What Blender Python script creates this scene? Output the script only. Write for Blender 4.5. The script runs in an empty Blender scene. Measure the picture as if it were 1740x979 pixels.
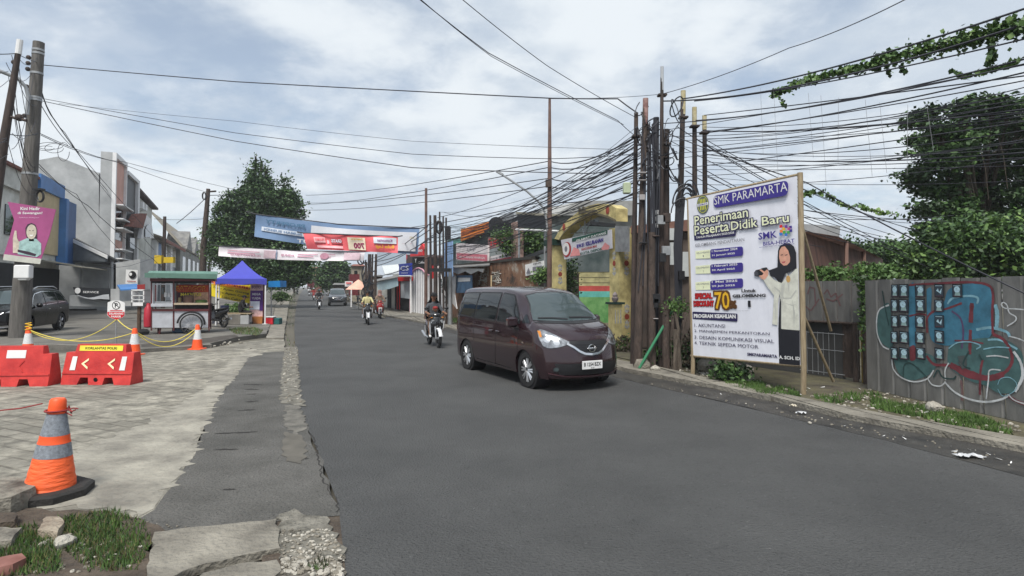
import bpy, bmesh, math, random
import numpy as np
from mathutils import Vector, Matrix
from mathutils.bvhtree import BVHTree
V = Vector
sc = bpy.context.scene
COL = sc.collection
rnd = random.Random(7)
R = math.radians

# ------------------------------------------------------------ camera
F, HZ, H, PITCH = 1000.0, 487.0, 1.85, R(2.2)
CY = HZ - F*math.tan(PITCH)
cam = bpy.data.objects.new('camera', bpy.data.cameras.new('camera'))
COL.objects.link(cam)
cam.location = (0, 0, H)
cam.rotation_euler = (R(90)+PITCH, 0, 0)
cam.data.sensor_width = 36
cam.data.lens = 36*F/1740
cam.data.shift_y = (CY-489.5)/1740
cam.data.clip_start = .05
cam.data.clip_end = 3000
sc.camera = cam

# ------------------------------------------------------------ sky, sun, exposure
SUN_EL, SUN_AZ = R(58), R(192)          # azimuth from +Y towards +X
w = bpy.data.worlds.new('World'); sc.world = w; w.use_nodes = True
nt = w.node_tree; nt.nodes.clear(); N = nt.nodes.new; L = nt.links.new
out = N('ShaderNodeOutputWorld'); bg = N('ShaderNodeBackground'); bg.inputs[1].default_value = .1
sky = N('ShaderNodeTexSky'); sky.sky_type = 'NISHITA'; sky.sun_disc = False
sky.sun_elevation = SUN_EL; sky.sun_rotation = SUN_AZ; sky.air_density = 1.0; sky.dust_density = .4
tc = N('ShaderNodeTexCoord'); sep = N('ShaderNodeSeparateXYZ'); L(tc.outputs['Generated'], sep.inputs[0])
def M(op, a, b=None, c=None, clamp=False):
    m = N('ShaderNodeMath'); m.operation = op; m.use_clamp = clamp
    for i, q in enumerate((a, b, c)):
        if q is None: continue
        if isinstance(q, (int, float)): m.inputs[i].default_value = q
        else: L(q, m.inputs[i])
    return m.outputs[0]
zz = M('ADD', M('MAXIMUM', sep.outputs[2], 0.0), .22)
cmb = N('ShaderNodeCombineXYZ'); L(M('DIVIDE', sep.outputs[0], zz), cmb.inputs[0]); L(M('DIVIDE', sep.outputs[1], zz), cmb.inputs[1])
def noise(scale, det, rough, off, dist=0):
    mp = N('ShaderNodeMapping'); L(cmb.outputs[0], mp.inputs[0]); mp.inputs['Location'].default_value = off
    n = N('ShaderNodeTexNoise'); L(mp.outputs[0], n.inputs['Vector']); n.inputs['Scale'].default_value = scale
    n.inputs['Detail'].default_value = det; n.inputs['Roughness'].default_value = rough; n.inputs['Distortion'].default_value = dist
    return n.outputs[0]
def mrange(v, a, b, smooth=True):
    m = N('ShaderNodeMapRange'); m.interpolation_type = 'SMOOTHERSTEP' if smooth else 'LINEAR'
    L(v, m.inputs[0]); m.inputs[1].default_value = a; m.inputs[2].default_value = b; return m.outputs[0]
n1 = noise(1.1, 8, .55, (3.1, 1.7, 0), .15)
n2 = noise(.8, 10, .55, (8.6, 4.2, 0), .2)
n3 = noise(3.2, 8, .6, (1.2, 9.2, 0), .1)
cover = mrange(M('ADD', n1, M('MULTIPLY', M('SUBTRACT', n3, .5), .25)), .30, .52)
cover = M('ADD', .5, M('MULTIPLY', cover, .5))
tone = mrange(M('ADD', n2, M('MULTIPLY', M('SUBTRACT', n3, .5), .8)), .36, .66)
cr = N('ShaderNodeMix'); cr.data_type = 'RGBA'; L(tone, cr.inputs[0])
cr.inputs[6].default_value = (3.75, 4.25, 4.85, 1); cr.inputs[7].default_value = (5.2, 5.55, 5.85, 1)
mx = N('ShaderNodeMix'); mx.data_type = 'RGBA'; L(cover, mx.inputs[0]); dk = N('ShaderNodeMix'); dk.data_type = 'RGBA'; dk.blend_type = 'MULTIPLY'; dk.inputs[0].default_value = 1; L(sky.outputs[0], dk.inputs[6]); dk.inputs[7].default_value = (.74, .77, .78, 1); L(dk.outputs[2], mx.inputs[6]); L(cr.outputs[2], mx.inputs[7])
L(mx.outputs[2], bg.inputs[0]); L(bg.outputs[0], out.inputs[0])
sun = bpy.data.lights.new('sun', 'SUN'); sun.energy = 2.6; sun.angle = R(20); sun.color = (1, .96, .89)
so = bpy.data.objects.new('sun', sun); COL.objects.link(so)
sd = V((math.sin(SUN_AZ)*math.cos(SUN_EL), math.cos(SUN_AZ)*math.cos(SUN_EL), math.sin(SUN_EL)))
so.rotation_euler = sd.to_track_quat('Z', 'Y').to_euler()
vs = sc.view_settings; vs.view_transform = 'Standard'; vs.look = 'None'; vs.exposure = 0.72; vs.gamma = 1; vs.use_curve_mapping = False
sc.render.engine = 'CYCLES'; sc.cycles.use_denoising = True; sc.cycles.max_bounces = 6

# ------------------------------------------------------------ placing helpers
def ray(px, py):
    x = (px-870)/F; y = (CY-py)/F
    return V((x, math.cos(PITCH)-y*math.sin(PITCH), math.sin(PITCH)+y*math.cos(PITCH)))
CAM = V((0, 0, H))
def W(px, py, Y):                        # point at distance Y in front of the camera
    r = ray(px, py); return CAM + r*(Y/r.y)
def G(px, py, z=0.0):                    # point on the ground
    r = ray(px, py); return CAM + r*((z-H)/r.z)
AX = V((-.403, .915, 0)).normalized(); NX = V((AX.y, -AX.x, 0))     # along the road / to its right
def RF(s, l, z=0.0): return AX*s + NX*l + V((0, 0, z))
def FP(l, px, py):                       # point on the vertical plane at lateral offset l from the road axis
    r = ray(px, py); t = l/(r.dot(NX)); return CAM + r*t
def FS(l, px):                           # its station along the road
    return FP(l, px, HZ).dot(AX)
def zat(Y, py): return W(870, py, Y).z

# ------------------------------------------------------------ materials
MATS = {}
def mat(name, col, rough=.7, metal=0, var=.12, scale=3.0, bump=0.0, bscale=None, coat=0, spec=None, alpha=None, emis=None, speck=0, trans=0, stretch=None, col2=None):
    if name in MATS: return MATS[name]
    m = bpy.data.materials.new(name); m.use_nodes = True; nt = m.node_tree; b = nt.nodes['Principled BSDF']
    b.inputs['Roughness'].default_value = rough; b.inputs['Metallic'].default_value = metal
    b.inputs['Base Color'].default_value = (*col, 1)
    if coat: b.inputs['Coat Weight'].default_value = coat; b.inputs['Coat Roughness'].default_value = .04
    if spec is not None: b.inputs['Specular IOR Level'].default_value = spec
    if trans: b.inputs['Transmission Weight'].default_value = trans
    if emis: b.inputs['Emission Color'].default_value = (*emis, 1); b.inputs['Emission Strength'].default_value = 1
    if alpha: b.inputs['Alpha'].default_value = alpha
    if var or bump or col2:
        tc = nt.nodes.new('ShaderNodeTexCoord'); src = tc.outputs['Object']
        if stretch:
            mp = nt.nodes.new('ShaderNodeMapping'); mp.inputs['Scale'].default_value = stretch; nt.links.new(src, mp.inputs[0]); src = mp.outputs[0]
        n = nt.nodes.new('ShaderNodeTexNoise'); n.inputs['Scale'].default_value = scale; n.inputs['Detail'].default_value = 8; n.inputs['Roughness'].default_value = .62
        nt.links.new(src, n.inputs['Vector'])
        if var or col2:
            mr = nt.nodes.new('ShaderNodeMapRange'); mr.inputs[1].default_value = .34; mr.inputs[2].default_value = .66
            nt.links.new(n.outputs[0], mr.inputs[0])
            mx = nt.nodes.new('ShaderNodeMix'); mx.data_type = 'RGBA'; nt.links.new(mr.outputs[0], mx.inputs[0])
            c2 = col2 or tuple(min(1, c*(1+var)) for c in col); c1 = col if col2 else tuple(c*(1-var) for c in col)
            mx.inputs[6].default_value = (*c1, 1); mx.inputs[7].default_value = (*c2, 1)
            o_ = mx.outputs[2]
            if speck:
                for (sc1, lo, hi, fac) in ((38, .60, .70, .55), (24, .36, .28, 1.5), (.33, .56, .66, .80), (5, .60, .72, .86)):
                    s1 = nt.nodes.new('ShaderNodeTexNoise'); s1.inputs['Scale'].default_value = sc1; s1.inputs['Detail'].default_value = 4; nt.links.new(src, s1.inputs['Vector'])
                    r1 = nt.nodes.new('ShaderNodeMapRange'); nt.links.new(s1.outputs[0], r1.inputs[0]); r1.inputs[1].default_value = lo; r1.inputs[2].default_value = hi; r1.inputs[3].default_value = 1; r1.inputs[4].default_value = fac
                    v1 = nt.nodes.new('ShaderNodeVectorMath'); v1.operation = 'SCALE'; nt.links.new(o_, v1.inputs[0]); nt.links.new(r1.outputs[0], v1.inputs['Scale']); o_ = v1.outputs[0]
            nt.links.new(o_, b.inputs['Base Color'])
        if bump:
            n2 = nt.nodes.new('ShaderNodeTexNoise'); n2.inputs['Scale'].default_value = bscale or scale*4; n2.inputs['Detail'].default_value = 5
            nt.links.new(src, n2.inputs['Vector'])
            bp = nt.nodes.new('ShaderNodeBump'); bp.inputs['Strength'].default_value = bump; bp.inputs['Distance'].default_value = .05
            nt.links.new(n2.outputs[0], bp.inputs['Height']); nt.links.new(bp.outputs[0], b.inputs['Normal'])
    MATS[name] = m; return m
def flat(c): # sRGB 0..255 -> linear
    return tuple(((x/255)/12.92 if x <= 10 else (((x/255)+.055)/1.055)**2.4) for x in c)
def pm(name, c, rough=.5, **k): return mat(name, flat(c), rough, **k)

asph = mat('asphalt', (.054, .055, .0555), .82, scale=.7, bump=.9, bscale=45, col2=(.076, .077, .077), speck=1)
asph2 = mat('old asphalt', (.07, .068, .062), .9, scale=1.1, bump=.8, bscale=40, col2=(.12, .116, .108), speck=1)
conc = mat('concrete', (.12, .11, .092), .9, scale=2.0, bump=.7, bscale=24, col2=(.27, .25, .21))
concd = mat('weathered concrete', (.10, .095, .085), .92, scale=1.7, bump=.5, bscale=25, col2=(.22, .205, .18))
rubble = mat('broken concrete', (.09, .085, .07), .95, scale=7, bump=1.0, bscale=28, col2=(.25, .235, .20))
soil = mat('soil', (.045, .034, .026), .98, scale=4, bump=.9, bscale=22, col2=(.105, .082, .062))
verge = mat('verge soil', (.06, .05, .038), .98, scale=2.2, bump=.9, bscale=14, col2=(.12, .11, .06))
gutter = mat('wet gutter', (.022, .021, .02), .55, scale=3, bump=.5, bscale=30, col2=(.06, .056, .05))
lotm = mat('lot paving', (.085, .08, .072), .92, scale=.8, bump=.4, bscale=14, col2=(.17, .16, .14))
grass_m = mat('grass', (.035, .075, .014), .8, scale=2, col2=(.085, .15, .03))
leafd = mat('leaf dark', (.014, .036, .011), .6, scale=.55, col2=(.042, .09, .024))
leafm = mat('leaf mid', (.035, .08, .018), .6, scale=.6, col2=(.09, .175, .04))
leafl = mat('leaf light', (.06, .125, .025), .6, scale=.9, col2=(.14, .23, .055))
bark = mat('bark', (.06, .045, .035), .95, scale=6, bump=.6, col2=(.14, .115, .09), stretch=(4, 4, .6))
black = mat('black plastic', (.012, .012, .014), .45, var=0)
rubber = mat('rubber', (.016, .016, .017), .8, var=.15, scale=20)
cablem = mat('cable black', (.026, .027, .036), .6, var=0)
chrome = mat('chrome', (.75, .76, .78), .18, 1, var=0)
silver = mat('silver paint', (.50, .51, .53), .3, .8, var=0)
steel = mat('galvanised steel', (.33, .34, .35), .5, .6, var=.2, scale=5)
rust = mat('rusty steel', (.035, .026, .022), .85, scale=4, bump=.5, col2=(.095, .068, .056), stretch=(3, 3, .8))
polem = mat('dark pole steel', (.022, .018, .017), .75, scale=3, col2=(.075, .05, .042), stretch=(3, 3, .7))
polec = mat('concrete pole', (.075, .07, .065), .9, scale=3, bump=.3, col2=(.15, .14, .13), stretch=(5, 5, .5))
glass = mat('dark glass', (.010, .013, .015), .04, var=0, spec=.6)
glassw = mat('windscreen glass', (.05, .068, .072), .05, var=0, spec=.8)
white = mat('white paint', (.72, .72, .72), .6, var=.07, scale=3)
flex = mat('flex banner', (.72, .73, .80), .55, var=.05, scale=1.2, bump=.25, bscale=2.2, stretch=(2.5, 2.5, 1))
bamboo = mat('bamboo', (.22, .165, .10), .7, scale=5, col2=(.36, .29, .19), stretch=(6, 6, .8))
rock = mat('rock', (.13, .12, .10), .95, scale=7, bump=.8, col2=(.30, .27, .22))
rockw = mat('pale rubble', (.30, .28, .24), .95, scale=7, bump=.8, col2=(.52, .49, .43))
skin = mat('skin', (.23, .115, .07), .6, var=.05)

# ------------------------------------------------------------ mesh builder
def frame_of(d):
    d = d.normalized(); a = V((0, 0, 1)) if abs(d.z) < .93 else V((1, 0, 0))
    u = d.cross(a).normalized(); return u, d.cross(u).normalized()
class MB:
    def __init__(s): s.v = []; s.f = []; s.m = []; s.mats = []
    def mi(s, m):
        if m not in s.mats: s.mats.append(m)
        return s.mats.index(m)
    def add(s, vs, fs, m, X=None):
        o = len(s.v); i = s.mi(m)
        s.v += [(X @ V(p)) if X else V(p) for p in vs]
        for f in fs: s.f.append([o+k for k in f]); s.m.append(i)
        return s
    def box(s, c, size, m, rz=0, X=None, b=0, taper=1):
        x, y, z = (q/2 for q in size); c = V(c); rm = Matrix.Rotation(rz, 3, 'Z') if not isinstance(rz, Matrix) else rz
        if b <= 0:
            vs = [c + rm @ V((sx*x*(taper if sz > 0 else 1), sy*y*(taper if sz > 0 else 1), sz*z)) for sz in (-1, 1) for sy in (-1, 1) for sx in (-1, 1)]
            return s.add(vs, [(0, 2, 3, 1), (4, 5, 7, 6), (0, 1, 5, 4), (2, 6, 7, 3), (0, 4, 6, 2), (1, 3, 7, 5)], m, X)
        rings = []
        for zz, ins in ((-z, b), (-z+b, 0), (z-b, 0), (z, b)):
            t = taper if zz > 0 else 1; xx, yy = x*t-ins, y*t-ins
            rings.append([c + rm @ V(p) for p in ((-xx+b*.6, -yy, zz), (xx-b*.6, -yy, zz), (xx, -yy+b*.6, zz), (xx, yy-b*.6, zz), (xx-b*.6, yy, zz), (-xx+b*.6, yy, zz), (-xx, yy-b*.6, zz), (-xx, -yy+b*.6, zz))])
        return s.loft(rings, m, X=X)
    def loft(s, rings, m, closed=True, caps=True, X=None, mfun=None):
        n = len(rings[0]); vs = [p for r in rings for p in r]; fs = []
        k = n if closed else n-1
        for i in range(len(rings)-1):
            for j in range(k):
                a, b = i*n+j, i*n+(j+1) % n; fs.append((a, b, b+n, a+n))
        if caps and closed: fs.append(tuple(range(n-1, -1, -1))); fs.append(tuple(range(len(vs)-n, len(vs))))
        return s.add(vs, fs, m, X)
    def tube(s, pts, r, m, n=8, X=None, caps=True, sq=None):
        pts = [V(p) for p in pts]; rings = []
        u = None
        for i, p in enumerate(pts):
            d = (pts[min(i+1, len(pts)-1)]-pts[max(i-1, 0)])
            if d.length < 1e-9: d = V((0, 0, 1))
            d.normalize()
            if u is None: u, v_ = frame_of(d)
            else:
                u = (u - d*u.dot(d)).normalized(); v_ = d.cross(u)
            rr = r[i] if isinstance(r, (list, tuple)) else r
            q = sq or 1
            rings.append([p + u*math.cos(2*math.pi*k/n)*rr + v_*math.sin(2*math.pi*k/n)*rr*q for k in range(n)])
        return s.loft(rings, m, caps=caps, X=X)
    def lathe(s, prof, m, n=20, c=(0, 0, 0), X=None, axis='Z', sx=1, sy=1, caps=True):
        c = V(c); rings = []
        for r, z in prof:
            ring = []
            for k in range(n):
                a = 2*math.pi*k/n; p = V((math.cos(a)*r*sx, math.sin(a)*r*sy, z))
                if axis == 'Y': p = V((p.x, -p.z, p.y))
                if axis == 'X': p = V((p.z, p.x, p.y))
                ring.append(c+p)
            rings.append(ring)
        return s.loft(rings, m, X=X, caps=caps)
    def ball(s, c, r, m, n=12, X=None, sc_=(1, 1, 1)):
        k = max(5, n//2+1)
        prof = [(max(1e-4, math.sin(math.pi*i/k)), -math.cos(math.pi*i/k)) for i in range(k+1)]
        Y = Matrix.Translation(V(c)) @ Matrix.Diagonal((r*sc_[0], r*sc_[1], r*sc_[2], 1))
        return s.lathe(prof, m, n, X=(X @ Y) if X else Y)
    def prism(s, poly, d, m, X=None):    # 3-D polygon pushed along d
        poly = [V(p) for p in poly]; d = V(d); n = len(poly)
        vs = poly + [p+d for p in poly]
        fs = [tuple(range(n-1, -1, -1)), tuple(range(n, 2*n))] + [(i, (i+1) % n, (i+1) % n+n, i+n) for i in range(n)]
        return s.add(vs, fs, m, X)
    def quad(s, a, b, c, d, m): return s.add([a, b, c, d], [(0, 1, 2, 3)], m)
    def build(s, name, parent=None, label=None, cat=None, group=None, kind=None, local=False, sharp=35, origin=None):
        me = bpy.data.meshes.new(name)
        if parent is not None and not local:
            inv = parent.matrix_world_inv if hasattr(parent, 'matrix_world_inv') else wm(parent).inverted()
            vs = [inv @ p for p in s.v]
        else: vs = list(s.v)
        o = V((0, 0, 0))
        if parent is None and vs and kind is None and not local:
            xs = [p.x for p in vs]; ys = [p.y for p in vs]; o = V(((min(xs)+max(xs))/2, (min(ys)+max(ys))/2, min(p.z for p in vs))); vs = [p-o for p in vs]
        me.from_pydata([tuple(p) for p in vs], [], s.f)
        for m in s.mats: me.materials.append(m)
        me.polygons.foreach_set('material_index', s.m)
        bm = bmesh.new(); bm.from_mesh(me); bmesh.ops.recalc_face_normals(bm, faces=bm.faces); bm.to_mesh(me); bm.free()
        me.shade_smooth(); me.set_sharp_from_angle(angle=R(sharp)); me.update()
        ob = bpy.data.objects.new(name, me); COL.objects.link(ob); ob.location = o
        if parent is not None: ob.parent = parent
        tag(ob, label, cat, group, kind); return ob
def wm(o):
    m = Matrix.Translation(o.location) @ o.rotation_euler.to_matrix().to_4x4()
    return (wm(o.parent) @ m) if o.parent else m
def tag(o, label=None, cat=None, group=None, kind=None):
    for k, q in (('label', label), ('category', cat), ('group', group), ('kind', kind)):
        if q: o[k] = q
    return o
def thing(name, label, cat, loc=(0, 0, 0), rz=0, group=None):
    o = bpy.data.objects.new(name, None); COL.objects.link(o); o.location = loc; o.rotation_euler = (0, 0, rz)
    o.empty_display_size = .2
    return tag(o, label, cat, group)
def kids(o): return KIDS.get(o.name) or [c for c in bpy.data.objects if c.parent == o]
KIDS = {}
def copy_tree(o, loc, rz=0, label=None, skip=()):
    def cp(a, par):
        c = a.copy(); COL.objects.link(c)
        if par: c.parent = par
        for ch in [q for q in bpy.data.objects if q.parent == a]:
            if ch.name.split('.')[0] not in skip: cp(ch, c)
        return c
    c = cp(o, None); c.location = loc; c.rotation_euler = (0, 0, rz)
    if label: c['label'] = label
    return c

# ------------------------------------------------------------ lettering
_TC = {}
def tmesh(txt, bold):
    k = (txt, bold)
    if k not in _TC:
        cu = bpy.data.curves.new('t', 'FONT'); cu.body = txt; cu.size = 1; cu.resolution_u = 2; cu.offset = bold; cu.align_x = 'LEFT'
        ob = bpy.data.objects.new('t', cu); me = bpy.data.meshes.new_from_object(ob)
        vs = [v.co.copy() for v in me.vertices]; fs = [list(p.vertices) for p in me.polygons]
        bpy.data.objects.remove(ob); bpy.data.curves.remove(cu); bpy.data.meshes.remove(me)
        _TC[k] = (vs, fs)
    return _TC[k]
class Panel:                             # a flat sign given by three corners
    def __init__(s, BL, BR, TL):
        s.o = V(BL); s.U = (V(BR)-s.o); s.w = s.U.length; s.U.normalize()
        t = V(TL)-s.o; s.Vv = (t - s.U*t.dot(s.U)); s.h = s.Vv.length; s.Vv.normalize()
        s.N = s.U.cross(s.Vv)
        if s.N.dot(CAM-s.o) < 0: s.N = -s.N
    def at(s, u, v, l=0): return s.o + s.U*u + s.Vv*v + s.N*(l*.4)
    def uv(s, px, py):
        r = ray(px, py); t = (s.o-CAM).dot(s.N)/r.dot(s.N); p = CAM+r*t-s.o
        return p.dot(s.U), p.dot(s.Vv)
    def poly(s, mb, uvs, m, l=.003): mb.add([s.at(u, v, l) for u, v in uvs], [tuple(range(len(uvs)))], m)
    def slab(s, mb, uvs, m, l0=0, l1=.02): mb.prism([s.at(u, v, l0) for u, v in uvs], s.N*((l1-l0)*.4), m)
    def rect(s, mb, u0, v0, u1, v1, m, l=.003, r=0, k=5):
        u0, u1 = sorted((u0, u1)); v0, v1 = sorted((v0, v1))
        if not r: return s.poly(mb, [(u0, v0), (u1, v0), (u1, v1), (u0, v1)], m, l)
        p = []
        for cx, cy, a0 in ((u1-r, v0+r, -90), (u1-r, v1-r, 0), (u0+r, v1-r, 90), (u0+r, v0+r, 180)):
            for i in range(k+1): a = R(a0+90*i/k); p.append((cx+r*math.cos(a), cy+r*math.sin(a)))
        s.poly(mb, p, m, l)
    def disc(s, mb, u, v, r, m, l=.003, n=24, ry=None):
        s.poly(mb, [(u+r*math.cos(2*math.pi*i/n), v+(ry or r)*math.sin(2*math.pi*i/n)) for i in range(n)], m, l)
    def rpx(s, mb, x0, y0, x1, y1, m, l=.003, r=0):
        a = s.uv(x0, y0); b = s.uv(x1, y1); s.rect(mb, a[0], a[1], b[0], b[1], m, l, r)
    def ppx(s, mb, pts, m, l=.003): s.poly(mb, [s.uv(*p) for p in pts], m, l)
    def text(s, mb, txt, u, v, wd, ht, m, l=.006, bold=.01, mirror=False, skew=0):   # centred, fitted to wd x ht
        vs, fs = tmesh(txt, bold)
        if not vs: return
        x0 = min(p.x for p in vs); x1 = max(p.x for p in vs); y0 = min(p.y for p in vs); y1 = max(p.y for p in vs)
        sx = wd/(x1-x0)*(-1 if mirror else 1); sy = ht/(y1-y0)
        sgn = 1 if s.U.cross(s.Vv).dot(s.N) > 0 else -1
        mb.add([s.at(u+((p.x-(x0+x1)/2)*sx)*sgn + skew*(p.y-y0)*sy, v+(p.y-(y0+y1)/2)*sy, l) for p in vs], fs, m)
    def tpx(s, mb, txt, xl, yl, xr, yr, hpx, m, l=.006, bold=.01, **k):
        a = s.uv(xl, yl); b = s.uv(xr, yr); xc, yc = (xl+xr)/2, (yl+yr)/2
        h = abs(s.uv(xc, yc-hpx/2)[1]-s.uv(xc, yc+hpx/2)[1])
        s.text(mb, txt, (a[0]+b[0])/2, (a[1]+b[1])/2, abs(b[0]-a[0]), h, m, l, bold, **k)

# ------------------------------------------------------------ leaves
def leafmesh(name, pts, size, mats, parent=None, flatness=.0, seed=1, aspect=.55, grassy=False, **kw):
    rg = np.random.default_rng(seed); P = np.array(pts, dtype=float); n = len(P)
    if parent is not None: P = P - np.array(wm(parent).translation)
    a = rg.normal(size=(n, 3)); a[:, 2] *= (1-flatness); a /= np.linalg.norm(a, axis=1)[:, None]
    b = rg.normal(size=(n, 3)); b[:, 2] *= (1-flatness)
    if grassy: a = rg.normal(size=(n, 3))*.35; a[:, 2] = 1; a /= np.linalg.norm(a, axis=1)[:, None]; b = rg.normal(size=(n, 3)); b[:, 2] = 0
    b -= a*(a*b).sum(1)[:, None]; b /= np.linalg.norm(b, axis=1)[:, None]
    sz = size*rg.uniform(.6, 1.35, n)[:, None]
    if grassy: v = np.stack([P-b*sz*aspect*.5, P+b*sz*aspect*.5, P+a*sz*.6+b*sz*aspect*.35, P+a*sz+b*sz*.12], 1)
    else: v = np.stack([P-a*sz*.5, P+b*sz*aspect*.5, P+a*sz*.5, P-b*sz*aspect*.5], 1)
    me = bpy.data.meshes.new(name); me.vertices.add(4*n); me.vertices.foreach_set('co', v.reshape(-1))
    me.loops.add(4*n); me.loops.foreach_set('vertex_index', np.arange(4*n)); me.polygons.add(n)
    me.polygons.foreach_set('loop_start', np.arange(0, 4*n, 4))
    for m in mats: me.materials.append(m)
    gi = rg.integers(0, len(mats), n//16+1)[np.arange(n)//16]; gi = np.where(rg.random(n) < .3, rg.integers(0, len(mats), n), gi) if not grassy else rg.integers(0, len(mats), n)  # tone picked per clump: lighter leaf colours imitate lit clumps of foliage
    me.polygons.foreach_set('material_index', gi); me.update(calc_edges=True); me.validate()
    ob = bpy.data.objects.new(name, me); COL.objects.link(ob)
    if parent is not None: ob.parent = parent
    return tag(ob, **kw)
def lobe_pts(lobes, n, rg, clump=.28, shell=.55):      # lobes: (centre, rx, ry, rz)
    vol = np.array([l[1]*l[2]*l[3] for l in lobes])**.8; vol /= vol.sum(); out = []
    per = 16; k = max(1, n//per)
    for i in rg.choice(len(lobes), k, p=vol):
        c, rx, ry, rz = lobes[i]; d = rg.normal(size=3); d /= np.linalg.norm(d); q = rg.uniform(shell, 1.0)**.6
        cc = np.array(c)+d*q*np.array([rx, ry, rz]); cs = clump*rg.uniform(.6, 1.4)
        out.append(cc + rg.normal(size=(per, 3))*cs*np.array([1, 1, .55]))
    return np.concatenate(out)
# ============================================================ THE GROUND
def ragged(pts, amp, step=.25, seed=3, closed=True):
    rg = random.Random(seed); o = []
    n = len(pts)
    for i in range(n if closed else n-1):
        a, b = pts[i], pts[(i+1) % n]; k = max(1, min(60, int((b-a).length/step))); d = (b-a); nn = V((-d.y, d.x, 0)).normalized() if d.length else V()
        for j in range(k):
            q = a + d*(j/k)
            if j: q = q + nn*rg.uniform(-amp, amp)
            o.append(q)
    return o
def sheet(name, px, z, m, amp=0, step=.3, extra=None, kind='structure', thick=0, seed=3, label=None, cat=None, parent=None):
    pts = [(G(*p) if len(p) == 2 else V(p)) for p in px]
    pts = [V((p.x, p.y, 0)) for p in pts]
    if amp: pts = ragged(pts, amp, step, seed)
    mb = MB()
    if thick: mb.prism([p+V((0, 0, z-thick)) for p in pts], V((0, 0, thick)), m)
    else: mb.add([p+V((0, 0, z)) for p in pts], [tuple(range(len(pts)))], m)
    return mb.build(name, kind=kind, label=label, cat=cat, parent=parent)
def w3(*a): return (a[0], a[1], 0.0)

gm = mat('ground', (.06, .055, .045), .95, scale=.15, col2=(.12, .11, .085))
mb = MB(); mb.quad(V((-900, -60, -.06)), V((900, -60, -.06)), V((900, 1500, -.06)), V((-900, 1500, -.06)), gm); mb.build('ground', kind='structure')

# the road
RL = [(575, 860), (560, 818), (543, 775), (520, 722), (508, 690), (505, 650), (503, 605), (500, 560), (502, 530), (506, 510), (510, 500), (514, 494), (520, 491)]
RR = [(538, 491), (553, 494.5), (575, 505), (600, 517), (655, 542), (714, 554), (758, 563), (900, 602), (1056, 644), (1297, 700), (1498, 747), (1740, 811)]
g0 = G(1740, 811); g1 = G(575, 860)
back_r = g0 - AX*13; back_l = V((-.75, 2.6, 0))
pts = [G(*p) for p in RL][::-1] + [G(588, 979), V((-.9, .5, 0)), g1 - AX*18] + [back_r] + [G(*p) for p in RR][::-1]
mb = MB(); mb.add([p+V((0, 0, .004)) for p in pts], [tuple(range(len(pts)))], asph); mb.build('road', kind='structure')
# worn strip of older asphalt beside the road, the crack along it
sheet('road_shoulder', [(446, 600), (425, 603), (420, 612), (397, 645), (369, 677), (346, 728), (331, 775), (305, 812), (280, 842), (262, 868), (235, 884), (240, 905), (320, 902), (467, 888), (578, 878), (575, 860), (560, 818), (543, 775), (520, 722), (508, 690), (505, 650), (503, 596)], .008, asph2, .035, .2)
cr_ = [(527, 738), (534, 752), (537, 765), (543, 785), (545, 808), (557, 830), (560, 838), (572, 852), (573, 872)]
mb = MB(); P = [G(*p)+V((0, 0, .012)) for p in cr_]; P = ragged(P, .02, .06, 5, closed=False)+[P[-1]]
L_ = [p+V((-.008, 0, 0))*rnd.uniform(.1, 1.4) for p in P]; R_ = [p+V((.008, 0, 0))*rnd.uniform(.1, 1.4) for p in P]
crackm = mat('crack', (.024, .022, .021), .95, var=0)
for i in range(len(P)-1): mb.quad(L_[i], R_[i], R_[i+1], L_[i+1], crackm)
# transverse scars in the shoulder
for (xa, ya, xb, yb, t) in ((412, 653, 448, 654, 1.5), (414, 661, 442, 662, 1.5), (417, 670, 437, 669, 1.5), (414, 683, 441, 681, 2), (402, 698, 435, 696, 2), (362, 737, 440, 733, 2.6), (362, 764, 408, 763, 2), (376, 832, 402, 831, 2.5), (512, 779, 526, 779, 2)):
    n = 9
    up = [G(xa+(xb-xa)*i/n, ya+(yb-ya)*i/n-t*.45*math.sin(math.pi*i/n)*rnd.uniform(.1, 1.6), .012) for i in range(n+1)]
    dn = [G(xa+(xb-xa)*i/n, ya+(yb-ya)*i/n+t*.45*math.sin(math.pi*i/n)*rnd.uniform(.3, 1.4), .012) for i in range(n+1)]
    for i in range(n): mb.quad(up[i], up[i+1], dn[i+1], dn[i], crackm)
mb.build('road_cracks', kind='structure')
sheet('road_patch', [(484, 590), (505, 590), (507, 640), (510, 668), (520, 692), (502, 690), (478, 687), (476, 660), (480, 620)], .013, rubble, .04, .12)
sheet('road_patch', [(484, 690), (508, 688), (514, 702), (522, 728), (500, 742), (484, 722)], .0125, mat('grey patch', (.075, .072, .064), .95, scale=4, bump=.6, col2=(.17, .16, .14)), .04, .08)
sheet('pavement_dust', [(484, 735), (512, 741), (524, 768), (512, 790), (486, 785), (480, 755)], .0135, mat('dust', (.075, .07, .06), .95, scale=3, col2=(.125, .115, .098)), .04, .12)

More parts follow.
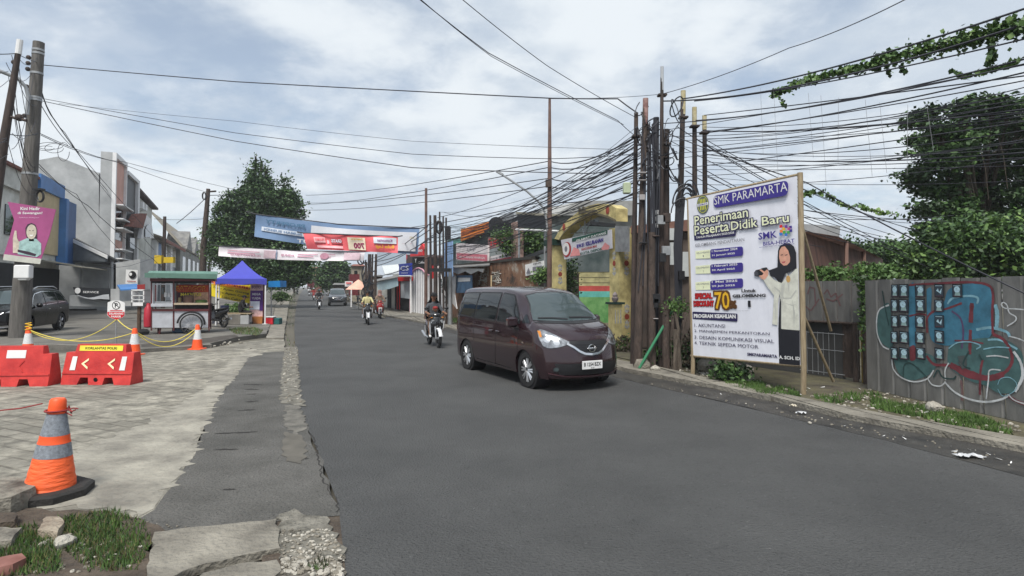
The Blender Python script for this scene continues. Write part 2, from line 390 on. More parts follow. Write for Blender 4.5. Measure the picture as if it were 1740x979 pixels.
# paved forecourt on the left
pm_ = bpy.data.materials.new('block paving'); pm_.use_nodes = True; nt = pm_.node_tree; bs = nt.nodes['Principled BSDF']; bs.inputs['Roughness'].default_value = .93
def nn(t, **k):
    n = nt.nodes.new(t)
    for a, b in k.items(): setattr(n, a, b)
    return n
tc = nn('ShaderNodeTexCoord'); mp = nn('ShaderNodeMapping'); mp.inputs['Rotation'].default_value = (0, 0, R(24)); nt.links.new(tc.outputs['Object'], mp.inputs[0])
ns = nn('ShaderNodeTexNoise'); ns.inputs['Scale'].default_value = 1.3; ns.inputs['Detail'].default_value = 3; nt.links.new(mp.outputs[0], ns.inputs['Vector'])
mv = nn('ShaderNodeMix'); mv.data_type = 'VECTOR'; mv.inputs[0].default_value = .10; nt.links.new(mp.outputs[0], mv.inputs[4]); nt.links.new(ns.outputs[1], mv.inputs[5])
br = nn('ShaderNodeTexBrick'); nt.links.new(mv.outputs[1], br.inputs[0]); br.inputs['Scale'].default_value = 1
br.inputs['Brick Width'].default_value = .42; br.inputs['Row Height'].default_value = .21; br.inputs['Mortar Size'].default_value = .013; br.inputs['Mortar Smooth'].default_value = .3
br.inputs['Color1'].default_value = (.17, .16, .135, 1); br.inputs['Color2'].default_value = (.25, .235, .20, 1); br.inputs['Mortar'].default_value = (.12, .11, .09, 1)
n2 = nn('ShaderNodeTexNoise'); n2.inputs['Scale'].default_value = .55; n2.inputs['Detail'].default_value = 9; n2.inputs['Roughness'].default_value = .65; nt.links.new(tc.outputs['Object'], n2.inputs['Vector'])
m2 = nn('ShaderNodeMapRange'); m2.inputs[1].default_value = .40; m2.inputs[2].default_value = .55; nt.links.new(n2.outputs[0], m2.inputs[0])
n3 = nn('ShaderNodeTexNoise'); n3.inputs['Scale'].default_value = 3.5; n3.inputs['Detail'].default_value = 9; n3.inputs['Roughness'].default_value = .7; nt.links.new(tc.outputs['Object'], n3.inputs['Vector'])
cc = nn('ShaderNodeMix', data_type='RGBA'); cc.inputs[6].default_value = (.17, .16, .135, 1); cc.inputs[7].default_value = (.38, .355, .30, 1)
m3 = nn('ShaderNodeMapRange'); m3.inputs[1].default_value = .33; m3.inputs[2].default_value = .66; nt.links.new(n3.outputs[0], m3.inputs[0]); nt.links.new(m3.outputs[0], cc.inputs[0])
mm = nn('ShaderNodeMix', data_type='RGBA'); nt.links.new(m2.outputs[0], mm.inputs[0]); nt.links.new(br.outputs[0], mm.inputs[6]); nt.links.new(cc.outputs[2], mm.inputs[7])
m5 = nn('ShaderNodeMix', data_type='RGBA', blend_type='MULTIPLY'); m5.inputs[0].default_value = .75
m6 = nn('ShaderNodeMix', data_type='RGBA'); nt.links.new(m3.outputs[0], m6.inputs[0]); m6.inputs[6].default_value = (.5, .5, .49, 1); m6.inputs[7].default_value = (1.15, 1.15, 1.13, 1)
nt.links.new(mm.outputs[2], m5.inputs[6]); nt.links.new(m6.outputs[2], m5.inputs[7]); nt.links.new(m5.outputs[2], bs.inputs['Base Color'])
bp = nn('ShaderNodeBump'); bp.inputs['Strength'].default_value = 1.0; bp.inputs['Distance'].default_value = .04
ad = nn('ShaderNodeMath', operation='SUBTRACT'); nt.links.new(n3.outputs[0], ad.inputs[0]); nt.links.new(br.outputs[1], ad.inputs[1]); nt.links.new(ad.outputs[0], bp.inputs['Height']); nt.links.new(bp.outputs[0], bs.inputs['Normal'])
paving = pm_
sheet('forecourt', [(-400, 600), (240, 600), (358, 592), (405, 583), (453, 577), (482, 574), (484, 600), (446, 604), (425, 606), (420, 615), (397, 648), (369, 680), (346, 730), (331, 777), (305, 815), (280, 845), (262, 870), (235, 886), (150, 872), (40, 880), (-500, 900)], .006, paving, .03, .3)
sheet('concrete_skim', [(446, 604), (428, 592), (392, 612), (345, 660), (300, 690), (250, 720), (170, 752), (110, 775), (130, 840), (60, 862), (150, 868), (235, 880), (262, 866), (280, 840), (305, 810), (331, 773), (346, 726), (369, 674), (397, 640), (421, 608)], .0095, mat('concrete skim', (.15, .14, .12), .92, scale=1.6, bump=.7, bscale=12, col2=(.34, .32, .27)), .10, .09, seed=9)
# sidewalk running away on the left
sheet('sidewalk', [(453, 577), (482, 577), (484, 560), (487, 545), (489, 530), (492, 512), (497, 500), (503, 494), (499, 494), (488, 500), (476, 508), (468, 520), (462, 545)], .05, conc, .03, .4, thick=.1)
mb = MB()
# raised lot with kerb
sheet('parking_lot', [(-700, 596), (90, 588), (240, 596), (300, 593), (358, 588), (385, 582), (405, 577), (453, 571), (462, 545), (468, 520), (476, 508), (300, 503), (-700, 503)], .09, lotm, .03, .5, thick=.16)
sheet('kerb', [(-700, 598), (90, 591), (240, 599), (300, 596), (360, 591), (356, 589), (300, 594), (240, 597), (90, 589), (-700, 596)], .10, concd, 0, thick=.17)
sheet('lot_dirt', [(236, 590), (290, 584), (350, 579), (400, 573), (405, 577), (358, 587), (300, 592), (245, 595)], .094+.0, mat('dark grit', (.035, .03, .026), .95, scale=3, col2=(.075, .065, .055)), .04, .2)
sheet('soil_bed', [(460, 872), (560, 862), (606, 900), (616, 979), V((-.95, 2.6, 0)), V((-1.7, 2.6, 0)), (440, 979)], .003, soil)
# foreground: dirt bed, slabs, rubble
sheet('soil_bed', [(-500, 905), (-200, 880), (40, 868), (150, 872), (200, 878), (250, 892), (280, 905), (262, 925), (255, 979), V((-1.9, 2.4, 0)), V((-6, 2.4, 0))], .02, soil, .06, .12)
sheet('concrete_apron', [(262, 912), (330, 903), (380, 899), (470, 889), (474, 915), (476, 940), (440, 946), (400, 955), (350, 966), (312, 979), V((-2.2, 3.5, 0)), V((-2.28, 3.75, 0))], .035, conc, .018, .08, thick=.06)
sheet('concrete_apron', [(345, 983), (400, 968), (470, 960), (478, 979), V((-1.5, 3.4, 0)), V((-2.05, 3.4, 0))], .035, conc, .015, .08, thick=.06, seed=8)
sheet('concrete_edge', [(474, 878), (500, 868), (520, 880), (556, 882), (566, 900), (580, 930), (585, 945), (570, 962), (520, 962), (480, 945), (472, 915)], .02, rubble, .03, .06, thick=.05)
sheet('gravel_bed', [(478, 945), (520, 958), (572, 955), (586, 945), (584, 985), V((-1.1, 3.2, 0)), V((-1.5, 3.2, 0)), (478, 979)], .014, mat('gravel soil', (.05, .045, .035), .95, scale=14, bump=1, bscale=40, col2=(.22, .20, .17)), .03, .06)

# right side: gutter, kerb slabs, verge
KF = [(600, 514), (655, 538), (714, 549), (758, 558), (900, 594), (1040, 627), (1080, 637), (1201, 659), (1321, 685), (1442, 715), (1583, 741), (1740, 769)]
KB = [(606, 510), (660, 533), (720, 543), (765, 552), (905, 587), (1045, 616), (1110, 628), (1200, 648), (1321, 674), (1442, 702), (1583, 727), (1740, 753)]
def fr(px): return [G(*p) for p in px]
gk = fr(KF); gb = fr(KB); ge = (G(1740, 769)-AX*12); gbb = (G(1740, 753)-AX*12)
sheet('gutter', [*[p for p in RR[4:]], back_r, ge, *KF[::-1][:-1]], .0075, gutter, .03, .3)
# verge behind the kerb, reaching to the fence and shops
ver = sheet('verge', [*[p for p in KB], gbb, gbb+NX*5, V((60, 20, 0)), V((60, 80, 0)), RF(90, 14), (612, 507)], .05, verge, 0, thick=.1)
mb = MB()
def along(pts, t):
    d = [(pts[i+1]-pts[i]).length for i in range(len(pts)-1)]; s = t*sum(d)
    for i, q in enumerate(d):
        if s <= q or i == len(d)-1: return pts[i].lerp(pts[i+1], s/q)
        s -= q
F_ = [*gk[::-1]]; B_ = [*gb[::-1]]; F_ = [ge]+F_; B_ = [gbb]+B_
NK = 62; kr = random.Random(4)
for i in range(NK):
    a, b = i/NK+.0008, (i+1)/NK-.0008; f0, f1, b0, b1 = along(F_, a), along(F_, b), along(B_, a), along(B_, b)
    z = .085+kr.uniform(-.012, .012); ins = .03
    j = [V((kr.uniform(-.02, .02), kr.uniform(-.02, .02), 0)) for _ in range(4)]
    mb.prism([f0+j[0]+V((0, 0, -.02)), f1+j[1]+V((0, 0, -.02)), b1+j[2]+V((0, 0, -.02)), b0+j[3]+V((0, 0, -.02))], V((0, 0, z+.02)), conc)
mb.build('kerb', kind='structure')
sheet('side_road', [(758, 552), (640, 533), (600, 512), RF(75, 12.5), RF(32, 12.5)], .056, conc, .05, .5)

# grass and weeds
def scatter_poly(px, n, z=0, seed=1, clump=0):
    pts = [G(*p) if len(p) == 2 else V(p) for p in px]; rg = random.Random(seed)
    x0 = min(p.x for p in pts); x1 = max(p.x for p in pts); y0 = min(p.y for p in pts); y1 = max(p.y for p in pts); out = []
    def inside(x, y):
        c = False
        for i in range(len(pts)):
            a, b = pts[i], pts[i-1]
            if (a.y > y) != (b.y > y) and x < (b.x-a.x)*(y-a.y)/(b.y-a.y)+a.x: c = not c
        return c
    cen = []
    if clump:
        while len(cen) < clump:
            x, y = rg.uniform(x0, x1), rg.uniform(y0, y1)
            if inside(x, y): cen.append((x, y))
    t = 0
    while len(out) < n and t < n*60:
        t += 1
        if cen: c = rg.choice(cen); x, y = rg.gauss(c[0], .07), rg.gauss(c[1], .07)
        else: x, y = rg.uniform(x0, x1), rg.uniform(y0, y1)
        if inside(x, y): out.append((x, y, z))
    return out
gpl = scatter_poly([(100, 885), (190, 870), (245, 890), (258, 930), (235, 975), (150, 979), (110, 940)], 3000, .02, 2, 110)
gpl += scatter_poly([(-30, 900), (60, 895), (100, 935), (110, 979), (-30, 990)], 2600, .02, 3, 60)
leafmesh('grass', gpl, .05, [grass_m, mat('grass bright', (.06, .12, .02), .8, var=.3), leafm, leafd, mat('straw', (.14, .12, .05), .9)], grassy=True, aspect=.2, seed=4, kind='stuff')
gp = scatter_poly([(1225, 652), (1290, 655), (1350, 668), (1362, 682), (1300, 678), (1240, 664)], 2500, .05, 5, 40)
gp += scatter_poly([(1480, 685), (1560, 695), (1660, 715), (1740, 740), (1740, 750), (1640, 735), (1560, 716), (1480, 700)], 2600, .05, 6, 70)
gp += scatter_poly([(1380, 680), (1500, 665), (1500, 700), (1420, 698)], 500, .05, 12, 20)
leafmesh('grass', gp, .07, [grass_m, mat('grass bright', (.07, .14, .02), .8)], grassy=True, aspect=.3, seed=5, kind='stuff')
gp = scatter_poly([(488, 500), (503, 496), (501, 530), (499, 560), (503, 590), (486, 592), (486, 560), (489, 530)], 2200, .0, 7)
gp += scatter_poly([(385, 563), (430, 560), (447, 566), (440, 575), (400, 572)], 900, .09, 8)
leafmesh('grass', gp, .11, [grass_m, leafm, mat('straw', (.14, .12, .05), .9)], grassy=True, aspect=.2, seed=6, kind='stuff')
gp = scatter_poly([(765, 549), (800, 556), (900, 580), (1040, 612), (1045, 600), (905, 565), (775, 540)], 3500, .05, 9)
leafmesh('grass', gp, .22, [grass_m, leafm, leafl], grassy=True, aspect=.16, seed=7, kind='stuff')
leafmesh('grass', scatter_poly([(520, 972), (548, 955), (560, 979)], 60, .02, 19, 3), .06, [grass_m, leafm], grassy=True, aspect=.1, seed=8, kind='stuff')
# litter and pebbles (uncountable)
def blob(mb, c, r, m, seed, flat=.6, n=8):
    rg = random.Random(seed); k = 5; rings = []
    ph = [rg.uniform(.7, 1.25) for _ in range(n)]
    for i in range(k+1):
        a = math.pi*i/k; rings.append([V(c)+V((math.cos(2*math.pi*j/n)*math.sin(a)*r*ph[j]*rg.uniform(.88, 1.1), math.sin(2*math.pi*j/n)*math.sin(a)*r*ph[j]*rg.uniform(.88, 1.1), (-math.cos(a)+.6)*r*flat*rg.uniform(.9, 1.1))) for j in range(n)])
    mb.loft(rings, m)
mb = MB(); k = 0
for (poly, n, rr, z) in (([(478, 905), (560, 905), (586, 945), (584, 985), (480, 979)], 260, .012, .02), ([(478, 950), (572, 955), (584, 985), (478, 979)], 150, .02, .014), ([(482, 592), (506, 592), (512, 690), (480, 685)], 160, .02, .012),
                     ([(60, 900), (250, 930), (240, 979), (60, 979)], 60, .014, .02), ([(1064, 645), (1297, 690), (1700, 775), (1740, 800), (1297, 698)], 90, .014, .006),
                     ([(1370, 680), (1500, 665), (1740, 735), (1740, 750), (1442, 700)], 170, .025, .05), ([(1080, 620), (1240, 640), (1360, 672), (1240, 655)], 120, .03, .05), ([(330, 583), (405, 572), (410, 585), (345, 594)], 50, .04, .01), ([(120, 870), (330, 900), (250, 900)], 60, .008, .01)):
    for p in scatter_poly(poly, n, z, 20+k): k += 1; blob(mb, p, rr*rnd.uniform(.4, 1.4), rockw if rnd.random() < (.2 if rr > .013 and z < .01 else .45) else rock, k, n=6)
mb.build('gravel', kind='stuff')
mb = MB()
for i, p in enumerate(scatter_poly([(1100, 640), (1297, 690), (1700, 775), (1740, 800), (1442, 730), (1297, 685)], 14, .012, 77)+scatter_poly([(1240, 650), (1480, 668), (1700, 735), (1500, 708)], 16, .056, 78)):
    p = V(p); a = rnd.uniform(0, 6); s_ = rnd.uniform(.012, .035); u = V((math.cos(a), math.sin(a), 0))*s_; q = V((-math.sin(a), math.cos(a), 0))*s_*.4
    mb.add([p-u-q, p+u-q+V((0, 0, .01)), p+u+q+V((0, 0, .02)), p-u+q], [(0, 1, 2, 3)], white)
mb.build('litter', kind='stuff')
def crumple(c, r, m, name, label, cat):
    mb = MB(); n = 9; vs = []; fs = []; c = V(c)
    for i in range(n):
        for j in range(n):
            x, y = (i/(n-1)-.5)*2, (j/(n-1)-.5)*2; k_ = max(0, 1-.5*(x*x+y*y))
            vs.append(c+V((x*r*rnd.uniform(.8, 1.1), y*r*.45*rnd.uniform(.7, 1.2), .01+k_*rnd.uniform(0, .05))))
    for i in range(n-1):
        for j in range(n-1):
            if (i-4)**2+(j-4)**2 < 15: a = i*n+j; fs.append((a, a+1, a+n+1, a+n))
    mb.add(vs, fs, m); return mb.build(name, label=label, cat=cat, sharp=180)
plasm = mat('plastic bag', (.55, .56, .58), .35, var=.2, scale=20)
crumple(G(1645, 778, .01), .17, plasm, 'plastic_bag', 'crumpled white plastic bag lying in the gutter at far right', 'bag')
crumple(G(1361, 704, .01), .09, plasm, 'plastic_bag', 'small clear plastic bag in the gutter below the billboard post', 'bag')
crumple(G(1347, 692, .09), .06, mat('paper scrap', (.55, .5, .4), .9), 'paper_scrap', 'flattened cream paper scrap on the kerb slabs', 'litter')

# ------------------------------------------------------------ rocks and slabs you can count
def rockobj(px, py, r, m, label, flat=.6, z=0.0, seed=1, cat='rock', name='rock', n=9):
    mb = MB(); blob(mb, G(px, py, z), r, m, seed, flat, n); return mb.build(name, label=label, cat=cat, sharp=40)
def slabrock(pts, z0, h, m, name, label, cat, seed=1):
    rg = random.Random(seed); P = [G(*p, z0) if len(p) == 2 else V(p) for p in pts]; P = ragged(P, .012, .06, seed); c = sum(P, V())/len(P)
    rings = [[p+V((0, 0, 0)) for p in P], [p+V((rg.uniform(-.008, .008), rg.uniform(-.008, .008), h*.5)) for p in P], [c+(p-c)*.96+V((0, 0, h*rg.uniform(.92, 1.0))) for p in P], [c+(p-c)*.6+V((0, 0, h*1.04)) for p in P]]
    mb = MB(); mb.loft(rings, m); return mb.build(name, label=label, cat=cat, sharp=30)
darkrock = mat('mossy dark slab', (.055, .05, .042), .95, scale=5, bump=.8, col2=(.26, .24, .20))
slabrock([(-60, 892), (20, 878), (62, 858), (50, 842), (0, 838), (-60, 840)], .0, .16, darkrock, 'concrete_slab', 'thick broken concrete slab at the left edge before the big cone', 'slab')
slabrock([(-40, 915), (25, 905), (30, 890), (-40, 890)], .0, .09, soil, 'brick', 'dirty brown brick under the broken slab at left edge', 'brick', 4)
slabrock([(-40, 942), (20, 935), (38, 912), (-10, 912), (-40, 920)], .01, .07, darkrock, 'brick', 'dull brown brick lying in the soil at left edge', 'brick', 5)
slabrock([(62, 915), (98, 918), (110, 900), (100, 890), (78, 890)], .02, .06, mat('tan brick', (.16, .12, .09), .95, scale=9, bump=.6, col2=(.36, .31, .24)), 'brick', 'tan half brick in the grass beside the white stone', 'brick', 6)
rockobj(107, 928, .08, rockw, 'pale white stone lying in the foreground grass', .55, .02, 3)
rockobj(73, 927, .03, rockw, 'tiny white pebble left of the pale stone', .6, .02, 4, name='pebble')
slabrock([(-30, 985), (22, 975), (46, 962), (38, 955), (-5, 962), (-40, 972)], .02, .06, mat('red tile', (.16, .06, .045), .8, scale=6, col2=(.26, .12, .10)), 'broken_tile', 'broken reddish roof tile at the bottom left corner', 'tile', 7)
rockobj(1586, 700, .12, rockw, 'cream boulder at the foot of the graffiti fence', .8, .05, 8)
rockobj(1201, 632, .24, rock, 'big brown boulder behind the left billboard leg', .75, .05, 9)
rockobj(1092, 628, .18, rock, 'grey rock at the foot of the green pipe', .8, .05, 10)
rockobj(1114, 632, .11, rockw, 'small pale block among the pole feet', .8, .05, 11)
rockobj(1255, 632, .14, rock, 'round grey stone under the billboard middle', .8, .05, 12)
rockobj(1270, 632, .12, rockw, 'lighter round stone under the billboard beside the grey one', .8, .05, 13)
rockobj(1376, 720, .03, rockw, 'little white stone in the gutter right of the billboard', .6, .01, 14, name='pebble')
# ============================================================ TREES
def tree(name, label, base, lobes, Y, n, size, mats, tr=.25, seed=1, group=None, clump=.35, flatness=.3, top=None, dz=None, shell=.45, limbs=7):
    rg = np.random.default_rng(seed); b = V(base); t = thing(name, label, 'tree', b, group=group); L3 = []
    for (px, py, rx, ry, *d) in lobes:
        yy = Y+(d[0] if d else rg.uniform(-.12, .12)*rx/F*Y*3); c = W(px, py, yy); L3.append((c, rx/F*yy, max(.5, rx/F*yy*.9), ry/F*yy))
    zt = max(c.z+l*.2 for c, _, _, l in L3); cx = sum(c.x for c, *_ in L3)/len(L3); cy = sum(c.y for c, *_ in L3)/len(L3)
    mb = MB(); top_ = V((cx, cy, zt)) if top is None else V(top); k = 9
    path = [b.lerp(V((b.x*.5+top_.x*.5, b.y*.5+top_.y*.5, top_.z)), i/k)+V((rg.uniform(-1, 1), rg.uniform(-1, 1), 0))*tr*.4*(i > 0) for i in range(k+1)]
    mb.tube(path, [tr*(1.25 if i == 0 else 1-.8*i/k) for i in range(k+1)], bark, 10)
    mb.build('trunk', t)
    mb = MB()
    for i, (c, rx, ry, rz) in enumerate(L3[:limbs*2]):
        s = path[min(k-1, 2+i % 6)]; mid = s.lerp(c, .5)+V((0, 0, -rz*.15))
        mb.tube([s, mid, c], [tr*.35, tr*.22, tr*.06], bark, 6)
        for j in range(5):
            d = V(rg.normal(size=3)).normalized(); mb.tube([c.lerp(mid, .3), c+V((d.x*rx*.5, d.y*ry*.5, d.z*rz*.4)), c+V((d.x*rx*.85, d.y*ry*.85, d.z*rz*.8))], [tr*.09, tr*.06, tr*.02], bark, 5)
    mb.build('limbs', t)
    P = lobe_pts([(tuple(c), a, b_, c_) for c, a, b_, c_ in L3], n, rg, clump, shell)
    leafmesh('crown', P, size, mats, parent=t, flatness=flatness, seed=seed)
    return t
# big tree on the left verge, creeper-clad with two spires
lob = [(433, 292, 9, 20), (435, 266, 2, 12), (452, 288, 3, 16), (449, 308, 10, 12), (432, 312, 12, 14), (440, 320, 24, 22), (484, 314, 5, 16), (484, 345, 22, 26), (415, 345, 34, 26), (450, 350, 34, 30), (497, 355, 20, 22), (385, 362, 22, 20), (382, 395, 24, 28), (415, 390, 34, 32), (455, 392, 36, 32), (490, 385, 22, 24), (400, 430, 34, 30), (440, 440, 36, 32), (478, 430, 30, 34), (500, 405, 18, 22), (372, 425, 15, 22), (505, 455, 22, 30), (460, 465, 34, 24), (410, 462, 26, 20), (520, 450, 14, 20)]
tree('leafy_tree', 'huge dark creeper-covered tree with two spires behind the blue tent', G(432, 520, .05), lob, 50, 60000, .25, [leafd, leafd, leafm, leafd], tr=.5, seed=3, clump=.26)
tree('leafy_tree', 'rounded dense dark tree beside the far end of the road', G(570, 500, .0), [(567, 462, 20, 16), (555, 470, 16, 20), (585, 468, 14, 18), (567, 480, 22, 12), (572, 452, 14, 10)], 85, 9000, .42, [leafd, leafd, leafm], tr=.4, seed=5, clump=.5)
tree('leafy_tree', 'low dark tree closing the end of the left sidewalk', G(500, 497, .0), [(495, 470, 22, 18), (515, 465, 14, 16), (470, 478, 18, 14), (480, 462, 20, 16)], 75, 8000, .4, [leafd, leafm], tr=.35, seed=6, clump=.5)
tree('street_tree', 'small green tree just left of the far utility pole', G(352, 510, .05), [(366, 400, 14, 22), (360, 430, 12, 20)], 62, 2500, .3, [leafm, leafl], tr=.2, seed=8, clump=.4)
# big tree behind the fence on the right
tl = random.Random(9); lob = []
for yy in range(178, 400, 17):
    x0_ = {0: 1640, 1: 1580, 2: 1556, 3: 1562, 4: 1572, 5: 1560, 6: 1578, 7: 1552, 8: 1560, 9: 1572}.get((yy-178)//17, 1580)
    x_ = x0_
    while x_ < 1800: lob.append((x_+tl.uniform(-8, 8), yy+tl.uniform(-6, 8), tl.uniform(20, 30), tl.uniform(5, 9), 20+tl.uniform(-1.8, 1.8)-20)); x_ += tl.uniform(30, 52)
tree('spreading_tree', 'tall dark tree with layered branches behind the graffiti fence', V((17.0, 21.5, 0)), lob, 20, 40000, .17, [leafd, leafd, leafd, leafm], tr=.28, seed=11, clump=.15, flatness=.5, shell=.1, limbs=14)
lob = [(1600, 462, 40, 10), (1680, 468, 50, 9), (1745, 466, 40, 9), (1556, 468, 24, 6), (1660, 415, 50, 26), (1720, 425, 50, 30), (1600, 425, 36, 20), (1570, 445, 30, 18), (1640, 445, 50, 20), (1700, 460, 60, 16), (1610, 395, 30, 18), (1680, 385, 30, 16)]
tree('leafy_tree', 'bright green bushy tree low over the graffiti fence', V((12.5, 16.2, 0)), lob, 15.5, 26000, .14, [leafm, leafl, leafd, leafd, leafm], tr=.14, seed=12, clump=.22, flatness=.3)
lob = [(1440, 420, 26, 9), (1470, 432, 40, 12), (1520, 425, 30, 14), (1500, 445, 30, 10)]
tree('leafy_tree', 'distant dark green tree line above the rusty shed', V((19, 33, 0)), lob, 32, 5000, .25, [leafd, leafm], tr=.2, seed=13, clump=.3)
tree('leafy_tree', 'small green tree behind the roofed billboard frame', FP(11.5, 900, 520)*1, [(885, 402, 24, 18), (905, 412, 16, 24), (875, 420, 20, 14), (850, 400, 10, 10)], 27, 5000, .14, [leafm, leafd, leafl], tr=.1, seed=14, clump=.22)
def bush(name, label, px, py, Y, rx, ry, n, size, mats, seed=1, cat='bush', z=0.0, group=None):
    rg = np.random.default_rng(seed); c = W(px, py, Y); a, b = rx/F*Y, ry/F*Y
    t = thing(name, label, cat, V((c.x, c.y, z)), group=group)
    P = lobe_pts([(tuple(c), a, a*.8, b), (tuple(c+V((a*.5, 0, -b*.2))), a*.6, a*.5, b*.8), (tuple(c+V((-a*.5, .1, -b*.25))), a*.55, a*.5, b*.75)], n, rg, .12, .1)
    P[:, 2] = np.maximum(P[:, 2], z+.02)
    leafmesh('foliage', P, size, mats, parent=t, seed=seed)
    mb = MB()
    for i in range(7):
        q = P[rg.integers(len(P))]; mb.tube([V((c.x+rg.uniform(-.1, .1), c.y, z)), V((c.x*.5+q[0]*.5, c.y*.5+q[1]*.5, (z+q[2])*.55)), V(q)], [.012, .009, .004], bark, 5)
    mb.build('stems', t); return t
bush('bush', 'bushy weeds around the foot of the dark pole cluster', 1130, 600, 13.4, 34, 20, 1400, .09, [leafd, leafm], 21, z=.05)
bush('bush', 'dry brushwood heap between the poles and the billboard', 1190, 590, 13.0, 26, 40, 2400, .09, [mat('dry leaves', (.07, .055, .035), .9), leafd, bark], 22, z=.05)
bush('bush', 'sprouting green shrub on the tip of the green pipe', 1146, 522, 12.9, 14, 14, 420, .07, [leafm, leafl], 23, z=.05)
bush('bush', 'spiky grass tuft under the billboard', 1240, 632, 11.2, 20, 12, 900, .10, [leafd, leafm], 24, z=.05)
bush('bush', 'dry weeds at the foot of the yellow gate pillar', 1058, 592, 16.5, 14, 24, 900, .10, [mat('dry leaves', (.07, .055, .035), .9), leafm, bark], 25, z=.05)
bush('bush', 'light green bush above the plain grey fence panel', 1410, 466, 13.5, 34, 12, 1100, .10, [leafl, leafm], 26, z=.6)
bush('bush', 'leafy bush over the fence beside the ivy post', 1490, 462, 14.2, 34, 12, 1300, .10, [leafl, leafm], 27, z=.6)
bush('bush', 'green bush beside the left pillar of the yellow gate', 925, 466, 22.5, 18, 14, 900, .12, [leafm, leafl], 28, z=.1)
bush('bush', 'dark shrub between the gate pillar and the painted wall', 968, 470, 22.5, 9, 40, 900, .12, [leafd, leafm], 29, z=.1)
bush('bush', 'green hedge along the far left sidewalk', 478, 503, 58, 14, 8, 1800, .22, [leafm, leafl], 30, z=.05)
bush('bush', 'pale flowering bush by the road bend', 500, 480, 90, 6, 5, 500, .25, [leafm, mat('white blossom', (.6, .62, .6), .8)], 31, z=.05)
bush('bush', 'green weeds behind the seated person under the tent', 398, 527, 34, 20, 14, 1400, .16, [leafm, leafl, grass_m], 33, z=.09)
# ============================================================ CARS
def cat_spline(pts, step):
    pts = [V((*p, 0)) if len(p) == 2 else V(p) for p in pts]; o = []
    for i in range(len(pts)-1):
        p0 = pts[max(0, i-1)]; p1 = pts[i]; p2 = pts[i+1]; p3 = pts[min(len(pts)-1, i+2)]
        k = max(1, int(math.ceil((p2-p1).length/step)))
        for j in range(k):
            t = j/k; o.append(.5*((2*p1)+(p2-p0)*t+(2*p0-5*p1+4*p2-p3)*t*t+(-p0+3*p1-3*p2+p3)*t*t*t))
    o.append(pts[-1]); return o
def lerp_tab(tab, x):
    if x <= tab[0][0]: return tab[0][1]
    for (a, b), (c, d) in zip(tab, tab[1:]):
        if x <= c: t = (x-a)/(c-a); return b+(d-b)*(t*t*(3-2*t) if False else t)
    return tab[-1][1]
def carshell(prof, belt, hw, sill, wheels, wr_, roof_w, plan_f, plan_r, arch, side):
    P = cat_spline(prof, .045); xf, xr = max(p.x for p in P), min(p.x for p in P); rings = []
    for p in P:
        x, zt = p.x, p.y
        zb = lerp_tab(sill, x)
        for xw in wheels:
            d = abs(x-xw)
            if d < arch: zb = max(zb, wr_+math.sqrt(max(0, arch*arch-d*d)))
        zb = min(zb, zt-.02)
        zbelt = min(lerp_tab(belt, x), zt-.05); zbelt = max(zbelt, zb+.01)
        wfull = hw
        ef = max(0, (x-(xf-.55))/.55); er = max(0, ((xr+.4)-x)/.4)
        wfull *= 1-.09*ef**2.2-.10*er**2.2
        rt = max(0, min(1, (zt-zbelt-.05)/.45)); wroof = (hw*.93)*(1-rt)+roof_w*rt; wroof *= (wfull/hw)
        rail = zt-(.075 if rt > .3 else .045); rail = max(rail, zbelt+.005)
        half = []
        for k in range(7):
            z = zb+(zbelt-zb)*k/6; wz = lerp_tab(side, z); half.append((wfull*wz, z))
        for k in range(1, 5):
            t = k/4; y = half[6][0]*(1-t)+wroof*t+.02*math.sin(math.pi*t)*rt; half.append((y, zbelt+(rail-zbelt)*t))
        for k in range(1, 8):
            a = k/7*math.pi/2; y = wroof*(math.cos(a)**.75 if k < 7 else 0); z = rail+(zt-rail)*math.sin(a)**.9; half.append((y, z))
        ring = []
        for y, z in half+[(-y, z) for y, z in half[-2::-1]]:
            t = abs(y)/hw; xx = x-plan_f*(t**2.6)*ef**1.0-plan_f*.35*t*t*max(0, min(1, (x-.2)/1.2))*(1 if x > .2 else 0)+plan_r*(t**3)*er
            ring.append(V((xx, y, z)))
        rings.append(ring)
    mb = MB(); return rings
def mk_bvh(mb):
    return BVHTree.FromPolygons([tuple(v) for v in mb.v], mb.f)
def conform(mb, poly, axis, bvh, off, m, rings=7, dens=.04, side=1):
    # poly: 2-D points; axis 'Y': (x,z) projected from the side; 'X': (y,z) from the front; '-X' from the rear; 'Z': (x,y) from above
    pts = []
    for i in range(len(poly)):
        a, b = V((*poly[i], 0)), V((*poly[(i+1) % len(poly)], 0)); k = max(1, int((b-a).length/dens))
        pts += [a.lerp(b, j/k) for j in range(k)]
    c = sum(pts, V())/len(pts)
    def proj(p):
        if axis == 'Y': o, d = V((p.x, 3*side, p.y)), V((0, -side, 0))
        elif axis == 'X': o, d = V((6, p.x, p.y)), V((-1, 0, 0))
        elif axis == '-X': o, d = V((-6, p.x, p.y)), V((1, 0, 0))
        else: o, d = V((p.x, p.y, 5)), V((0, 0, -1))
        h, nrm, _, _ = bvh.ray_cast(o, d)
        if h is None:
            h, nrm, _, _ = bvh.find_nearest(o+d*(2.2 if axis == 'Y' else 4))
        if nrm.dot(d) > 0: nrm = -nrm
        return h + nrm*off
    vs = []; n = len(pts)
    for r in range(rings): t = 1-r/rings; vs += [proj(c+(p-c)*t) for p in pts]
    vs.append(proj(c)); fs = []
    for r in range(rings-1):
        for j in range(n): a, b = r*n+j, r*n+(j+1) % n; fs.append((a, b, b+n, a+n))
    for j in range(n): fs.append(((rings-1)*n+j, (rings-1)*n+(j+1) % n, rings*n))
    mb.add(vs, fs, m)
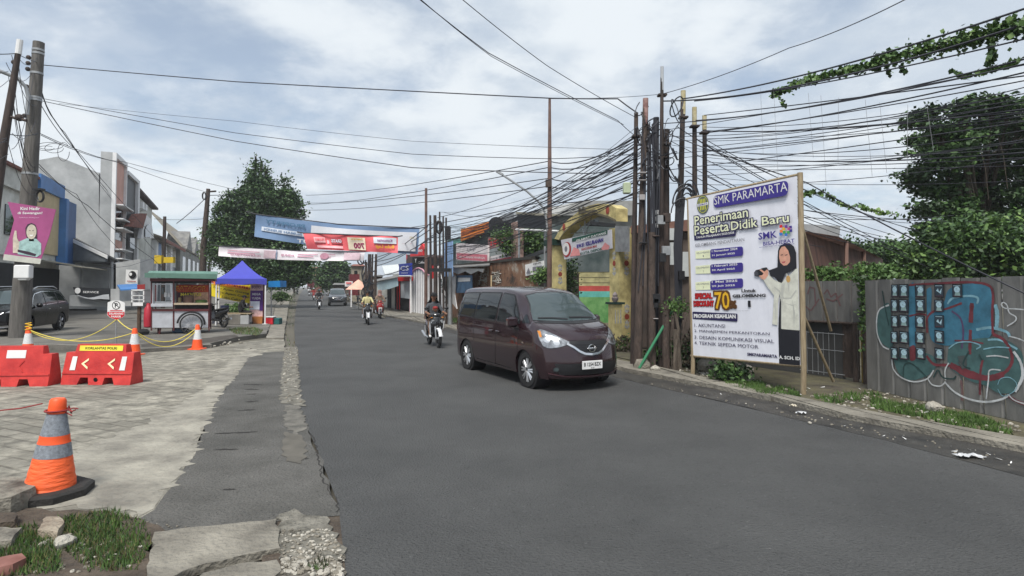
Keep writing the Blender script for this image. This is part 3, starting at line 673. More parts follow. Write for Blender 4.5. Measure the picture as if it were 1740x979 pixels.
def ribbon(mb, line, wd, axis, bvh, off, m, side=1):
    for (a, b) in zip(line, line[1:]):
        a, b = V((*a, 0)), V((*b, 0)); d = (b-a).normalized(); q = V((-d.y, d.x, 0))*wd/2
        conform(mb, [tuple((a-q).xy), tuple((b-q).xy), tuple((b+q).xy), tuple((a+q).xy)], axis, bvh, off, m, 1, .08, side)
def wheel(parent, x, y, r, wd, side, spokes=7, rimm=None, rr=.66):
    t = MB(); rimr = r*rr
    t.lathe([(rimr, -wd*.5), (r*.93, -wd*.5), (r, -wd*.36), (r, wd*.36), (r*.93, wd*.5), (rimr, wd*.5)], rubber, 32, axis='Y', caps=False)
    t.lathe([(rimr, wd*.48), (rimr*.98, 0), (rimr, -wd*.48)], black, 32, axis='Y', caps=False)
    w_ = t.build('wheel', parent, local=True); w_.location = (x, y, r)
    m = MB(); s = side; rimm = rimm or silver
    X = Matrix.Scale(-1, 4, V((0, 1, 0))) if s < 0 else Matrix.Identity(4)
    def yv(p): return V((p[0], -p[2] if False else p[1], p[2]))
    m.lathe([(rimr, -wd*.48), (rimr*.99, -wd*.3), (rimr*.9, -wd*.32), (rimr*.93, -wd*.5)], rimm, 28, axis='Y', X=Matrix.Scale(-1, 4, V((0, 1, 0))) if s > 0 else None, caps=False)
    yo = wd*.40*s
    for k in range(spokes):
        for dd in (-.13, .13):
            a = 2*math.pi*k/spokes+dd; b = 2*math.pi*k/spokes+dd*.6
            p0 = V((math.cos(b)*rimr*.18, yo, math.sin(b)*rimr*.18)); p1 = V((math.cos(a)*rimr*.95, yo*.95, math.sin(a)*rimr*.95))
            m.tube([p0, p1], [rimr*.10, rimr*.07], rimm, 5)
    m.lathe([(.001, -wd*.46), (rimr*.26, -wd*.44), (rimr*.28, -wd*.3)], rimm, 14, axis='Y', X=Matrix.Scale(-1, 4, V((0, 1, 0))) if s > 0 else None)
    m.build('rim', w_, local=True)
    d = MB(); d.lathe([(.001, 0), (rimr*.9, 0)], mat('wheel dark', (.02, .02, .022), .8, var=0), 20, axis='Y', c=(0, yo*.55, 0)); d.build('brake_disc', w_, local=True)
    return w_
def mirror_poly(p): return [(-a, b) for a, b in p][::-1]
def rnd_poly(p, r=.05, k=3):
    o = []
    n = len(p)
    for i in range(n):
        a, b, c = V((*p[i-1], 0)), V((*p[i], 0)), V((*p[(i+1) % n], 0)); d1 = (a-b); d2 = (c-b); q = min(r, d1.length*.4, d2.length*.4)
        s, e = b+d1.normalized()*q, b+d2.normalized()*q
        for j in range(k+1): t = j/k; o.append(tuple((s*(1-t)**2+b*2*t*(1-t)+e*t*t).xy))
    return o

# ---------------------------------------------------------------- the plum van
plum = mat('plum car paint', (.027, .0095, .0135), .26, .35, var=0, coat=1.0, spec=.6)
def make_van(loc, rz):
    t = thing('minivan', 'plum coloured minivan with white number plate driving towards the camera', 'car', loc, rz)
    prof = [(-2.14, .30), (-2.19, .5), (-2.19, .9), (-2.17, 1.25), (-2.12, 1.58), (-2.03, 1.74), (-1.93, 1.82), (-1.4, 1.85), (-.6, 1.855), (.1, 1.84), (.55, 1.79), (.80, 1.715), (1.02, 1.58), (1.28, 1.385), (1.47, 1.235), (1.60, 1.18), (1.85, 1.09), (2.03, .975), (2.12, .86), (2.17, .70), (2.20, .52), (2.19, .36), (2.14, .23)]
    belt = [(-2.2, 1.19), (-1, 1.17), (.6, 1.14), (1.5, 1.06), (2.2, .82)]
    sill = [(-2.2, .30), (-1.7, .24), (1.6, .22), (2.2, .22)]
    side = [(.2, .93), (.35, .975), (.5, .995), (.75, 1), (.95, .985), (1.12, .965), (1.3, .95)]
    rg = carshell(prof, belt, .865, sill, (1.335, -1.39), .315, .64, .30, .10, .375, side)
    body = MB(); body.loft(rg, plum, caps=True); bvh = mk_bvh(body); b = body.build('body', t, local=True, sharp=50)
    # wheel housings, underside
    u = MB(); u.box((0, 0, .36), (3.9, 1.30, .26), black)
    for xw in (1.335, -1.39):
        for s in (1, -1): u.lathe([(.372, -.02), (.372, .30), (.1, .30)], black, 24, axis='Y', c=(xw, s*.53 if s > 0 else -.53, .33), X=None)
    u.build('underbody', t, local=True)
    rim = MB()
    for s in (1, -1):
        for xw in (1.335, -1.39):
            pts = []
            for k in range(19):
                a = math.pi*k/18*1.0; pts.append((xw+math.cos(a)*.378, .315+math.sin(a)*.378))
            for (p, q) in zip(pts, pts[1:]):
                pass
    # glazing
    def part(name, fn, parent=t, **k): m = MB(); fn(m); return m.build(name, parent, local=True, sharp=60, **k)
    ws = [(-.72, 1.225), (-.35, 1.205), (0, 1.20), (.35, 1.205), (.72, 1.225), (.68, 1.34), (.60, 1.50), (.555, 1.665), (.3, 1.715), (0, 1.725), (-.3, 1.715), (-.555, 1.665), (-.60, 1.50), (-.68, 1.34)]
    part('windscreen_seal', lambda m: conform(m, [(a*1.035, (c-1.42)*1.05+1.42) for a, c in ws], 'X', bvh, .004, black, 9))
    wsp = part('windscreen', lambda m: conform(m, ws, 'X', bvh, .008, glassw, 10))
    def wip(m):
        for (a, c, y) in (((.60, 1.235), (.0, 1.255), 0), ((-.05, 1.225), (-.62, 1.255), 0)):
            ribbon(m, [a, ((a[0]+c[0])/2, 1.25), c], .022, 'X', bvh, .022, black)
    part('wiper', wip)
    part('cowl', lambda m: conform(m, [(-.73, 1.18), (0, 1.155), (.73, 1.18), (.72, 1.225), (0, 1.20), (-.72, 1.225)], 'X', bvh, .005, black, 3))
    fw = rnd_poly([(1.02, 1.17), (.80, 1.40), (.54, 1.66), (.10, 1.70), (.10, 1.17)], .05)
    qw = rnd_poly([(1.34, 1.17), (1.12, 1.34), (1.08, 1.17)], .03)
    mw = rnd_poly([(.00, 1.18), (.00, 1.70), (-.98, 1.70), (-.98, 1.19)], .06)
    rw = rnd_poly([(-1.04, 1.19), (-1.04, 1.70), (-1.84, 1.68), (-1.97, 1.56), (-2.02, 1.22)], .07)
    for s in (1, -1):
        part('window_seal', lambda m: [conform(m, q, 'Y', bvh, .004, black, 4, side=s) for q in (rnd_poly([(1.06, 1.145), (.82, 1.43), (.55, 1.69), (.07, 1.73), (.07, 1.145)], .05), rnd_poly([(.03, 1.15), (.03, 1.73), (-1.01, 1.73), (-1.01, 1.16)], .06), rnd_poly([(-1.0, 1.16), (-1.0, 1.73), (-1.86, 1.71), (-2.0, 1.58), (-2.05, 1.19)], .07))])
        for nm, q in (('side_window', fw), ('side_window', mw), ('rear_side_window', rw), ('quarter_window', qw)):
            part(nm, lambda m: conform(m, q, 'Y', bvh, .009, glass, 5, side=s))
        # door seams and side trim
        sm = mat('seam', (.006, .004, .005), .6, var=0)
        def seams(m):
            for ln in ([(1.06, 1.15), (1.02, .9), (.98, .42), (.93, .27)], [(.06, 1.15), (.07, .6), (.03, .27)], [(-1.0, 1.15), (-1.0, .85), (-.96, .62)], [(.9, .28), (-.9, .30)], [(.04, .93), (-1.9, .97)]):
                ribbon(m, ln, .011, 'Y', bvh, .003, sm, s)
        part('door_seams', seams)
        [part('door_handle', lambda m: m.box((xh, s*.872, .95), (.16, .035, .035), plum, b=.01)) for xh in (.19, -.12)]
        mi = MB(); mi.box((.96, s*.95, 1.18), (.11, .22, .20), plum, b=.04); mi.box((1.0, s*.85, 1.06), (.06, .14, .04), black); mo = mi.build('wing_mirror', t, local=True)
        hl = rnd_poly([(.39, .87), (.42, .83), (.58, .78), (.72, .76), (.80, .80), (.815, .90), (.80, 1.02), (.76, 1.08), (.66, 1.04), (.50, .93)], .03)
        hl = hl if s > 0 else mirror_poly(hl)
        lens = mat('headlight lens', (.34, .355, .38), .12, .6, var=.5, scale=14)
        part('headlight_seal', lambda m: conform(m, [((a-(.62*s))*1.06+.62*s, (c-.9)*1.08+.9) for a, c in hl], 'X', bvh, .003, black, 4))
        h = part('headlight', lambda m: conform(m, hl, 'X', bvh, .009, lens, 5))
        def bulbs(m):
            for (yy, zz, rr) in ((.60, .86, .05), (.73, .90, .045)):
                q = [(yy*s+rr*math.cos(k*.63), zz+rr*math.sin(k*.63)) for k in range(10)]; conform(m, q, 'X', bvh, .013, chrome, 2)
        part('reflector', bulbs, h)
        part('indicator', lambda m: conform(m, [(s*.775, .95), (s*.80, .94), (s*.79, 1.05), (s*.76, 1.05)], 'X', bvh, .013, mat('amber', (.55, .2, .03), .3, var=0), 2), h)
        part('fog_lamp', lambda m: [conform(m, [(s*.63+.055*math.cos(k*.52), .40+.05*math.sin(k*.52)) for k in range(12)], 'X', bvh, .012, black, 2), conform(m, [(s*.63+.035*math.cos(k*.52), .40+.032*math.sin(k*.52)) for k in range(12)], 'X', bvh, .018, glassw, 2)])
        part('tail_lamp', lambda m: conform(m, [(-2.14, .85), (-2.0, .85), (-2.0, 1.15), (-2.1, 1.2)], 'Y', bvh, .008, mat('red lens', (.35, .02, .02), .2, var=0), 3, side=s))
        part('side_marker', lambda m: conform(m, [(1.18, .80), (1.25, .80), (1.25, .83), (1.18, .83)], 'Y', bvh, .008, chrome, 1, side=s))
    gr = [(-.42, .885), (0, .88), (.42, .885), (.40, .82), (.24, .70), (.10, .665), (-.10, .665), (-.24, .70), (-.40, .82)]
    g = part('grille', lambda m: conform(m, gr, 'X', bvh, .006, black, 6))
    def slats(m):
        for z in (.83, .795, .76, .73): w_ = .37 if z > .8 else (.33 if z > .77 else (.29 if z > .74 else .26)); ribbon(m, [(-w_, z), (-.1, z-.004), (.1, z-.004), (w_, z)], .011, 'X', bvh, .018, mat('grille grey', (.05, .05, .055), .35, .5, var=0))
    part('grille_bars', slats, g)
    part('chrome_trim', lambda m: ribbon(m, [(-.44, .84), (-.33, .775), (-.24, .705), (-.14, .66), (0, .648), (.14, .66), (.24, .705), (.33, .775), (.44, .84)], .036, 'X', bvh, .022, chrome), g)
    def badge(m):
        n = 22
        h, nr, _, _ = bvh.ray_cast(V((6, 0, .755)), V((-1, 0, 0))); X = Matrix.Translation(h+V((.03, 0, 0)))
        ring = [V((0, math.cos(2*math.pi*k/n)*.072, math.sin(2*math.pi*k/n)*.062)) for k in range(n+1)]
        m.tube(ring, .013, chrome, 6, X=X); m.box((0, 0, 0), (.02, .19, .032), chrome, X=X, b=.006)
    part('emblem', badge, g)
    lo = [(-.62, .35), (0, .335), (.62, .35), (.66, .28), (0, .255), (-.66, .28)]
    part('lower_intake', lambda m: conform(m, [(-.66, .50), (.66, .50), (.58, .30), (-.58, .30)], 'X', bvh, .005, black, 5))
    part('bumper_line', lambda m: ribbon(m, [(-.74, .33), (-.5, .285), (0, .27), (.5, .285), (.74, .33)], .02, 'X', bvh, .012, mat('bumper edge', (.10, .05, .06), .3, .3, var=0)))
    part('bonnet_seam', lambda m: [ribbon(m, [(.46, .98), (.55, 1.07), (.66, 1.17)], .012, 'X', bvh, .003, sm), ribbon(m, [(-.46, .98), (-.55, 1.07), (-.66, 1.17)], .012, 'X', bvh, .003, sm), ribbon(m, [(-.46, .90), (0, .885), (.46, .90)], .010, 'X', bvh, .003, sm)])
    hx = bvh.ray_cast(V((6, 0, .47)), V((-1, 0, 0)))[0].x+.02
    p = MB(); p.box((hx, -.02, .47), (.015, .43, .145), white, b=.004); np_ = p.build('number_plate', t, local=True)
    tx = MB(); pn = Panel(V((hx+.009, -.235, .4)), V((hx+.009, .195, .4)), V((hx+.009, -.235, .54)))
    pn.N = V((1, 0, 0)); X0 = tmesh('B 1254 BZX', .02)
    def ltext(mb, s_, cy, cz, wd, ht, m):
        vs, fs = tmesh(s_, .02); x0, x1 = min(q.x for q in vs), max(q.x for q in vs); y0, y1 = min(q.y for q in vs), max(q.y for q in vs)
        mb.add([V((hx+.0105, cy+((q.x-(x0+x1)/2)/(x1-x0)*wd), cz+(q.y-(y0+y1)/2)/(y1-y0)*ht)) for q in vs], fs, m)
    ltext(tx, 'B 1254 BZX', -.02, .482, .36, .065, black); ltext(tx, '05 28', -.02, .42, .07, .02, black); tx.build('plate_lettering', np_, local=True)
    an = MB(); an.tube([(.35, .0, 1.83), (.28, 0, 1.93), (.1, 0, 2.05)], [.006, .004, .003], black, 5); an.build('antenna', t, local=True)
    fl = MB(); fl.tube([(1.12, 0, 1.30), (1.10, 0, 1.42)], .01, silver, 6)
    for x in (1.335, -1.39):
        for s in (1, -1): wheel(t, x, s*.752, .325, .20, s, 8, rr=.70, rimm=mat('rim silver', (.62, .63, .65), .3, .75, var=0))
    return t
vdir = V((.403, -.915, 0)); 
VAN_ANG = math.atan2(-2.5, 1.09)
c_f = G(885, 658); c_r = G(800, 625)
hd = (c_f-c_r).normalized(); VAN_ANG = math.atan2(hd.y, hd.x)
lf = V((-hd.y, hd.x, 0)); vc = (c_f+c_r)/2 + lf*.735
if vc.x < ((c_f+c_r)/2).x: vc = (c_f+c_r)/2 - lf*.735
make_van((vc.x+.10, vc.y-.1, .004), VAN_ANG+R(5))

# ---------------------------------------------------------------- generic SUVs
def make_suv(name, label, loc, rz, paint, L_=4.6, Wd=.91, Hh=1.68, chromebar=True, windowtrim=None, rails=False):
    t = thing(name, label, 'car', loc, rz); h = L_/2; k = Hh/1.68
    prof = [(-h+.06, .36), (-h, .55), (-h+.02, .95), (-h+.10, 1.15), (-h+.42, 1.5*k), (-h+.65, 1.60*k), (-1.0, 1.67*k), (-.3, 1.68*k), (.3, 1.63*k), (.60, 1.52*k), (1.0, 1.25), (1.22, 1.10), (1.5, 1.05), (h-.35, .98), (h-.12, .88), (h-.03, .74), (h, .55), (h-.01, .4), (h-.06, .26)]
    belt = [(-h, 1.05), (0, 1.0), (1.2, .96), (h, .8)]; sill = [(-h, .36), (-1.8, .28), (1.8, .26), (h, .26)]
    side = [(.2, .94), (.4, .985), (.65, 1), (.85, .995), (1.0, .975), (1.3, .95)]
    rg = carshell(prof, belt, Wd, sill, (h-.92, -h+.98), .34, Wd*.74, .30, .14, .40, side)
    body = MB(); body.loft(rg, paint); bvh = mk_bvh(body); body.build('body', t, local=True, sharp=50)
    def part(nm, fn, parent=t): m = MB(); fn(m); return m.build(nm, parent, local=True, sharp=60)
    part('underbody', lambda m: m.box((0, 0, .4), (L_-.5, Wd*1.55, .28), black))
    ws = [(-.74, 1.14), (0, 1.11), (.74, 1.14), (.68, 1.35*k), (.60, 1.53*k), (0, 1.575*k), (-.60, 1.53*k), (-.68, 1.35*k)]
    part('windscreen', lambda m: conform(m, ws, 'X', bvh, .008, glassw, 8))
    part('rear_window', lambda m: conform(m, [(-.66, 1.18), (.66, 1.18), (.56, 1.5*k), (-.56, 1.5*k)], '-X', bvh, .008, glass, 6))
    for s in (1, -1):
        ws2 = rnd_poly([(1.0, 1.03), (.50, 1.44*k), (.0, 1.52*k), (-.9, 1.52*k), (-1.45, 1.47*k), (-1.85, 1.16)], .06)
        part('window_trim', lambda m: conform(m, [((a+.3)*1.03-.3, (c-1.27)*1.10+1.27) for a, c in ws2], 'Y', bvh, .004, windowtrim or black, 4, side=s))
        part('side_window', lambda m: conform(m, ws2, 'Y', bvh, .009, glass, 6, side=s))
        part('window_pillar', lambda m: [ribbon(m, [(.02, 1.03), (.0, 1.52*k)], .05, 'Y', bvh, .013, black, s), ribbon(m, [(-1.05, 1.05), (-1.02, 1.51*k)], .05, 'Y', bvh, .013, black, s)])
        part('door_seams', lambda m: [ribbon(m, [(.04, 1.02), (.05, .35)], .012, 'Y', bvh, .003, black, s), ribbon(m, [(-1.0, 1.02), (-.95, .75)], .012, 'Y', bvh, .003, black, s), ribbon(m, [(1.05, .95), (1.0, .35)], .012, 'Y', bvh, .003, black, s)])
        [part('door_handle', lambda m: m.box((xh, s*(Wd+.01), .90), (.16, .03, .03), chrome)) for xh in (-.15, -1.12)]
        part('wing_mirror', lambda m: m.box((.82, s*(Wd+.08), 1.06), (.10, .20, .15), paint, b=.04))
        hl = [(s*.50, .82), (s*.86, .84), (s*.87, .95), (s*.62, .91)]
        part('headlight', lambda m: conform(m, hl if s > 0 else hl[::-1], 'X', bvh, .01, mat('headlight lens', (.55, .57, .6), .12, .55), 3))
        part('tail_lamp', lambda m: conform(m, [(s*.6, .98), (s*.86, .98), (s*.84, 1.1), (s*.6, 1.08)], '-X', bvh, .01, mat('red lens', (.35, .02, .02), .2, var=0), 3))
        if rails: part('roof_rail', lambda m: m.tube([(.35, s*.60, 1.63*k), (.1, s*.62, 1.71*k), (-1.2, s*.62, 1.72*k), (-1.6, s*.6, 1.63*k)], .022, silver, 6))
    part('grille', lambda m: conform(m, [(-.42, .82), (.42, .82), (.36, .60), (-.36, .60)], 'X', bvh, .008, mat('grille grey', (.05, .05, .055), .35, .5, var=0), 4))
    part('grille_trim', lambda m: [ribbon(m, [(-.46, .84), (-.22, .62), (0, .58), (.22, .62), (.46, .84)], .03, 'X', bvh, .016, chrome), ribbon(m, [(-.40, .74), (.40, .74)], .02, 'X', bvh, .016, chrome)])
    part('lower_intake', lambda m: conform(m, [(-.6, .50), (.6, .50), (.6, .34), (-.6, .34)], 'X', bvh, .008, black, 3))
    part('bumper_bar', lambda m: ribbon(m, [(-.62, .36), (0, .33), (.62, .36)], .07, 'X', bvh, .02, silver if chromebar else chrome))
    p = MB(); hx = bvh.ray_cast(V((6, 0, .52)), V((-1, 0, 0)))[0].x+.02; p.box((hx, 0, .52), (.015, .40, .12), mat('plate black', (.03, .03, .03), .5, var=0)); p.build('number_plate', t, local=True)
    for x in (h-.92, -h+.98):
        for s in (1, -1): wheel(t, x, s*(Wd-.12), .345, .22, s, 5)
    return t
cg = G(573, 527)
make_suv('suv', 'grey suv approaching in the middle distance behind the scooters', (G(573, 519).x, G(573, 519).y, .004), math.atan2(-.93, .30), mat('grey car paint', (.085, .09, .10), .28, .5, var=0, coat=1), L_=4.5, Wd=.87, Hh=1.66)
make_suv('suv', 'black suv parked behind the concrete utility pole', (-18.9, 22.6, .09), math.atan2(-.93, .28), mat('black car paint', (.004, .0045, .005), .22, 0, var=0, spec=.35), windowtrim=chrome, rails=True, Wd=.92, Hh=1.72)

# ============================================================ RIDERS AND SCOOTERS
def figure(name, parent, joints, bones, colors, label=None, cat=None, group=None, head=None, sub=2, loc=None):
    # joints: name -> (pos, radius); bones: (a, b, material key)
    keys = list(joints); me = bpy.data.meshes.new('fig'); me.from_pydata([joints[k][0] for k in keys], [(keys.index(a), keys.index(b)) for a, b, _ in bones], [])
    ob = bpy.data.objects.new('fig', me); COL.objects.link(ob)
    sk = ob.modifiers.new('s', 'SKIN'); sk.use_smooth_shade = True
    for i, k in enumerate(keys):
        r = joints[k][1]; me.skin_vertices[0].data[i].radius = r if isinstance(r, tuple) else (r, r); me.skin_vertices[0].data[i].use_root = (k == 'pelvis')
    ss = ob.modifiers.new('u', 'SUBSURF'); ss.levels = sub; ss.render_levels = sub
    dg = bpy.context.evaluated_depsgraph_get(); dg.update(); m2 = bpy.data.meshes.new_from_object(ob.evaluated_get(dg))
    bpy.data.objects.remove(ob)
    vs = [v.co.copy() for v in m2.vertices]; fs = [list(p.vertices) for p in m2.polygons]; bpy.data.meshes.remove(m2)
    mb = MB(); mb.v = vs
    segs = [(V(joints[a][0]), V(joints[b][0]), k, (joints[a][1] if not isinstance(joints[a][1], tuple) else joints[a][1][0])) for a, b, k in bones]
    for f in fs:
        c = sum((vs[i] for i in f), V())/len(f); best = 9; bk = None
        for a, b, k, r in segs:
            d = b-a; t = max(0, min(1, (c-a).dot(d)/max(1e-9, d.length_squared))); q = (c-(a+d*t)).length-r*.7
            if q < best: best, bk = q, k
        mb.f.append(f); mb.m.append(mb.mi(colors[bk]))
    # face: nose, hands: fingers
    if head:
        hc, fw_ = V(head[0]), V(head[1]).normalized(); sd_ = fw_.cross(V((0, 0, 1))).normalized()
        mb.ball(hc+fw_*.105+V((0, 0, -.012)), .017, skin, 8, sc_=(1, 1, 1.4))
        for s in (1, -1): mb.ball(hc+sd_*s*.078+V((0, 0, -.01)), .024, skin, 8, sc_=(.6, .6, 1.2)); mb.ball(hc+fw_*.086+sd_*s*.032+V((0, 0, .015)), .011, black, 6)
        mb.ball(hc+fw_*.088+V((0, 0, -.055)), .02, mat('lips', (.2, .06, .05), .6, var=0), 8, sc_=(1, 1, .35))
    for k in keys:
        if k.startswith('hand'):
            hp = V(joints[k][0]); e = V(joints['elbow'+k[4:]][0]); d = (hp-e).normalized(); q = d.cross(V((0, 0, 1))).normalized()
            for i in range(4):
                o = hp+d*.03+q*(i-1.5)*.02; ln = (.075, .085, .08, .062)[i]
                mb.tube([o, o+d*ln*.5+V((0, 0, .004)), o+d*ln*.8+V((0, 0, -.025)), o+d*ln*.6+V((0, 0, -.05))], [.010, .010, .009, .007], skin, 6)
            s = 1 if k.endswith('l') else -1
            mb.tube([hp-q*.03*s, hp-q*.045*s+d*.03, hp-q*.03*s+d*.05+V((0, 0, -.02))], [.012, .011, .008], skin, 6)
    ob = mb.build(name, parent, label=label, cat=cat, group=group, local=True, sharp=180)
    if loc is not None: ob.location = loc
    return ob
def rider(label, loc, rz, shirt, trousers, sleeve=True, shoe=None, helmet=None, seat=.78, lean=0, child=False, x0=-.12, scale=1, headscarf=None, cap=False, shorts=False, group=None, veil=None, arms=True):
    t = thing('person', label, 'person', loc, rz, group=group); t.scale = (scale,)*3
    x = x0; S = seat
    J = {'pelvis': ((x, 0, S+.07), (.13, .16)), 'waist': ((x+.03, 0, S+.22), (.115, .145)), 'chest': ((x+.07+lean, 0, S+.42), (.12, .17)), 'collar': ((x+.09+lean, 0, S+.54), (.07, .09)),
         'neck': ((x+.10+lean, 0, S+.61), .052), 'chin': ((x+.125+lean, 0, S+.68), (.07, .065)), 'head': ((x+.125+lean, 0, S+.745), (.092, .082)), 'crown': ((x+.115+lean, 0, S+.80), (.075, .068)),
         'shoulder_l': ((x+.08+lean, .17, S+.50), .065), 'elbow_l': ((x+.22+lean, .27, S+.27), .046), 'wrist_l': ((x+.46, .27, S+.25), .032), 'hand_l': ((x+.53, .265, S+.25), (.034, .026)),
         'shoulder_r': ((x+.08+lean, -.17, S+.50), .065), 'elbow_r': ((x+.22+lean, -.27, S+.27), .046), 'wrist_r': ((x+.46, -.27, S+.25), .032), 'hand_r': ((x+.53, -.265, S+.25), (.034, .026)),
         'hip_l': ((x+.04, .09, S+.04), .095), 'knee_l': ((x+.44, .21, S-.06), .068), 'ankle_l': ((x+.34, .17, S-.42), .042), 'toe_l': ((x+.50, .19, S-.47), .035),
         'hip_r': ((x+.04, -.09, S+.04), .095), 'knee_r': ((x+.44, -.21, S-.06), .068), 'ankle_r': ((x+.34, -.17, S-.42), .042), 'toe_r': ((x+.50, -.19, S-.47), .035)}
    B = [('pelvis', 'waist', 's'), ('waist', 'chest', 's'), ('chest', 'collar', 's'), ('collar', 'neck', 'k'), ('neck', 'chin', 'k'), ('chin', 'head', 'k'), ('head', 'crown', 'k')]
    for q in 'lr': B += [('chest', 'shoulder_'+q, 's'), ('shoulder_'+q, 'elbow_'+q, 's'), ('elbow_'+q, 'wrist_'+q, 's' if sleeve else 'k'), ('wrist_'+q, 'hand_'+q, 'k'), ('pelvis', 'hip_'+q, 't'), ('hip_'+q, 'knee_'+q, 't'), ('knee_'+q, 'ankle_'+q, 'k' if shorts else 't'), ('ankle_'+q, 'toe_'+q, 'f')]
    hd_ = J['head'][0]
    figure('body', t, J, B, {'s': shirt, 't': trousers, 'k': skin, 'f': shoe or black}, head=(hd_, (1, 0, 0)))
    hm = MB()
    if helmet:
        prof = [(.128*math.cos(a), .128*math.sin(a)) for a in [R(-25+i*11.5) for i in range(11)]]
        hm.lathe([(max(.001, r), z) for r, z in prof], helmet, 18, c=(hd_[0]-.015, 0, hd_[2]+.02), sx=1.12, sy=.98); hm.build('helmet', t, local=True)
        v = MB(); v.lathe([(.138, -.05), (.142, 0), (.135, .045)], glassw, 18, c=(hd_[0]+.012, 0, hd_[2]+.015), sx=1.05, sy=.93, caps=False); v.build('visor', t, local=True) if helmet is not None and lean == 0 else None
    elif cap:
        hm.lathe([(.10, 0), (.108, .03), (.095, .075), (.055, .105), (.001, .112)], cap if cap is not True else black, 16, c=(hd_[0], 0, hd_[2]+.03)); hm.box((hd_[0]+.13, 0, hd_[2]+.045), (.11, .14, .014), cap if cap is not True else black); hm.build('cap', t, local=True)
    elif headscarf:
        hm.lathe([(.13, -.26), (.155, -.2), (.12, -.11), (.112, -.02), (.115, .05), (.09, .11), (.04, .135), (.001, .14)], headscarf, 18, c=(hd_[0]-.025, 0, hd_[2]), sx=1.0, sy=.95); hm.build('headscarf', t, local=True)
    else:
        hm.lathe([(.09, -.03), (.098, .03), (.085, .075), (.05, .10), (.001, .108)], mat('hair black', (.012, .01, .009), .6, var=0), 16, c=(hd_[0]-.02, 0, hd_[2]+.005), sx=1.05); hm.build('hair', t, local=True)
    if veil:   # open jacket ballooning behind the rider
        vb = MB(); rings = []
        for i, (zz, ww, bk) in enumerate(((S-.02, .20, -.24), (S+.15, .25, -.30), (S+.35, .26, -.30), (S+.52, .22, -.20), (S+.66, .12, -.10), (S+.78, .10, -.07))):
            rings.append([V((x+bk*math.cos(a)*1.0+.05, ww*math.sin(a), zz)) for a in [R(-95+19*j) for j in range(11)]])
        vb.loft(rings, veil, closed=False, caps=False); vb.build('jacket', t, local=True)
    return t
def make_scooter(label, loc, rz, col, accent, group='scooters on the road', plate=False, sign=True, box=False, simple=False):
    t = thing('scooter', label, 'motor scooter', loc, rz, group=group)
    def part(nm, fn, parent=t): m = MB(); fn(m); return m.build(nm, parent, local=True)
    def whl(x):
        q = part('wheel', lambda m: m.tube([V((math.cos(a)*.235, 0, math.sin(a)*.235)) for a in [2*math.pi*i/26 for i in range(27)]], .045, rubber, 8, caps=False)); q.location = (x, 0, .28)
        m = MB(); m.tube([V((math.cos(a)*.19, 0, math.sin(a)*.19)) for a in [2*math.pi*i/26 for i in range(27)]], .018, black, 6, caps=False)
        for i in range(5): a = 2*math.pi*i/5; m.tube([(0, 0, 0), (math.cos(a)*.19, 0, math.sin(a)*.19)], .014, black, 5)
        m.lathe([(.001, -.05), (.045, -.05), (.045, .05), (.001, .05)], silver, 12, axis='Y'); m.build('rim', q, local=True)
    whl(.64); whl(-.60)
    def ell(x, z, a, b, pw=2.0, n=14): return [V((x, a*math.cos(q)*abs(math.cos(q))**(2/pw-1) if False else a*math.cos(q), z+b*math.sin(q))) for q in [2*math.pi*i/n for i in range(n)]]
    part('fork', lambda m: [m.tube([(.64, s*.075, .28), (.50, s*.075, .62)], .022, silver, 6) for s in (1, -1)]+[m.tube([(.50, 0, .60), (.36, 0, .98)], .035, black, 8)])
    part('front_fender', lambda m: m.loft([[V((.64+math.cos(a)*r_, y, .28+math.sin(a)*r_)) for (y, r_) in ((-.06, .285), (-.045, .315), (0, .33), (.045, .315), (.06, .285), (0, .29))] for a in [R(15+i*13) for i in range(10)]], accent))
    # leg shield and front cowl
    def shield(m):
        m.loft([[V((x+.09*(1-abs(s)**2), s*w_, z)) for s in (-1, -.7, -.35, 0, .35, .7, 1)]+[V((x-.03+.05*(1-abs(s)**2), s*w_*.96, z)) for s in (1, .5, 0, -.5, -1)] for (x, z, w_) in ((.22, .30, .10), (.30, .40, .17), (.38, .55, .20), (.42, .68, .215), (.40, .82, .20), (.36, .92, .15))], col)
    part('leg_shield', shield)
    [part('side_panel', lambda m: m.prism([V((.41, s*.215, .80)), V((.30, s*.225, .62)), V((.22, s*.17, .36)), V((.33, s*.16, .42)), V((.44, s*.19, .62))], V((.02, s*.015, 0)), accent)) for s in (1, -1)]
    [part('headlight', lambda m: m.loft([[V((.485-k*.02, s*(.03), .80+.0)), V((.46-k*.02, s*.15, .84)), V((.43-k*.02, s*.19, .76)), V((.46-k*.02, s*.14, .66)), V((.50-k*.02, s*.03, .68))] for k in (0, 2)], mat('lamp glass', (.62, .64, .68), .1, .5, var=.2, scale=20))) for s in (1, -1)]
    part('front_visor', lambda m: m.loft([[V((.44, y*.8, .86)) for y in (-.16, 0, .16)]+[V((.40, y*.8, .86)) for y in (.16, 0, -.16)], [V((.36, y*.7, 1.02)) for y in (-.12, 0, .12)]+[V((.33, y*.7, 1.02)) for y in (.12, 0, -.12)]], black))
    hb = part('handlebar', lambda m: [m.tube([(.33, -.33, 1.0), (.36, -.15, .97), (.37, 0, .96), (.36, .15, .97), (.33, .33, 1.0)], .017, black, 7), m.ball((.38, 0, .98), .085, col, 10, sc_=(.9, 1.6, .7))])
    for s in (1, -1): part('mirror', lambda m: [m.tube([(.34, s*.22, 1.0), (.34, s*.30, 1.15)], .007, black, 5), m.ball((.34, s*.32, 1.18), .055, black, 8, sc_=(.3, 1.2, .8))]); part('turn_signal', lambda m: m.ball((.44, s*.17, .90), .03, mat('amber', (.55, .2, .03), .3, var=0), 7, sc_=(.8, 1.3, .6)))
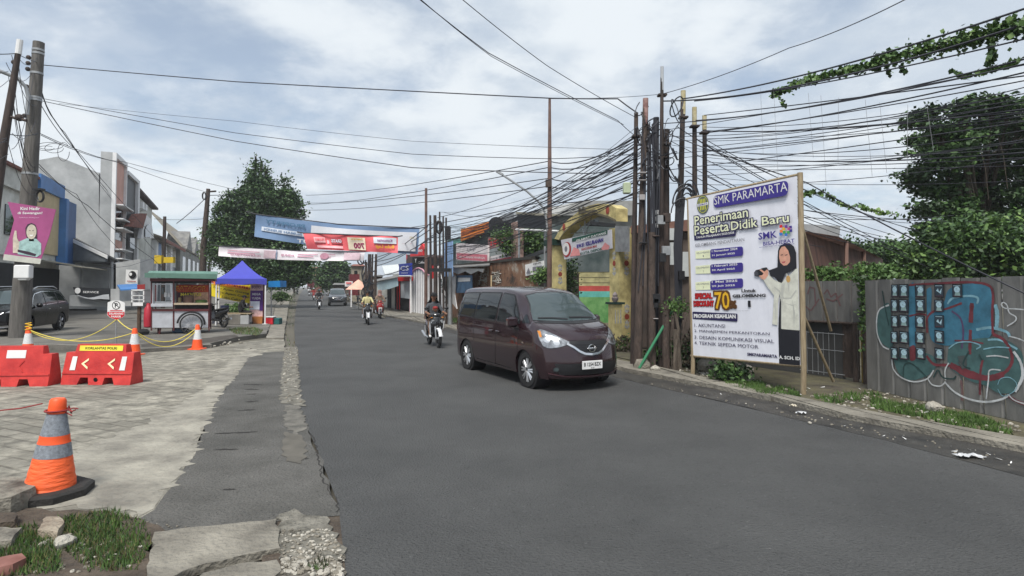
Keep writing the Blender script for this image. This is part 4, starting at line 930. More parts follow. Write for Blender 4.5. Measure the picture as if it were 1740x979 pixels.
    part('floorboard', lambda m: m.loft([ell(.30, .34, .13, .05), ell(.0, .32, .17, .06), ell(-.15, .36, .15, .10)], black))
    part('rear_body', lambda m: m.loft([ell(-.08, .48, .10, .18), ell(-.25, .56, .16, .16), ell(-.55, .64, .16, .12), ell(-.80, .72, .10, .07), ell(-.92, .76, .04, .03)], col))
    part('seat', lambda m: m.loft([ell(.02, .72, .07, .04), ell(-.12, .74, .13, .055), ell(-.45, .79, .145, .055), ell(-.75, .83, .11, .04)], rubber))
    part('swing_arm', lambda m: [m.tube([(-.1, .1, .35), (-.60, .11, .28)], .05, black, 7), m.tube([(-.55, -.13, .35), (-.62, -.13, .6)], .03, silver, 6)])
    part('exhaust', lambda m: m.tube([(-.15, -.14, .26), (-.4, -.17, .28), (-.82, -.18, .40)], [.02, .045, .05], silver, 9))
    part('rear_fender', lambda m: m.loft([[V((-.60+math.cos(a)*r_, y, .28+math.sin(a)*r_)) for (y, r_) in ((-.07, .29), (0, .33), (.07, .29), (0, .295))] for a in [R(60+i*18) for i in range(6)]], black))
    if plate: part('number_plate', lambda m: m.box((.56, 0, .60), (.012, .2, .09), white))
    return t
def heading(dx, dy): return math.atan2(dy, dx)
def bike(px, py, hd_, **k):
    g = G(px, py); return V((g.x, g.y, .004)), heading(*hd_)
wh = mat('scooter white', (.62, .63, .65), .25, var=0, coat=.8); bk = mat('scooter black', (.012, .012, .014), .2, var=0, coat=.8); rd = mat('scooter red', (.30, .02, .02), .25, var=0, coat=.8)
def cloth(n, c): return mat(n, c, .9, var=.12, scale=6, bump=.4, bscale=14)
cblk = cloth('black cloth', (.014, .014, .016)); cgry = cloth('grey cloth', (.06, .065, .075)); cyel = cloth('pale yellow cloth', (.55, .5, .26)); cden = cloth('denim', (.035, .05, .09)); cbrn = cloth('brown cloth', (.12, .07, .045)); cwht = cloth('white cloth', (.6, .6, .6)); cpnk = cloth('pink cloth', (.55, .33, .28)); cred = cloth('red cloth', (.3, .03, .03)); cbei = cloth('beige cloth', (.38, .28, .2))
p, a = bike(737, 588, (.35, -.93)); p0, a0 = p, a
make_scooter('black and white scooter nearest the plum van', p, a, bk, wh)
rider('rider in open black jacket and cap, bare legs, beside the plum van', p, a, cgry, cbrn, sleeve=False, cap=cblk, shorts=True, veil=cblk, shoe=cwht, lean=-.03)
# child standing in front of the rider
def child(label, p, a):
    t = thing('person', label, 'person', p, a); S = .34; x = .14
    J = {'pelvis': ((x, 0, S+.36), (.09, .11)), 'chest': ((x+.03, 0, S+.58), (.085, .115)), 'collar': ((x+.04, 0, S+.68), (.05, .06)), 'neck': ((x+.045, 0, S+.72), .038), 'head': ((x+.06, 0, S+.80), (.075, .068)), 'crown': ((x+.055, 0, S+.85), .06),
         'shoulder_l': ((x+.04, .12, S+.65), .042), 'elbow_l': ((x+.10, .20, S+.55), .032), 'wrist_l': ((x+.20, .24, S+.60), .024), 'hand_l': ((x+.23, .25, S+.61), .024),
         'shoulder_r': ((x+.04, -.12, S+.65), .042), 'elbow_r': ((x+.10, -.20, S+.55), .032), 'wrist_r': ((x+.20, -.24, S+.60), .024), 'hand_r': ((x+.23, -.25, S+.61), .024),
         'hip_l': ((x, .05, S+.33), .06), 'knee_l': ((x+.03, .06, S+.18), .045), 'ankle_l': ((x, .06, S+.04), .035), 'hip_r': ((x, -.05, S+.33), .06), 'knee_r': ((x+.03, -.06, S+.18), .045), 'ankle_r': ((x, -.06, S+.04), .035)}
    B = [('pelvis', 'chest', 's'), ('chest', 'collar', 's'), ('collar', 'neck', 'k'), ('neck', 'head', 'k'), ('head', 'crown', 'k')]
    for q in 'lr': B += [('chest', 'shoulder_'+q, 's'), ('shoulder_'+q, 'elbow_'+q, 's'), ('elbow_'+q, 'wrist_'+q, 'k'), ('wrist_'+q, 'hand_'+q, 'k'), ('pelvis', 'hip_'+q, 't'), ('hip_'+q, 'knee_'+q, 't'), ('knee_'+q, 'ankle_'+q, 't')]
    figure('body', t, J, B, {'s': cgry, 't': cden, 'k': skin}, head=((x+.045, 0, S+.80), (1, 0, 0)))
    h = MB(); h.lathe([(.078, 0), (.084, .03), (.07, .065), (.001, .085)], cred, 14, c=(x+.05, 0, S+.82)); h.box((x+.14, 0, S+.84), (.07, .1, .01), cred); h.build('cap', t, local=True)
child('small child in a red cap standing before the black jacketed rider', p, a)
p, a = bike(624, 551, (.30, -.95)); make_scooter('white fronted scooter ridden by the person in yellow', p, a, bk, wh)
rider('helmetless rider in pale yellow top, riding in the middle of the road', p, a, cyel, cbrn, sleeve=False, shorts=True)
p, a = bike(645, 541, (.28, -.95)); make_scooter('red and black scooter just behind the yellow shirted rider', p, a, rd, bk, plate=True)
rider('rider in beige top on the red and black scooter', p, a, cbei, cblk, headscarf=cpnk)
p, a = bike(542, 526, (.36, -.93)); make_scooter('scooter with pale fairing left of the grey suv', p, a, bk, wh)
rider('dark clothed rider left of the grey suv', p, a, cblk, cblk, helmet=bk)
p, a = bike(533, 510, (.36, -.93)); make_scooter('red scooter far down the road behind the pale one', p, a, rd, wh)
rider('rider in a red top far down the road', p, a, cred, cblk, helmet=wh)
p, a = bike(525, 503, (.36, -.93)); make_scooter('dark scooter following the red one far away', p, a, bk, wh)
rider('distant rider in white behind the red scooter', p, a, cwht, cblk, helmet=wh)
p, a = bike(505, 500.5, (-.3, .95)); make_scooter('lone scooter at the far left edge of the road', p, a, bk, bk)
rider('lone distant rider at the far left edge of the road', p, a, cgry, cblk, helmet=wh)
p, a = bike(604, 512.5, (.9, -.4)); make_scooter('blue scooter parked by the pink market umbrella', p+V((0, 0, .05)), a, mat('scooter blue', (.03, .12, .22), .3, var=0), bk, group='scooters parked at the roadside')
p, a = bike(609, 515, (.5, -.8)); rider('person in white beside the parked blue scooter', p+V((0, 0, -.1)), a, cwht, cden, seat=.55)
# ============================================================ LEFT SIDE: BUILDINGS
def SP(s, px, py): r = ray(px, py); t = s/(r.dot(AX)); return CAM + r*t
def bx(mb, s0, s1, l0, l1, z0, z1, m):
    p = [RF(s0, l0, z0), RF(s1, l0, z0), RF(s1, l1, z0), RF(s0, l1, z0)]; mb.prism(p, V((0, 0, z1-z0)), m)
def one(name, fn, parent=None, **k): m = MB(); fn(m); return m.build(name, parent, **k)
pgrey = mat('grey render', (.27, .28, .285), .9, scale=.7, bump=.2, col2=(.44, .45, .455)); pwht = mat('dirty white render', (.42, .42, .385), .9, scale=.8, col2=(.68, .68, .64))
ppink = mat('salmon render', (.60, .34, .28), .85, var=.12, scale=1); pblue = mat('blue panel', (.05, .17, .42), .5, var=.2, scale=.8); pyel = mat('cream panel', (.50, .40, .24), .8, var=.12, scale=1.2)
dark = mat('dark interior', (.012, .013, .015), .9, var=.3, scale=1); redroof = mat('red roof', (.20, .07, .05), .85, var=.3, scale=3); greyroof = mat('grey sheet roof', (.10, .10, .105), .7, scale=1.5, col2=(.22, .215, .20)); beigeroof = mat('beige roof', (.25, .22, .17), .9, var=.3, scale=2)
shut = mat('shutter', (.05, .06, .07), .6, var=.2, scale=2, stretch=(1, 1, 12)); woodm = mat('brown timber', (.09, .055, .035), .85, var=.3, scale=4)
t = thing('building', 'old white plastered building at the far left behind the utility poles', 'building', RF(38, -13, .09))
one('wall', lambda m: bx(m, 28, 43.6, -20, -12.02, .09, zat(31, 281), pwht), t)
one('roof', lambda m: bx(m, 27.9, 43.7, -20.1, -11.8, zat(31, 281)+.003, zat(31, 281)+.15, redroof), t)
one('shutter', lambda m: bx(m, 30, 36, -12.0, -11.95, .1, 2.9, shut), t)
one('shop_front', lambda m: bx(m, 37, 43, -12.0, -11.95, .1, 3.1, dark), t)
for k in range(3): one('window', lambda m: bx(m, 31+k*4, 32.6+k*4, -12.0, -11.96, 4.6, 6.2, glass), t)
for k in range(2): one('ledge', lambda m: bx(m, 28, 43.5, -12.0, -11.8, 3.5+k*3.6, 3.62+k*3.6, pwht), t)
t = thing('shop_building', 'shop with cream facade framed by a bright blue sign band', 'building', RF(46, -13, .09))
zb = zat(35.6, 297)
one('wall', lambda m: bx(m, 43.62, 48.9, -20, -12.05, .09, zb-.3, pwht), t)
one('sign_panel', lambda m: bx(m, 43.7, 48.3, -12.04, -11.9, 3.9, zb-.9, pyel), t)
one('blue_frame', lambda m: [bx(m, 43.65, 48.6, -12.04, -11.75, zb-.9, zb, pblue)], t)
one('blue_pylon', lambda m: [bx(m, 48.0, 48.6, -12.0, -11.5, 3.3, zb-.9, pblue), bx(m, 48.6, 50.4, -11.9, -11.5, 3.3, zb-1.0, mat('blue panel dark', (.025, .09, .25), .5))], t)
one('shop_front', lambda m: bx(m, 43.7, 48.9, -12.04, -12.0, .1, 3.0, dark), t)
one('awning', lambda m: m.prism([RF(43.6, -12, 3.45), RF(50.5, -12, 3.45), RF(50.5, -9.6, 3.0), RF(43.6, -9.6, 3.0)], V((0, 0, .06)), mat('cream awning', (.30, .28, .22), .8)), t)
t = thing('building', 'tall building with bare grey gable wall and salmon tower front', 'building', RF(56, -12, .09))
sg = 52
poly = [(40, 525), (40, 276), (66, 272), (99, 266), (168, 294), (168, 525)]
one('gable_wall', lambda m: m.prism([SP(sg, *q) for q in poly], AX*9, pgrey), t)
def lat(p): return p.dot(NX)
lA, lB = lat(SP(sg, 168, 400)), lat(SP(sg, 188, 400)); zt = SP(sg, 178, 258).z
sB = FS(lB, 205.5); sC = FS(lB, 226)
one('tower', lambda m: bx(m, sg-.05, sB, lA, lB, .09, zt, pgrey), t)
one('salmon_front', lambda m: bx(m, sg+.25, sB-.25, lB, lB+.06, 3.6, zt-.35, ppink), t)
one('white_frame', lambda m: [bx(m, sg-.05, sg+.25, lB, lB+.25, 3.4, zt, white), bx(m, sB-.22, sB+.02, lB, lB+.25, 3.4, zt, white), bx(m, sg+.25, sB-.22, lB, lB+.25, zt-.35, zt, white)], t)
for k, z in enumerate((7.95, 6.9, 6.2, 4.6, 3.9)):
    one('window', lambda m: bx(m, sg+.5, sB-.5, lB+.062, lB+.09, z-.75, z-.05, glass), t)
    one('sunshade', lambda m: bx(m, sg+.1, sB+.1, lB+.05, lB+.75, z, z+.09, white), t)
t = thing('building', 'black panelled shop front with white frame beside the salmon tower', 'building', RF(60, -13, .09))
z2 = FP(lB, 212, 291).z
one('wall', lambda m: bx(m, sB+.05, sC, lB-8, lB-.1, .09, z2-.3, pgrey), t)
one('black_panel', lambda m: bx(m, sB+.1, sC-.7, lB-.1, lB+.1, 3.7, z2-.3, mat('black cladding', (.018, .02, .024), .5, var=.2)), t)
one('white_frame', lambda m: [bx(m, sC-.7, sC, lB-.1, lB+.35, 3.0, z2, white), bx(m, sB+.05, sC-.7, lB-.1, lB+.35, z2-.3, z2, white)], t)
t = thing('house', 'pale house with dark brown sloping roof and small red canopy', 'house', RF(68, -13, .09))
s3 = FS(lB, 259); zR = FP(lB, 231, 322).z; zE = FP(lB, 258, 350).z
one('wall', lambda m: m.prism([RF(sC+.05, lB-.2, .09), RF(s3, lB-.2, .09), RF(s3, lB-.2, zE-.2), RF(sC+.05, lB-.2, zR-.2)], NX*-8, pwht), t)
one('roof', lambda m: m.prism([RF(sC, lB+.3, zR), RF(s3+.6, lB+.3, zE-.15), RF(s3+.6, lB+.3, zE+.05), RF(sC, lB+.3, zR+.2)], NX*-9, mat('brown roof', (.06, .035, .035), .8)), t)
def pf(m, pts, d=.1, l=None, mm=None): m.prism([FP(lB if l is None else l, *q) for q in pts], NX*-d, mm)
one('canopy', lambda m: pf(m, [(223, 385), (236, 364), (250, 363), (243, 388)], .5, lB+1, redroof), t)
one('gable_front', lambda m: pf(m, [(240, 405), (243, 388), (250, 366), (256, 372), (262, 405)], .3, lB+.9, white), t)
one('arch_window', lambda m: pf(m, [(247, 403), (247, 390), (250, 383), (253, 381), (256, 384), (257, 390), (257, 403)], .05, lB+1.0, glass), t)
one('window', lambda m: pf(m, [(221, 402), (221, 420), (229, 424), (229, 404)], .05, lB+.4, glass), t)
for k in range(2): one('air_conditioner', lambda m: bx(m, sC+2+k*1.8, sC+2.9+k*1.8, lB-.2, lB+.3, 9.1, 9.7, white), t)
s4 = FS(lB, 302)
t = thing('shophouse', 'low shop row with white columns and reddish eaves beyond the pale house', 'shop', RF(80, -12, .09))
one('wall', lambda m: bx(m, s3+.2, s4, lB-8, lB-.3, .09, FP(lB, 268, 405).z, pwht), t)
one('roof', lambda m: m.prism([RF(s3+.1, lB+.8, FP(lB, 268, 408).z), RF(s4, lB+.8, FP(lB, 268, 408).z), RF(s4, lB-4, FP(lB, 275, 385).z), RF(s3+.1, lB-4, FP(lB, 275, 385).z)], V((0, 0, .2)), beigeroof), t)
one('eaves', lambda m: bx(m, s3+.1, s4, lB+.8, lB+.9, FP(lB, 268, 408).z-.25, FP(lB, 268, 408).z+.1, redroof), t)
for px in (261, 276, 286): one('column', lambda m: bx(m, FS(lB, px), FS(lB, px+3), lB-.29, lB+.2, .1, FP(lB, 268, 410).z, white), t)
one('shop_front', lambda m: bx(m, s3+.5, s4-.3, lB-.3, lB-.25, .1, 4.5, mat('dim shop glass', (.03, .05, .07), .3)), t)
one('blue_board', lambda m: pf(m, [(267, 412), (274, 414), (274, 434), (267, 432)], .05, lB+.1, pblue), t)
t = thing('building', 'grey multi gabled roof buildings beyond the shop row', 'building', RF(120, -14, .09))
one('wall', lambda m: bx(m, s4+.1, 150, lB-9, lB+.2, .09, 7.4, mat('grey weathered wall', (.14, .14, .13), .9, scale=.8, col2=(.28, .28, .26))), t)
one('roof', lambda m: m.prism([RF(s4, lB+.4, 7.41), RF(150, lB+.4, 7.41), RF(146, lB-5, 13.5), RF(s4+8, lB-5, 13.5)], V((0, 0, .2)), beigeroof), t)
for k in range(3):
    o = FP(lB+.5, 308+k*10, 400+k*4); one('dormer', lambda m: m.prism([RF(s4+6+k*13, lB+.5, 7.6), RF(s4+15+k*13, lB+.5, 7.6), RF(s4+10.5+k*13, lB+.5, 10.6)], NX*-3, greyroof), t)
for k in range(6): one('window', lambda m: bx(m, s4+3+k*8, s4+7+k*8, lB+.2, lB+.25, 3.5, 6.3, glass), t)
one('shop_front', lambda m: bx(m, s4+1, 148, lB+.2, lB+.24, .1, 3.0, dark), t)
one('awning', lambda m: bx(m, s4, 149, lB+.2, lB+2.5, 3.1, 3.2, mat('dark awning', (.03, .028, .028), .8)), t)
# lean-to shop roof in front of the gable wall
t = thing('shop', 'open dark shop under a lean-to roof with white edge board', 'shop', W(150, 510, 42))
Yr = 41
one('roof', lambda m: m.prism([W(117, 403, Yr), W(184, 436, Yr), W(216, 452, Yr+5), W(160, 415, Yr+7)], V((0, 0, .12)), greyroof), t)
one('edge_board', lambda m: m.prism([W(117, 403, Yr-.1), W(182, 434, Yr-.1), W(182, 440, Yr-.1), W(117, 409, Yr-.1)], V((0, .08, 0)), white), t)
one('gable', lambda m: m.prism([W(119, 409, Yr), W(178, 438, Yr), W(178, 446, Yr), W(119, 446, Yr)], V((0, .2, 0)), mat('blue grey board', (.11, .125, .14), .8)), t)
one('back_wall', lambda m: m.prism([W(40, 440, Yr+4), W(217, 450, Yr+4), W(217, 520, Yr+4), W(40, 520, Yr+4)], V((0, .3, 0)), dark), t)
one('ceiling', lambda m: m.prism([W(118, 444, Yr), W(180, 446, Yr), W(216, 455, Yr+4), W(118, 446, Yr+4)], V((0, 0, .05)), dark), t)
for px in (72, 138, 190): one('post', lambda m: m.tube([V((*G(px, 520).xy, .09)) if False else W(px, 518, Yr+1), W(px, 445, Yr+1)], .1, pgrey, 8), t)
one('shelf', lambda m: m.prism([W(72, 484, Yr+2), W(100, 484, Yr+2), W(100, 503, Yr+2), W(72, 503, Yr+2)], V((0, .5, 0)), woodm), t)
one('yellow_door', lambda m: m.prism([W(104, 458, Yr+3), W(116, 458, Yr+3), W(116, 500, Yr+3), W(104, 500, Yr+3)], V((0, .1, 0)), mat('ochre door', (.16, .12, .02), .7)), t)
for px in (152, 162, 170): one('shutter_bar', lambda m: m.tube([W(px, 512, Yr+2.5), W(px, 452, Yr+2.5)], .05, steel, 6), t)
one('rolling_door', lambda m: m.prism([W(118, 462, Yr+3.5), W(146, 462, Yr+3.5), W(146, 515, Yr+3.5), W(118, 515, Yr+3.5)], V((0, .1, 0)), shut), t)
t = thing('wall', 'grey wall segment carrying a black and white shop sign', 'wall', W(227, 515, 38))
one('panel', lambda m: m.prism([W(197, 447, 38), W(238, 440, 38), W(238, 520, 38), W(197, 520, 38)], V((.3, .9, 0)), pgrey), t)
t = thing('shop_sign', 'square white sign with black round mark on the grey wall', 'sign', W(224, 483, 37.6))
one('board', lambda m: m.prism([W(214, 458, 37.6), W(234, 459, 37.6), W(233, 484, 37.6), W(213, 482, 37.6)], V((0, .08, 0)), white), t)
pn = Panel(W(213, 483, 37.55), W(234, 484, 37.55), W(213, 458, 37.55))
def f(m):
    pn.disc(m, *pn.uv(225, 467), .24, black, .01); pn.disc(m, *pn.uv(222, 466), .10, white, .014); pn.rpx(m, 216, 477, 231, 479, mat('sign red', (.3, .03, .03), .6), .01)
one('emblem', f, t)
t = thing('banner_fence', 'low grey wall hung with a black banner with white swoosh', 'banner', W(155, 520, 32))
one('wall', lambda m: m.prism([W(118, 502, 32.3), W(190, 505, 32.3), W(190, 522, 32.3), W(118, 520, 32.3)], V((0, .2, 0)), pgrey), t)
one('banner', lambda m: m.prism([W(124, 488, 32), W(187, 490, 32), W(186, 511, 32), W(160, 509, 32), (W(128, 501, 32))], V((0, .03, 0)), mat('black banner', (.02, .022, .026), .5)), t)
pn = Panel(W(124, 512, 31.95), W(187, 513, 31.95), W(124, 488, 31.95))
def f(m):
    pn.ppx(m, [(130, 500), (140, 504), (150, 506), (160, 505), (175, 501), (185, 500), (186, 509), (170, 508), (158, 509), (145, 507), (134, 503)], mat('banner grey', (.45, .47, .5), .6), .01)
    pn.disc(m, *pn.uv(132, 494), .16, white, .01); pn.tpx(m, 'KERJA BAKTI' if False else 'SERVICE', 141, 496, 168, 497, 3.4, white, .012)
one('banner_print', f, t)
one('car_cover', lambda m: m.prism([W(188, 491, 31.5), W(203, 491, 31.5), W(203, 512, 31.5), W(188, 512, 31.5)], V((0, 1, 0)), pgrey), label='grey metal cabinet standing at the end of the banner wall', cat='cabinet')
one('stall_awning', lambda m: m.prism([W(199, 486, 30), W(232, 484, 30), W(240, 492, 29), W(205, 494, 29)], V((0, 0, .06)), pblue), label='small blue stall awning left of the food cart', cat='awning')
one('stall_banner', lambda m: m.prism([W(233, 484, 28.9), W(246, 483, 28.9), W(246, 492, 28.9), W(233, 493, 28.9)], V((0, .03, 0)), mat('sign red', (.3, .03, .03), .6)), label='little red banner beside the blue stall awning', cat='banner')
t = thing('display_rack', 'white wire display rack on a post left of the food cart', 'rack', G(236, 572))
Yk = G(236, 572).y
one('frame', lambda m: [m.prism([W(x0, y0, Yk), W(x1, y0, Yk), W(x1, y1, Yk), W(x0, y1, Yk)], V((0, .35, 0)), white) for x0, y0, x1, y1 in ((223, 493, 225, 520), (243, 493, 245, 520), (223, 492, 245, 494), (223, 502, 245, 503), (223, 509, 245, 510), (223, 514, 245, 520))], t)
one('post', lambda m: m.tube([W(236, 571, Yk+.15), W(237, 520, Yk+.15)], .07, woodm, 8), t)
# poles on the left
def pole(name, label, pts, r, m, cat='utility pole', group=None, parts=None, n=14):
    b = pts[0]; t = thing(name, label, cat, b, group=group)
    one('shaft', lambda q: q.tube(pts, r, m, n), t); return t
g = G(32, 578); Yp = g.y
tp = W(66, 72, Yp+.0)
cp = pole('utility_pole', 'thick leaning concrete utility pole carrying the pink poster', [g, tp], [.30, .17], polec)
def cband(py, t=cp, wdt=.035):
    f_ = (py-72)/(578-72); p = tp.lerp(g, f_); r = .17+(.13*f_); one('steel_band', lambda m: m.tube([p+V((0, 0, -wdt)), p+V((0, 0, wdt))], r+.012, steel, 16), t)
for y in (86, 92, 126, 168, 172, 298): cband(y)
for (py, s_) in ((100, -1), (120, -1), (150, -1), (110, -1), (200, -1)): one('insulator', lambda m: m.ball(tp.lerp(g, (py-72)/506)+V((-.24, -.1, 0)), .08, polem, 8), cp)
Yt = 15.5
th = pole('utility_pole', 'thin leaning steel pole cut by the left edge of the photo', [V((*W(-42, 600, Yt).xy, 0)), W(5, 250, Yt), W(34, 70, Yt)], [.13, .11, .06], polem)
one('tip', lambda m: m.tube([W(31, 92, Yt), W(34, 68, Yt)], .075, white, 10), th)
one('clamp', lambda m: [m.tube([W(14, 198, Yt), W(45, 205, Yt)], .04, polem, 6)], th); one('insulator', lambda m: m.ball(W(33, 200, Yt), .10, polem, 8), th)
one('insulator', lambda m: m.ball(W(24, 106, Yt), .07, polem, 8), th)
lp = thing('street_lamp_arm', 'curved grey lamp arm strapped to the concrete utility pole', 'lamp arm', W(47, 190, Yp-.4))
one('arm', lambda m: m.tube([W(46, 195, Yp-.35), W(48, 165, Yp-.35), W(44, 148, Yp-.4), W(30, 133, Yp-.6), W(-10, 117, Yp-1)], .06, steel, 10), lp)
# pink hanging poster
pkt = thing('poster', 'pink poster of a smiling woman strapped to the concrete utility pole', 'poster', W(50, 440, Yp-.45))
PB = [(13, 343), (95, 356), (72, 447), (5, 445), (25, 375)]
Yq = Yp-.5
pink = pm('poster pink', (158, 74, 124), .6, var=.08)
one('sheet', lambda m: m.prism([W(*q, Yq) for q in [(13, 343), (95, 356), (84, 400), (70, 440), (5, 437), (17, 400), (24, 374)]], V((0, .015, 0)), pink), pkt)
one('footer', lambda m: m.prism([W(*q, Yq-.004) for q in [(7, 432), (70, 440), (68, 449), (5, 442)]], V((0, .015, 0)), mat('poster cream', (.5, .5, .45), .7)), pkt)
pn = Panel(W(5, 445, Yq-.01), W(70, 445, Yq-.01), W(5, 343, Yq-.01))
def f(m):
    pn.tpx(m, 'Kini Hadir', 35, 352, 68, 357, 5.5, white, .006, .02); pn.tpx(m, 'di Sawangan!', 30, 360, 72, 365, 5.5, white, .006, .02)
    pn.tpx(m, 'Pembukaan rekening baru', 33, 369, 66, 371, 2.5, pm('poster pale', (225, 180, 210)), .006, 0)
one('lettering', f, pkt)
tealp = pm('poster skin', (196, 186, 170), .6, var=.2, scale=9); tealc = pm('poster shirt', (150, 180, 178), .6, var=.3, scale=5); hairp = pm('poster hair', (52, 30, 50), .6)
def f(m):
    pn.ppx(m, [(44, 400), (43, 388), (47, 381), (54, 379), (60, 382), (63, 390), (63, 405), (60, 408), (47, 407)], hairp, .004)
    pn.disc(m, *pn.uv(53.5, 394), .17, tealp, .006, ry=.25); pn.ppx(m, [(50, 401), (57, 401), (58, 410), (49, 410)], tealp, .005)
    pn.ppx(m, [(30, 412), (45, 405), (62, 406), (70, 414), (70, 432), (62, 437), (30, 432)], tealc, .005)
    pn.ppx(m, [(22, 430), (22, 405), (25, 392), (28, 392), (29, 405), (33, 412), (31, 430)], tealp, .006)
    pn.ppx(m, [(30, 424), (50, 428), (62, 432), (60, 436), (44, 432), (30, 428)], hairp, .007)
    pn.ppx(m, [(50, 399), (57, 399), (55, 401.5), (52, 401.5)], white, .008)
    pn.ppx(m, [(49.5, 391.5), (52, 391.5), (52, 392.6), (49.5, 392.6)], hairp, .008); pn.ppx(m, [(55, 391.5), (57.5, 391.5), (57.5, 392.6), (55, 392.6)], hairp, .008)
one('portrait', f, pkt)
t = thing('meter_box', 'white electricity meter box strapped below the pink poster', 'box', W(40, 474, Yq+.05))
one('case', lambda m: m.box(W(40, 462, Yq+.1), (.52, .22, .46), white, b=.03), t); one('bracket', lambda m: m.box(W(41, 474, Yq+.12), (.3, .18, .1), white, b=.02), t)
t = thing('lamp', 'round black wall lamp beside the concrete pole above the poster', 'lamp', W(68, 340, Yp-.3))
one('ring', lambda m: m.tube([W(68+6*math.cos(a), 334+9*math.sin(a), Yp-.3) for a in [2*math.pi*i/16 for i in range(17)]], .035, black, 6, caps=False), t); one('cap', lambda m: m.box(W(66, 322, Yp-.3), (.3, .2, .06), black), t)
g = G(340, 520); Yv = 50
t = pole('utility_pole', 'dark leaning utility pole in front of the big tree', [V((*W(342, 515, Yv).xy, .09)), W(346, 420, Yv), W(354, 321, Yv)], [.28, .25, .16], rust)
one('crossarm', lambda m: m.tube([W(351, 326, Yv), W(367, 325, Yv)], .08, polem, 6), t); one('cable_coil', lambda m: m.tube([W(347+3*math.cos(a), 333+6*math.sin(a), Yv-.2) for a in [2*math.pi*i/14 for i in range(15)]], .06, black, 6, caps=False), t)
pole('utility_pole', 'slim black utility pole before the white columned shops', [V((*W(277, 512, 48).xy, .09)), W(280, 368, 48)], [.16, .12], polem)
pole('utility_pole', 'grey mast rising among the wires left of the big tree', [V((*W(328, 505, 60).xy, .09)), W(352, 420, 60)], [.12, .08], steel)
t = thing('lightbox_sign', 'pair of small yellow sign boxes hanging under the shop eaves', 'sign', W(280, 448, 46))
one('box', lambda m: m.box(W(270, 441, 46), (.55, .3, .65), mat('sign yellow', (.60, .42, .02), .5, var=0)), t); one('box', lambda m: m.box(W(288, 442, 46), (.75, .3, .45), mat('sign yellow', (.60, .42, .02), .5, var=0)), t)
# ============================================================ FOOD CART, TENT
ct = G(305, 571); Yc = ct.y; sc0 = G(355, 570).dot(AX); C = lambda px, py, d=0: SP(sc0, px, py)+AX*d
zc = .09; maroon = mat('maroon frame', (.10, .018, .02), .5, var=.1); alu = mat('aluminium sheet', (.55, .56, .60), .45, .3, var=.12, scale=3)
t = thing('food_cart', 'street food cart with green roof, aluminium sides and bicycle wheel', 'food cart', V((ct.x, ct.y, zc)))
W2 = 1.1
def cq(m, x0, y0, x1, y1, d0, dd, mm): m.prism([C(x0, y0, d0), C(x1, y0, d0), C(x1, y1, d0), C(x0, y1, d0)], AX*dd, mm)
one('roof', lambda m: m.prism([C(248, 472, -.25), C(369, 475, -.25), C(369, 464, .5), C(250, 463, .5)], V((0, 0, .07)), mat('green roof', (.10, .20, .16), .6, var=.15)), t)
one('roof_fascia', lambda m: m.prism([C(248, 464, -.3), C(369, 466, -.3), C(369, 474, -.3), C(248, 472, -.3)], AX*.04, mat('green roof', (.10, .20, .16), .6)), t)
one('roof_beam', lambda m: cq(m, 256, 473, 366, 478, -.15, 1.2, maroon), t)
one('ceiling_board', lambda m: cq(m, 256, 478, 356, 481, 0, 1.1, dark), t)
for px in (256, 294, 354):
    for d in (0, W2-.06): one('upright', lambda m: cq(m, px, 478, px+2.2, 562, d, .06, maroon), t)
one('left_panel', lambda m: cq(m, 258.5, 529, 293.5, 557, .01, .03, alu), t)
one('right_panel', lambda m: cq(m, 296.5, 529, 353.5, 557, .01, .03, alu), t)
one('rail', lambda m: cq(m, 257, 525, 355, 529, -.03, .05, maroon), t)
one('counter', lambda m: [cq(m, 257, 516, 294, 521, -.1, 1.2, alu)], t)
one('counter_ledge', lambda m: cq(m, 296, 515, 354, 518, -.1, 1.2, mat('pale wood', (.45, .36, .26), .7)), t)
one('drawer_void', lambda m: cq(m, 297, 518.2, 353, 525, .02, .1, dark), t)
one('back_board', lambda m: cq(m, 258, 529, 354, 557, W2-.03, .03, maroon), t)
one('floor_board', lambda m: cq(m, 258, 556, 354, 558, .03, W2, woodm), t)
one('cabinet_glass', lambda m: [cq(m, 258.5, 482, 293, 484, .01, .03, alu), cq(m, 258.5, 482, 260, 516, .01, .03, alu), cq(m, 291.5, 482, 293, 516, .01, .03, alu)], t)
one('griddle', lambda m: cq(m, 260, 513, 292, 516, .1, .8, steel), t)
ban = pm('banner orange', (235, 90, 30), .6); 
def f(m):
    cq(m, 297, 484, 353, 497, W2-.2, .02, mat('batagor red', (.55, .06, .02), .6)); cq(m, 325, 497, 353, 514, W2-.2, .02, pm('pale food print', (205, 160, 130), var=.35, scale=9))
    cq(m, 297, 497, 325, 514, W2-.2, .02, pm('maroon print', (70, 22, 34)))
one('back_banner', f, t)
pn = Panel(C(297, 514, W2-.22), C(353, 514, W2-.22), C(297, 484, W2-.22))
def f(m):
    pn.tpx(m, 'BATAGOR', 299, 490.5, 351, 490.5, 9, pm('gold print', (250, 190, 60)), .004, .03); pn.tpx(m, 'BATAGOR', 299, 491, 351, 491, 7.5, mat('batagor red2', (.5, .03, .01), .6), .006, .01)
    pn.tpx(m, 'MAKNYUS', 307, 501, 342, 500, 5.5, pm('yellow print', (240, 220, 70)), .006, .02)
one('banner_lettering', f, t)
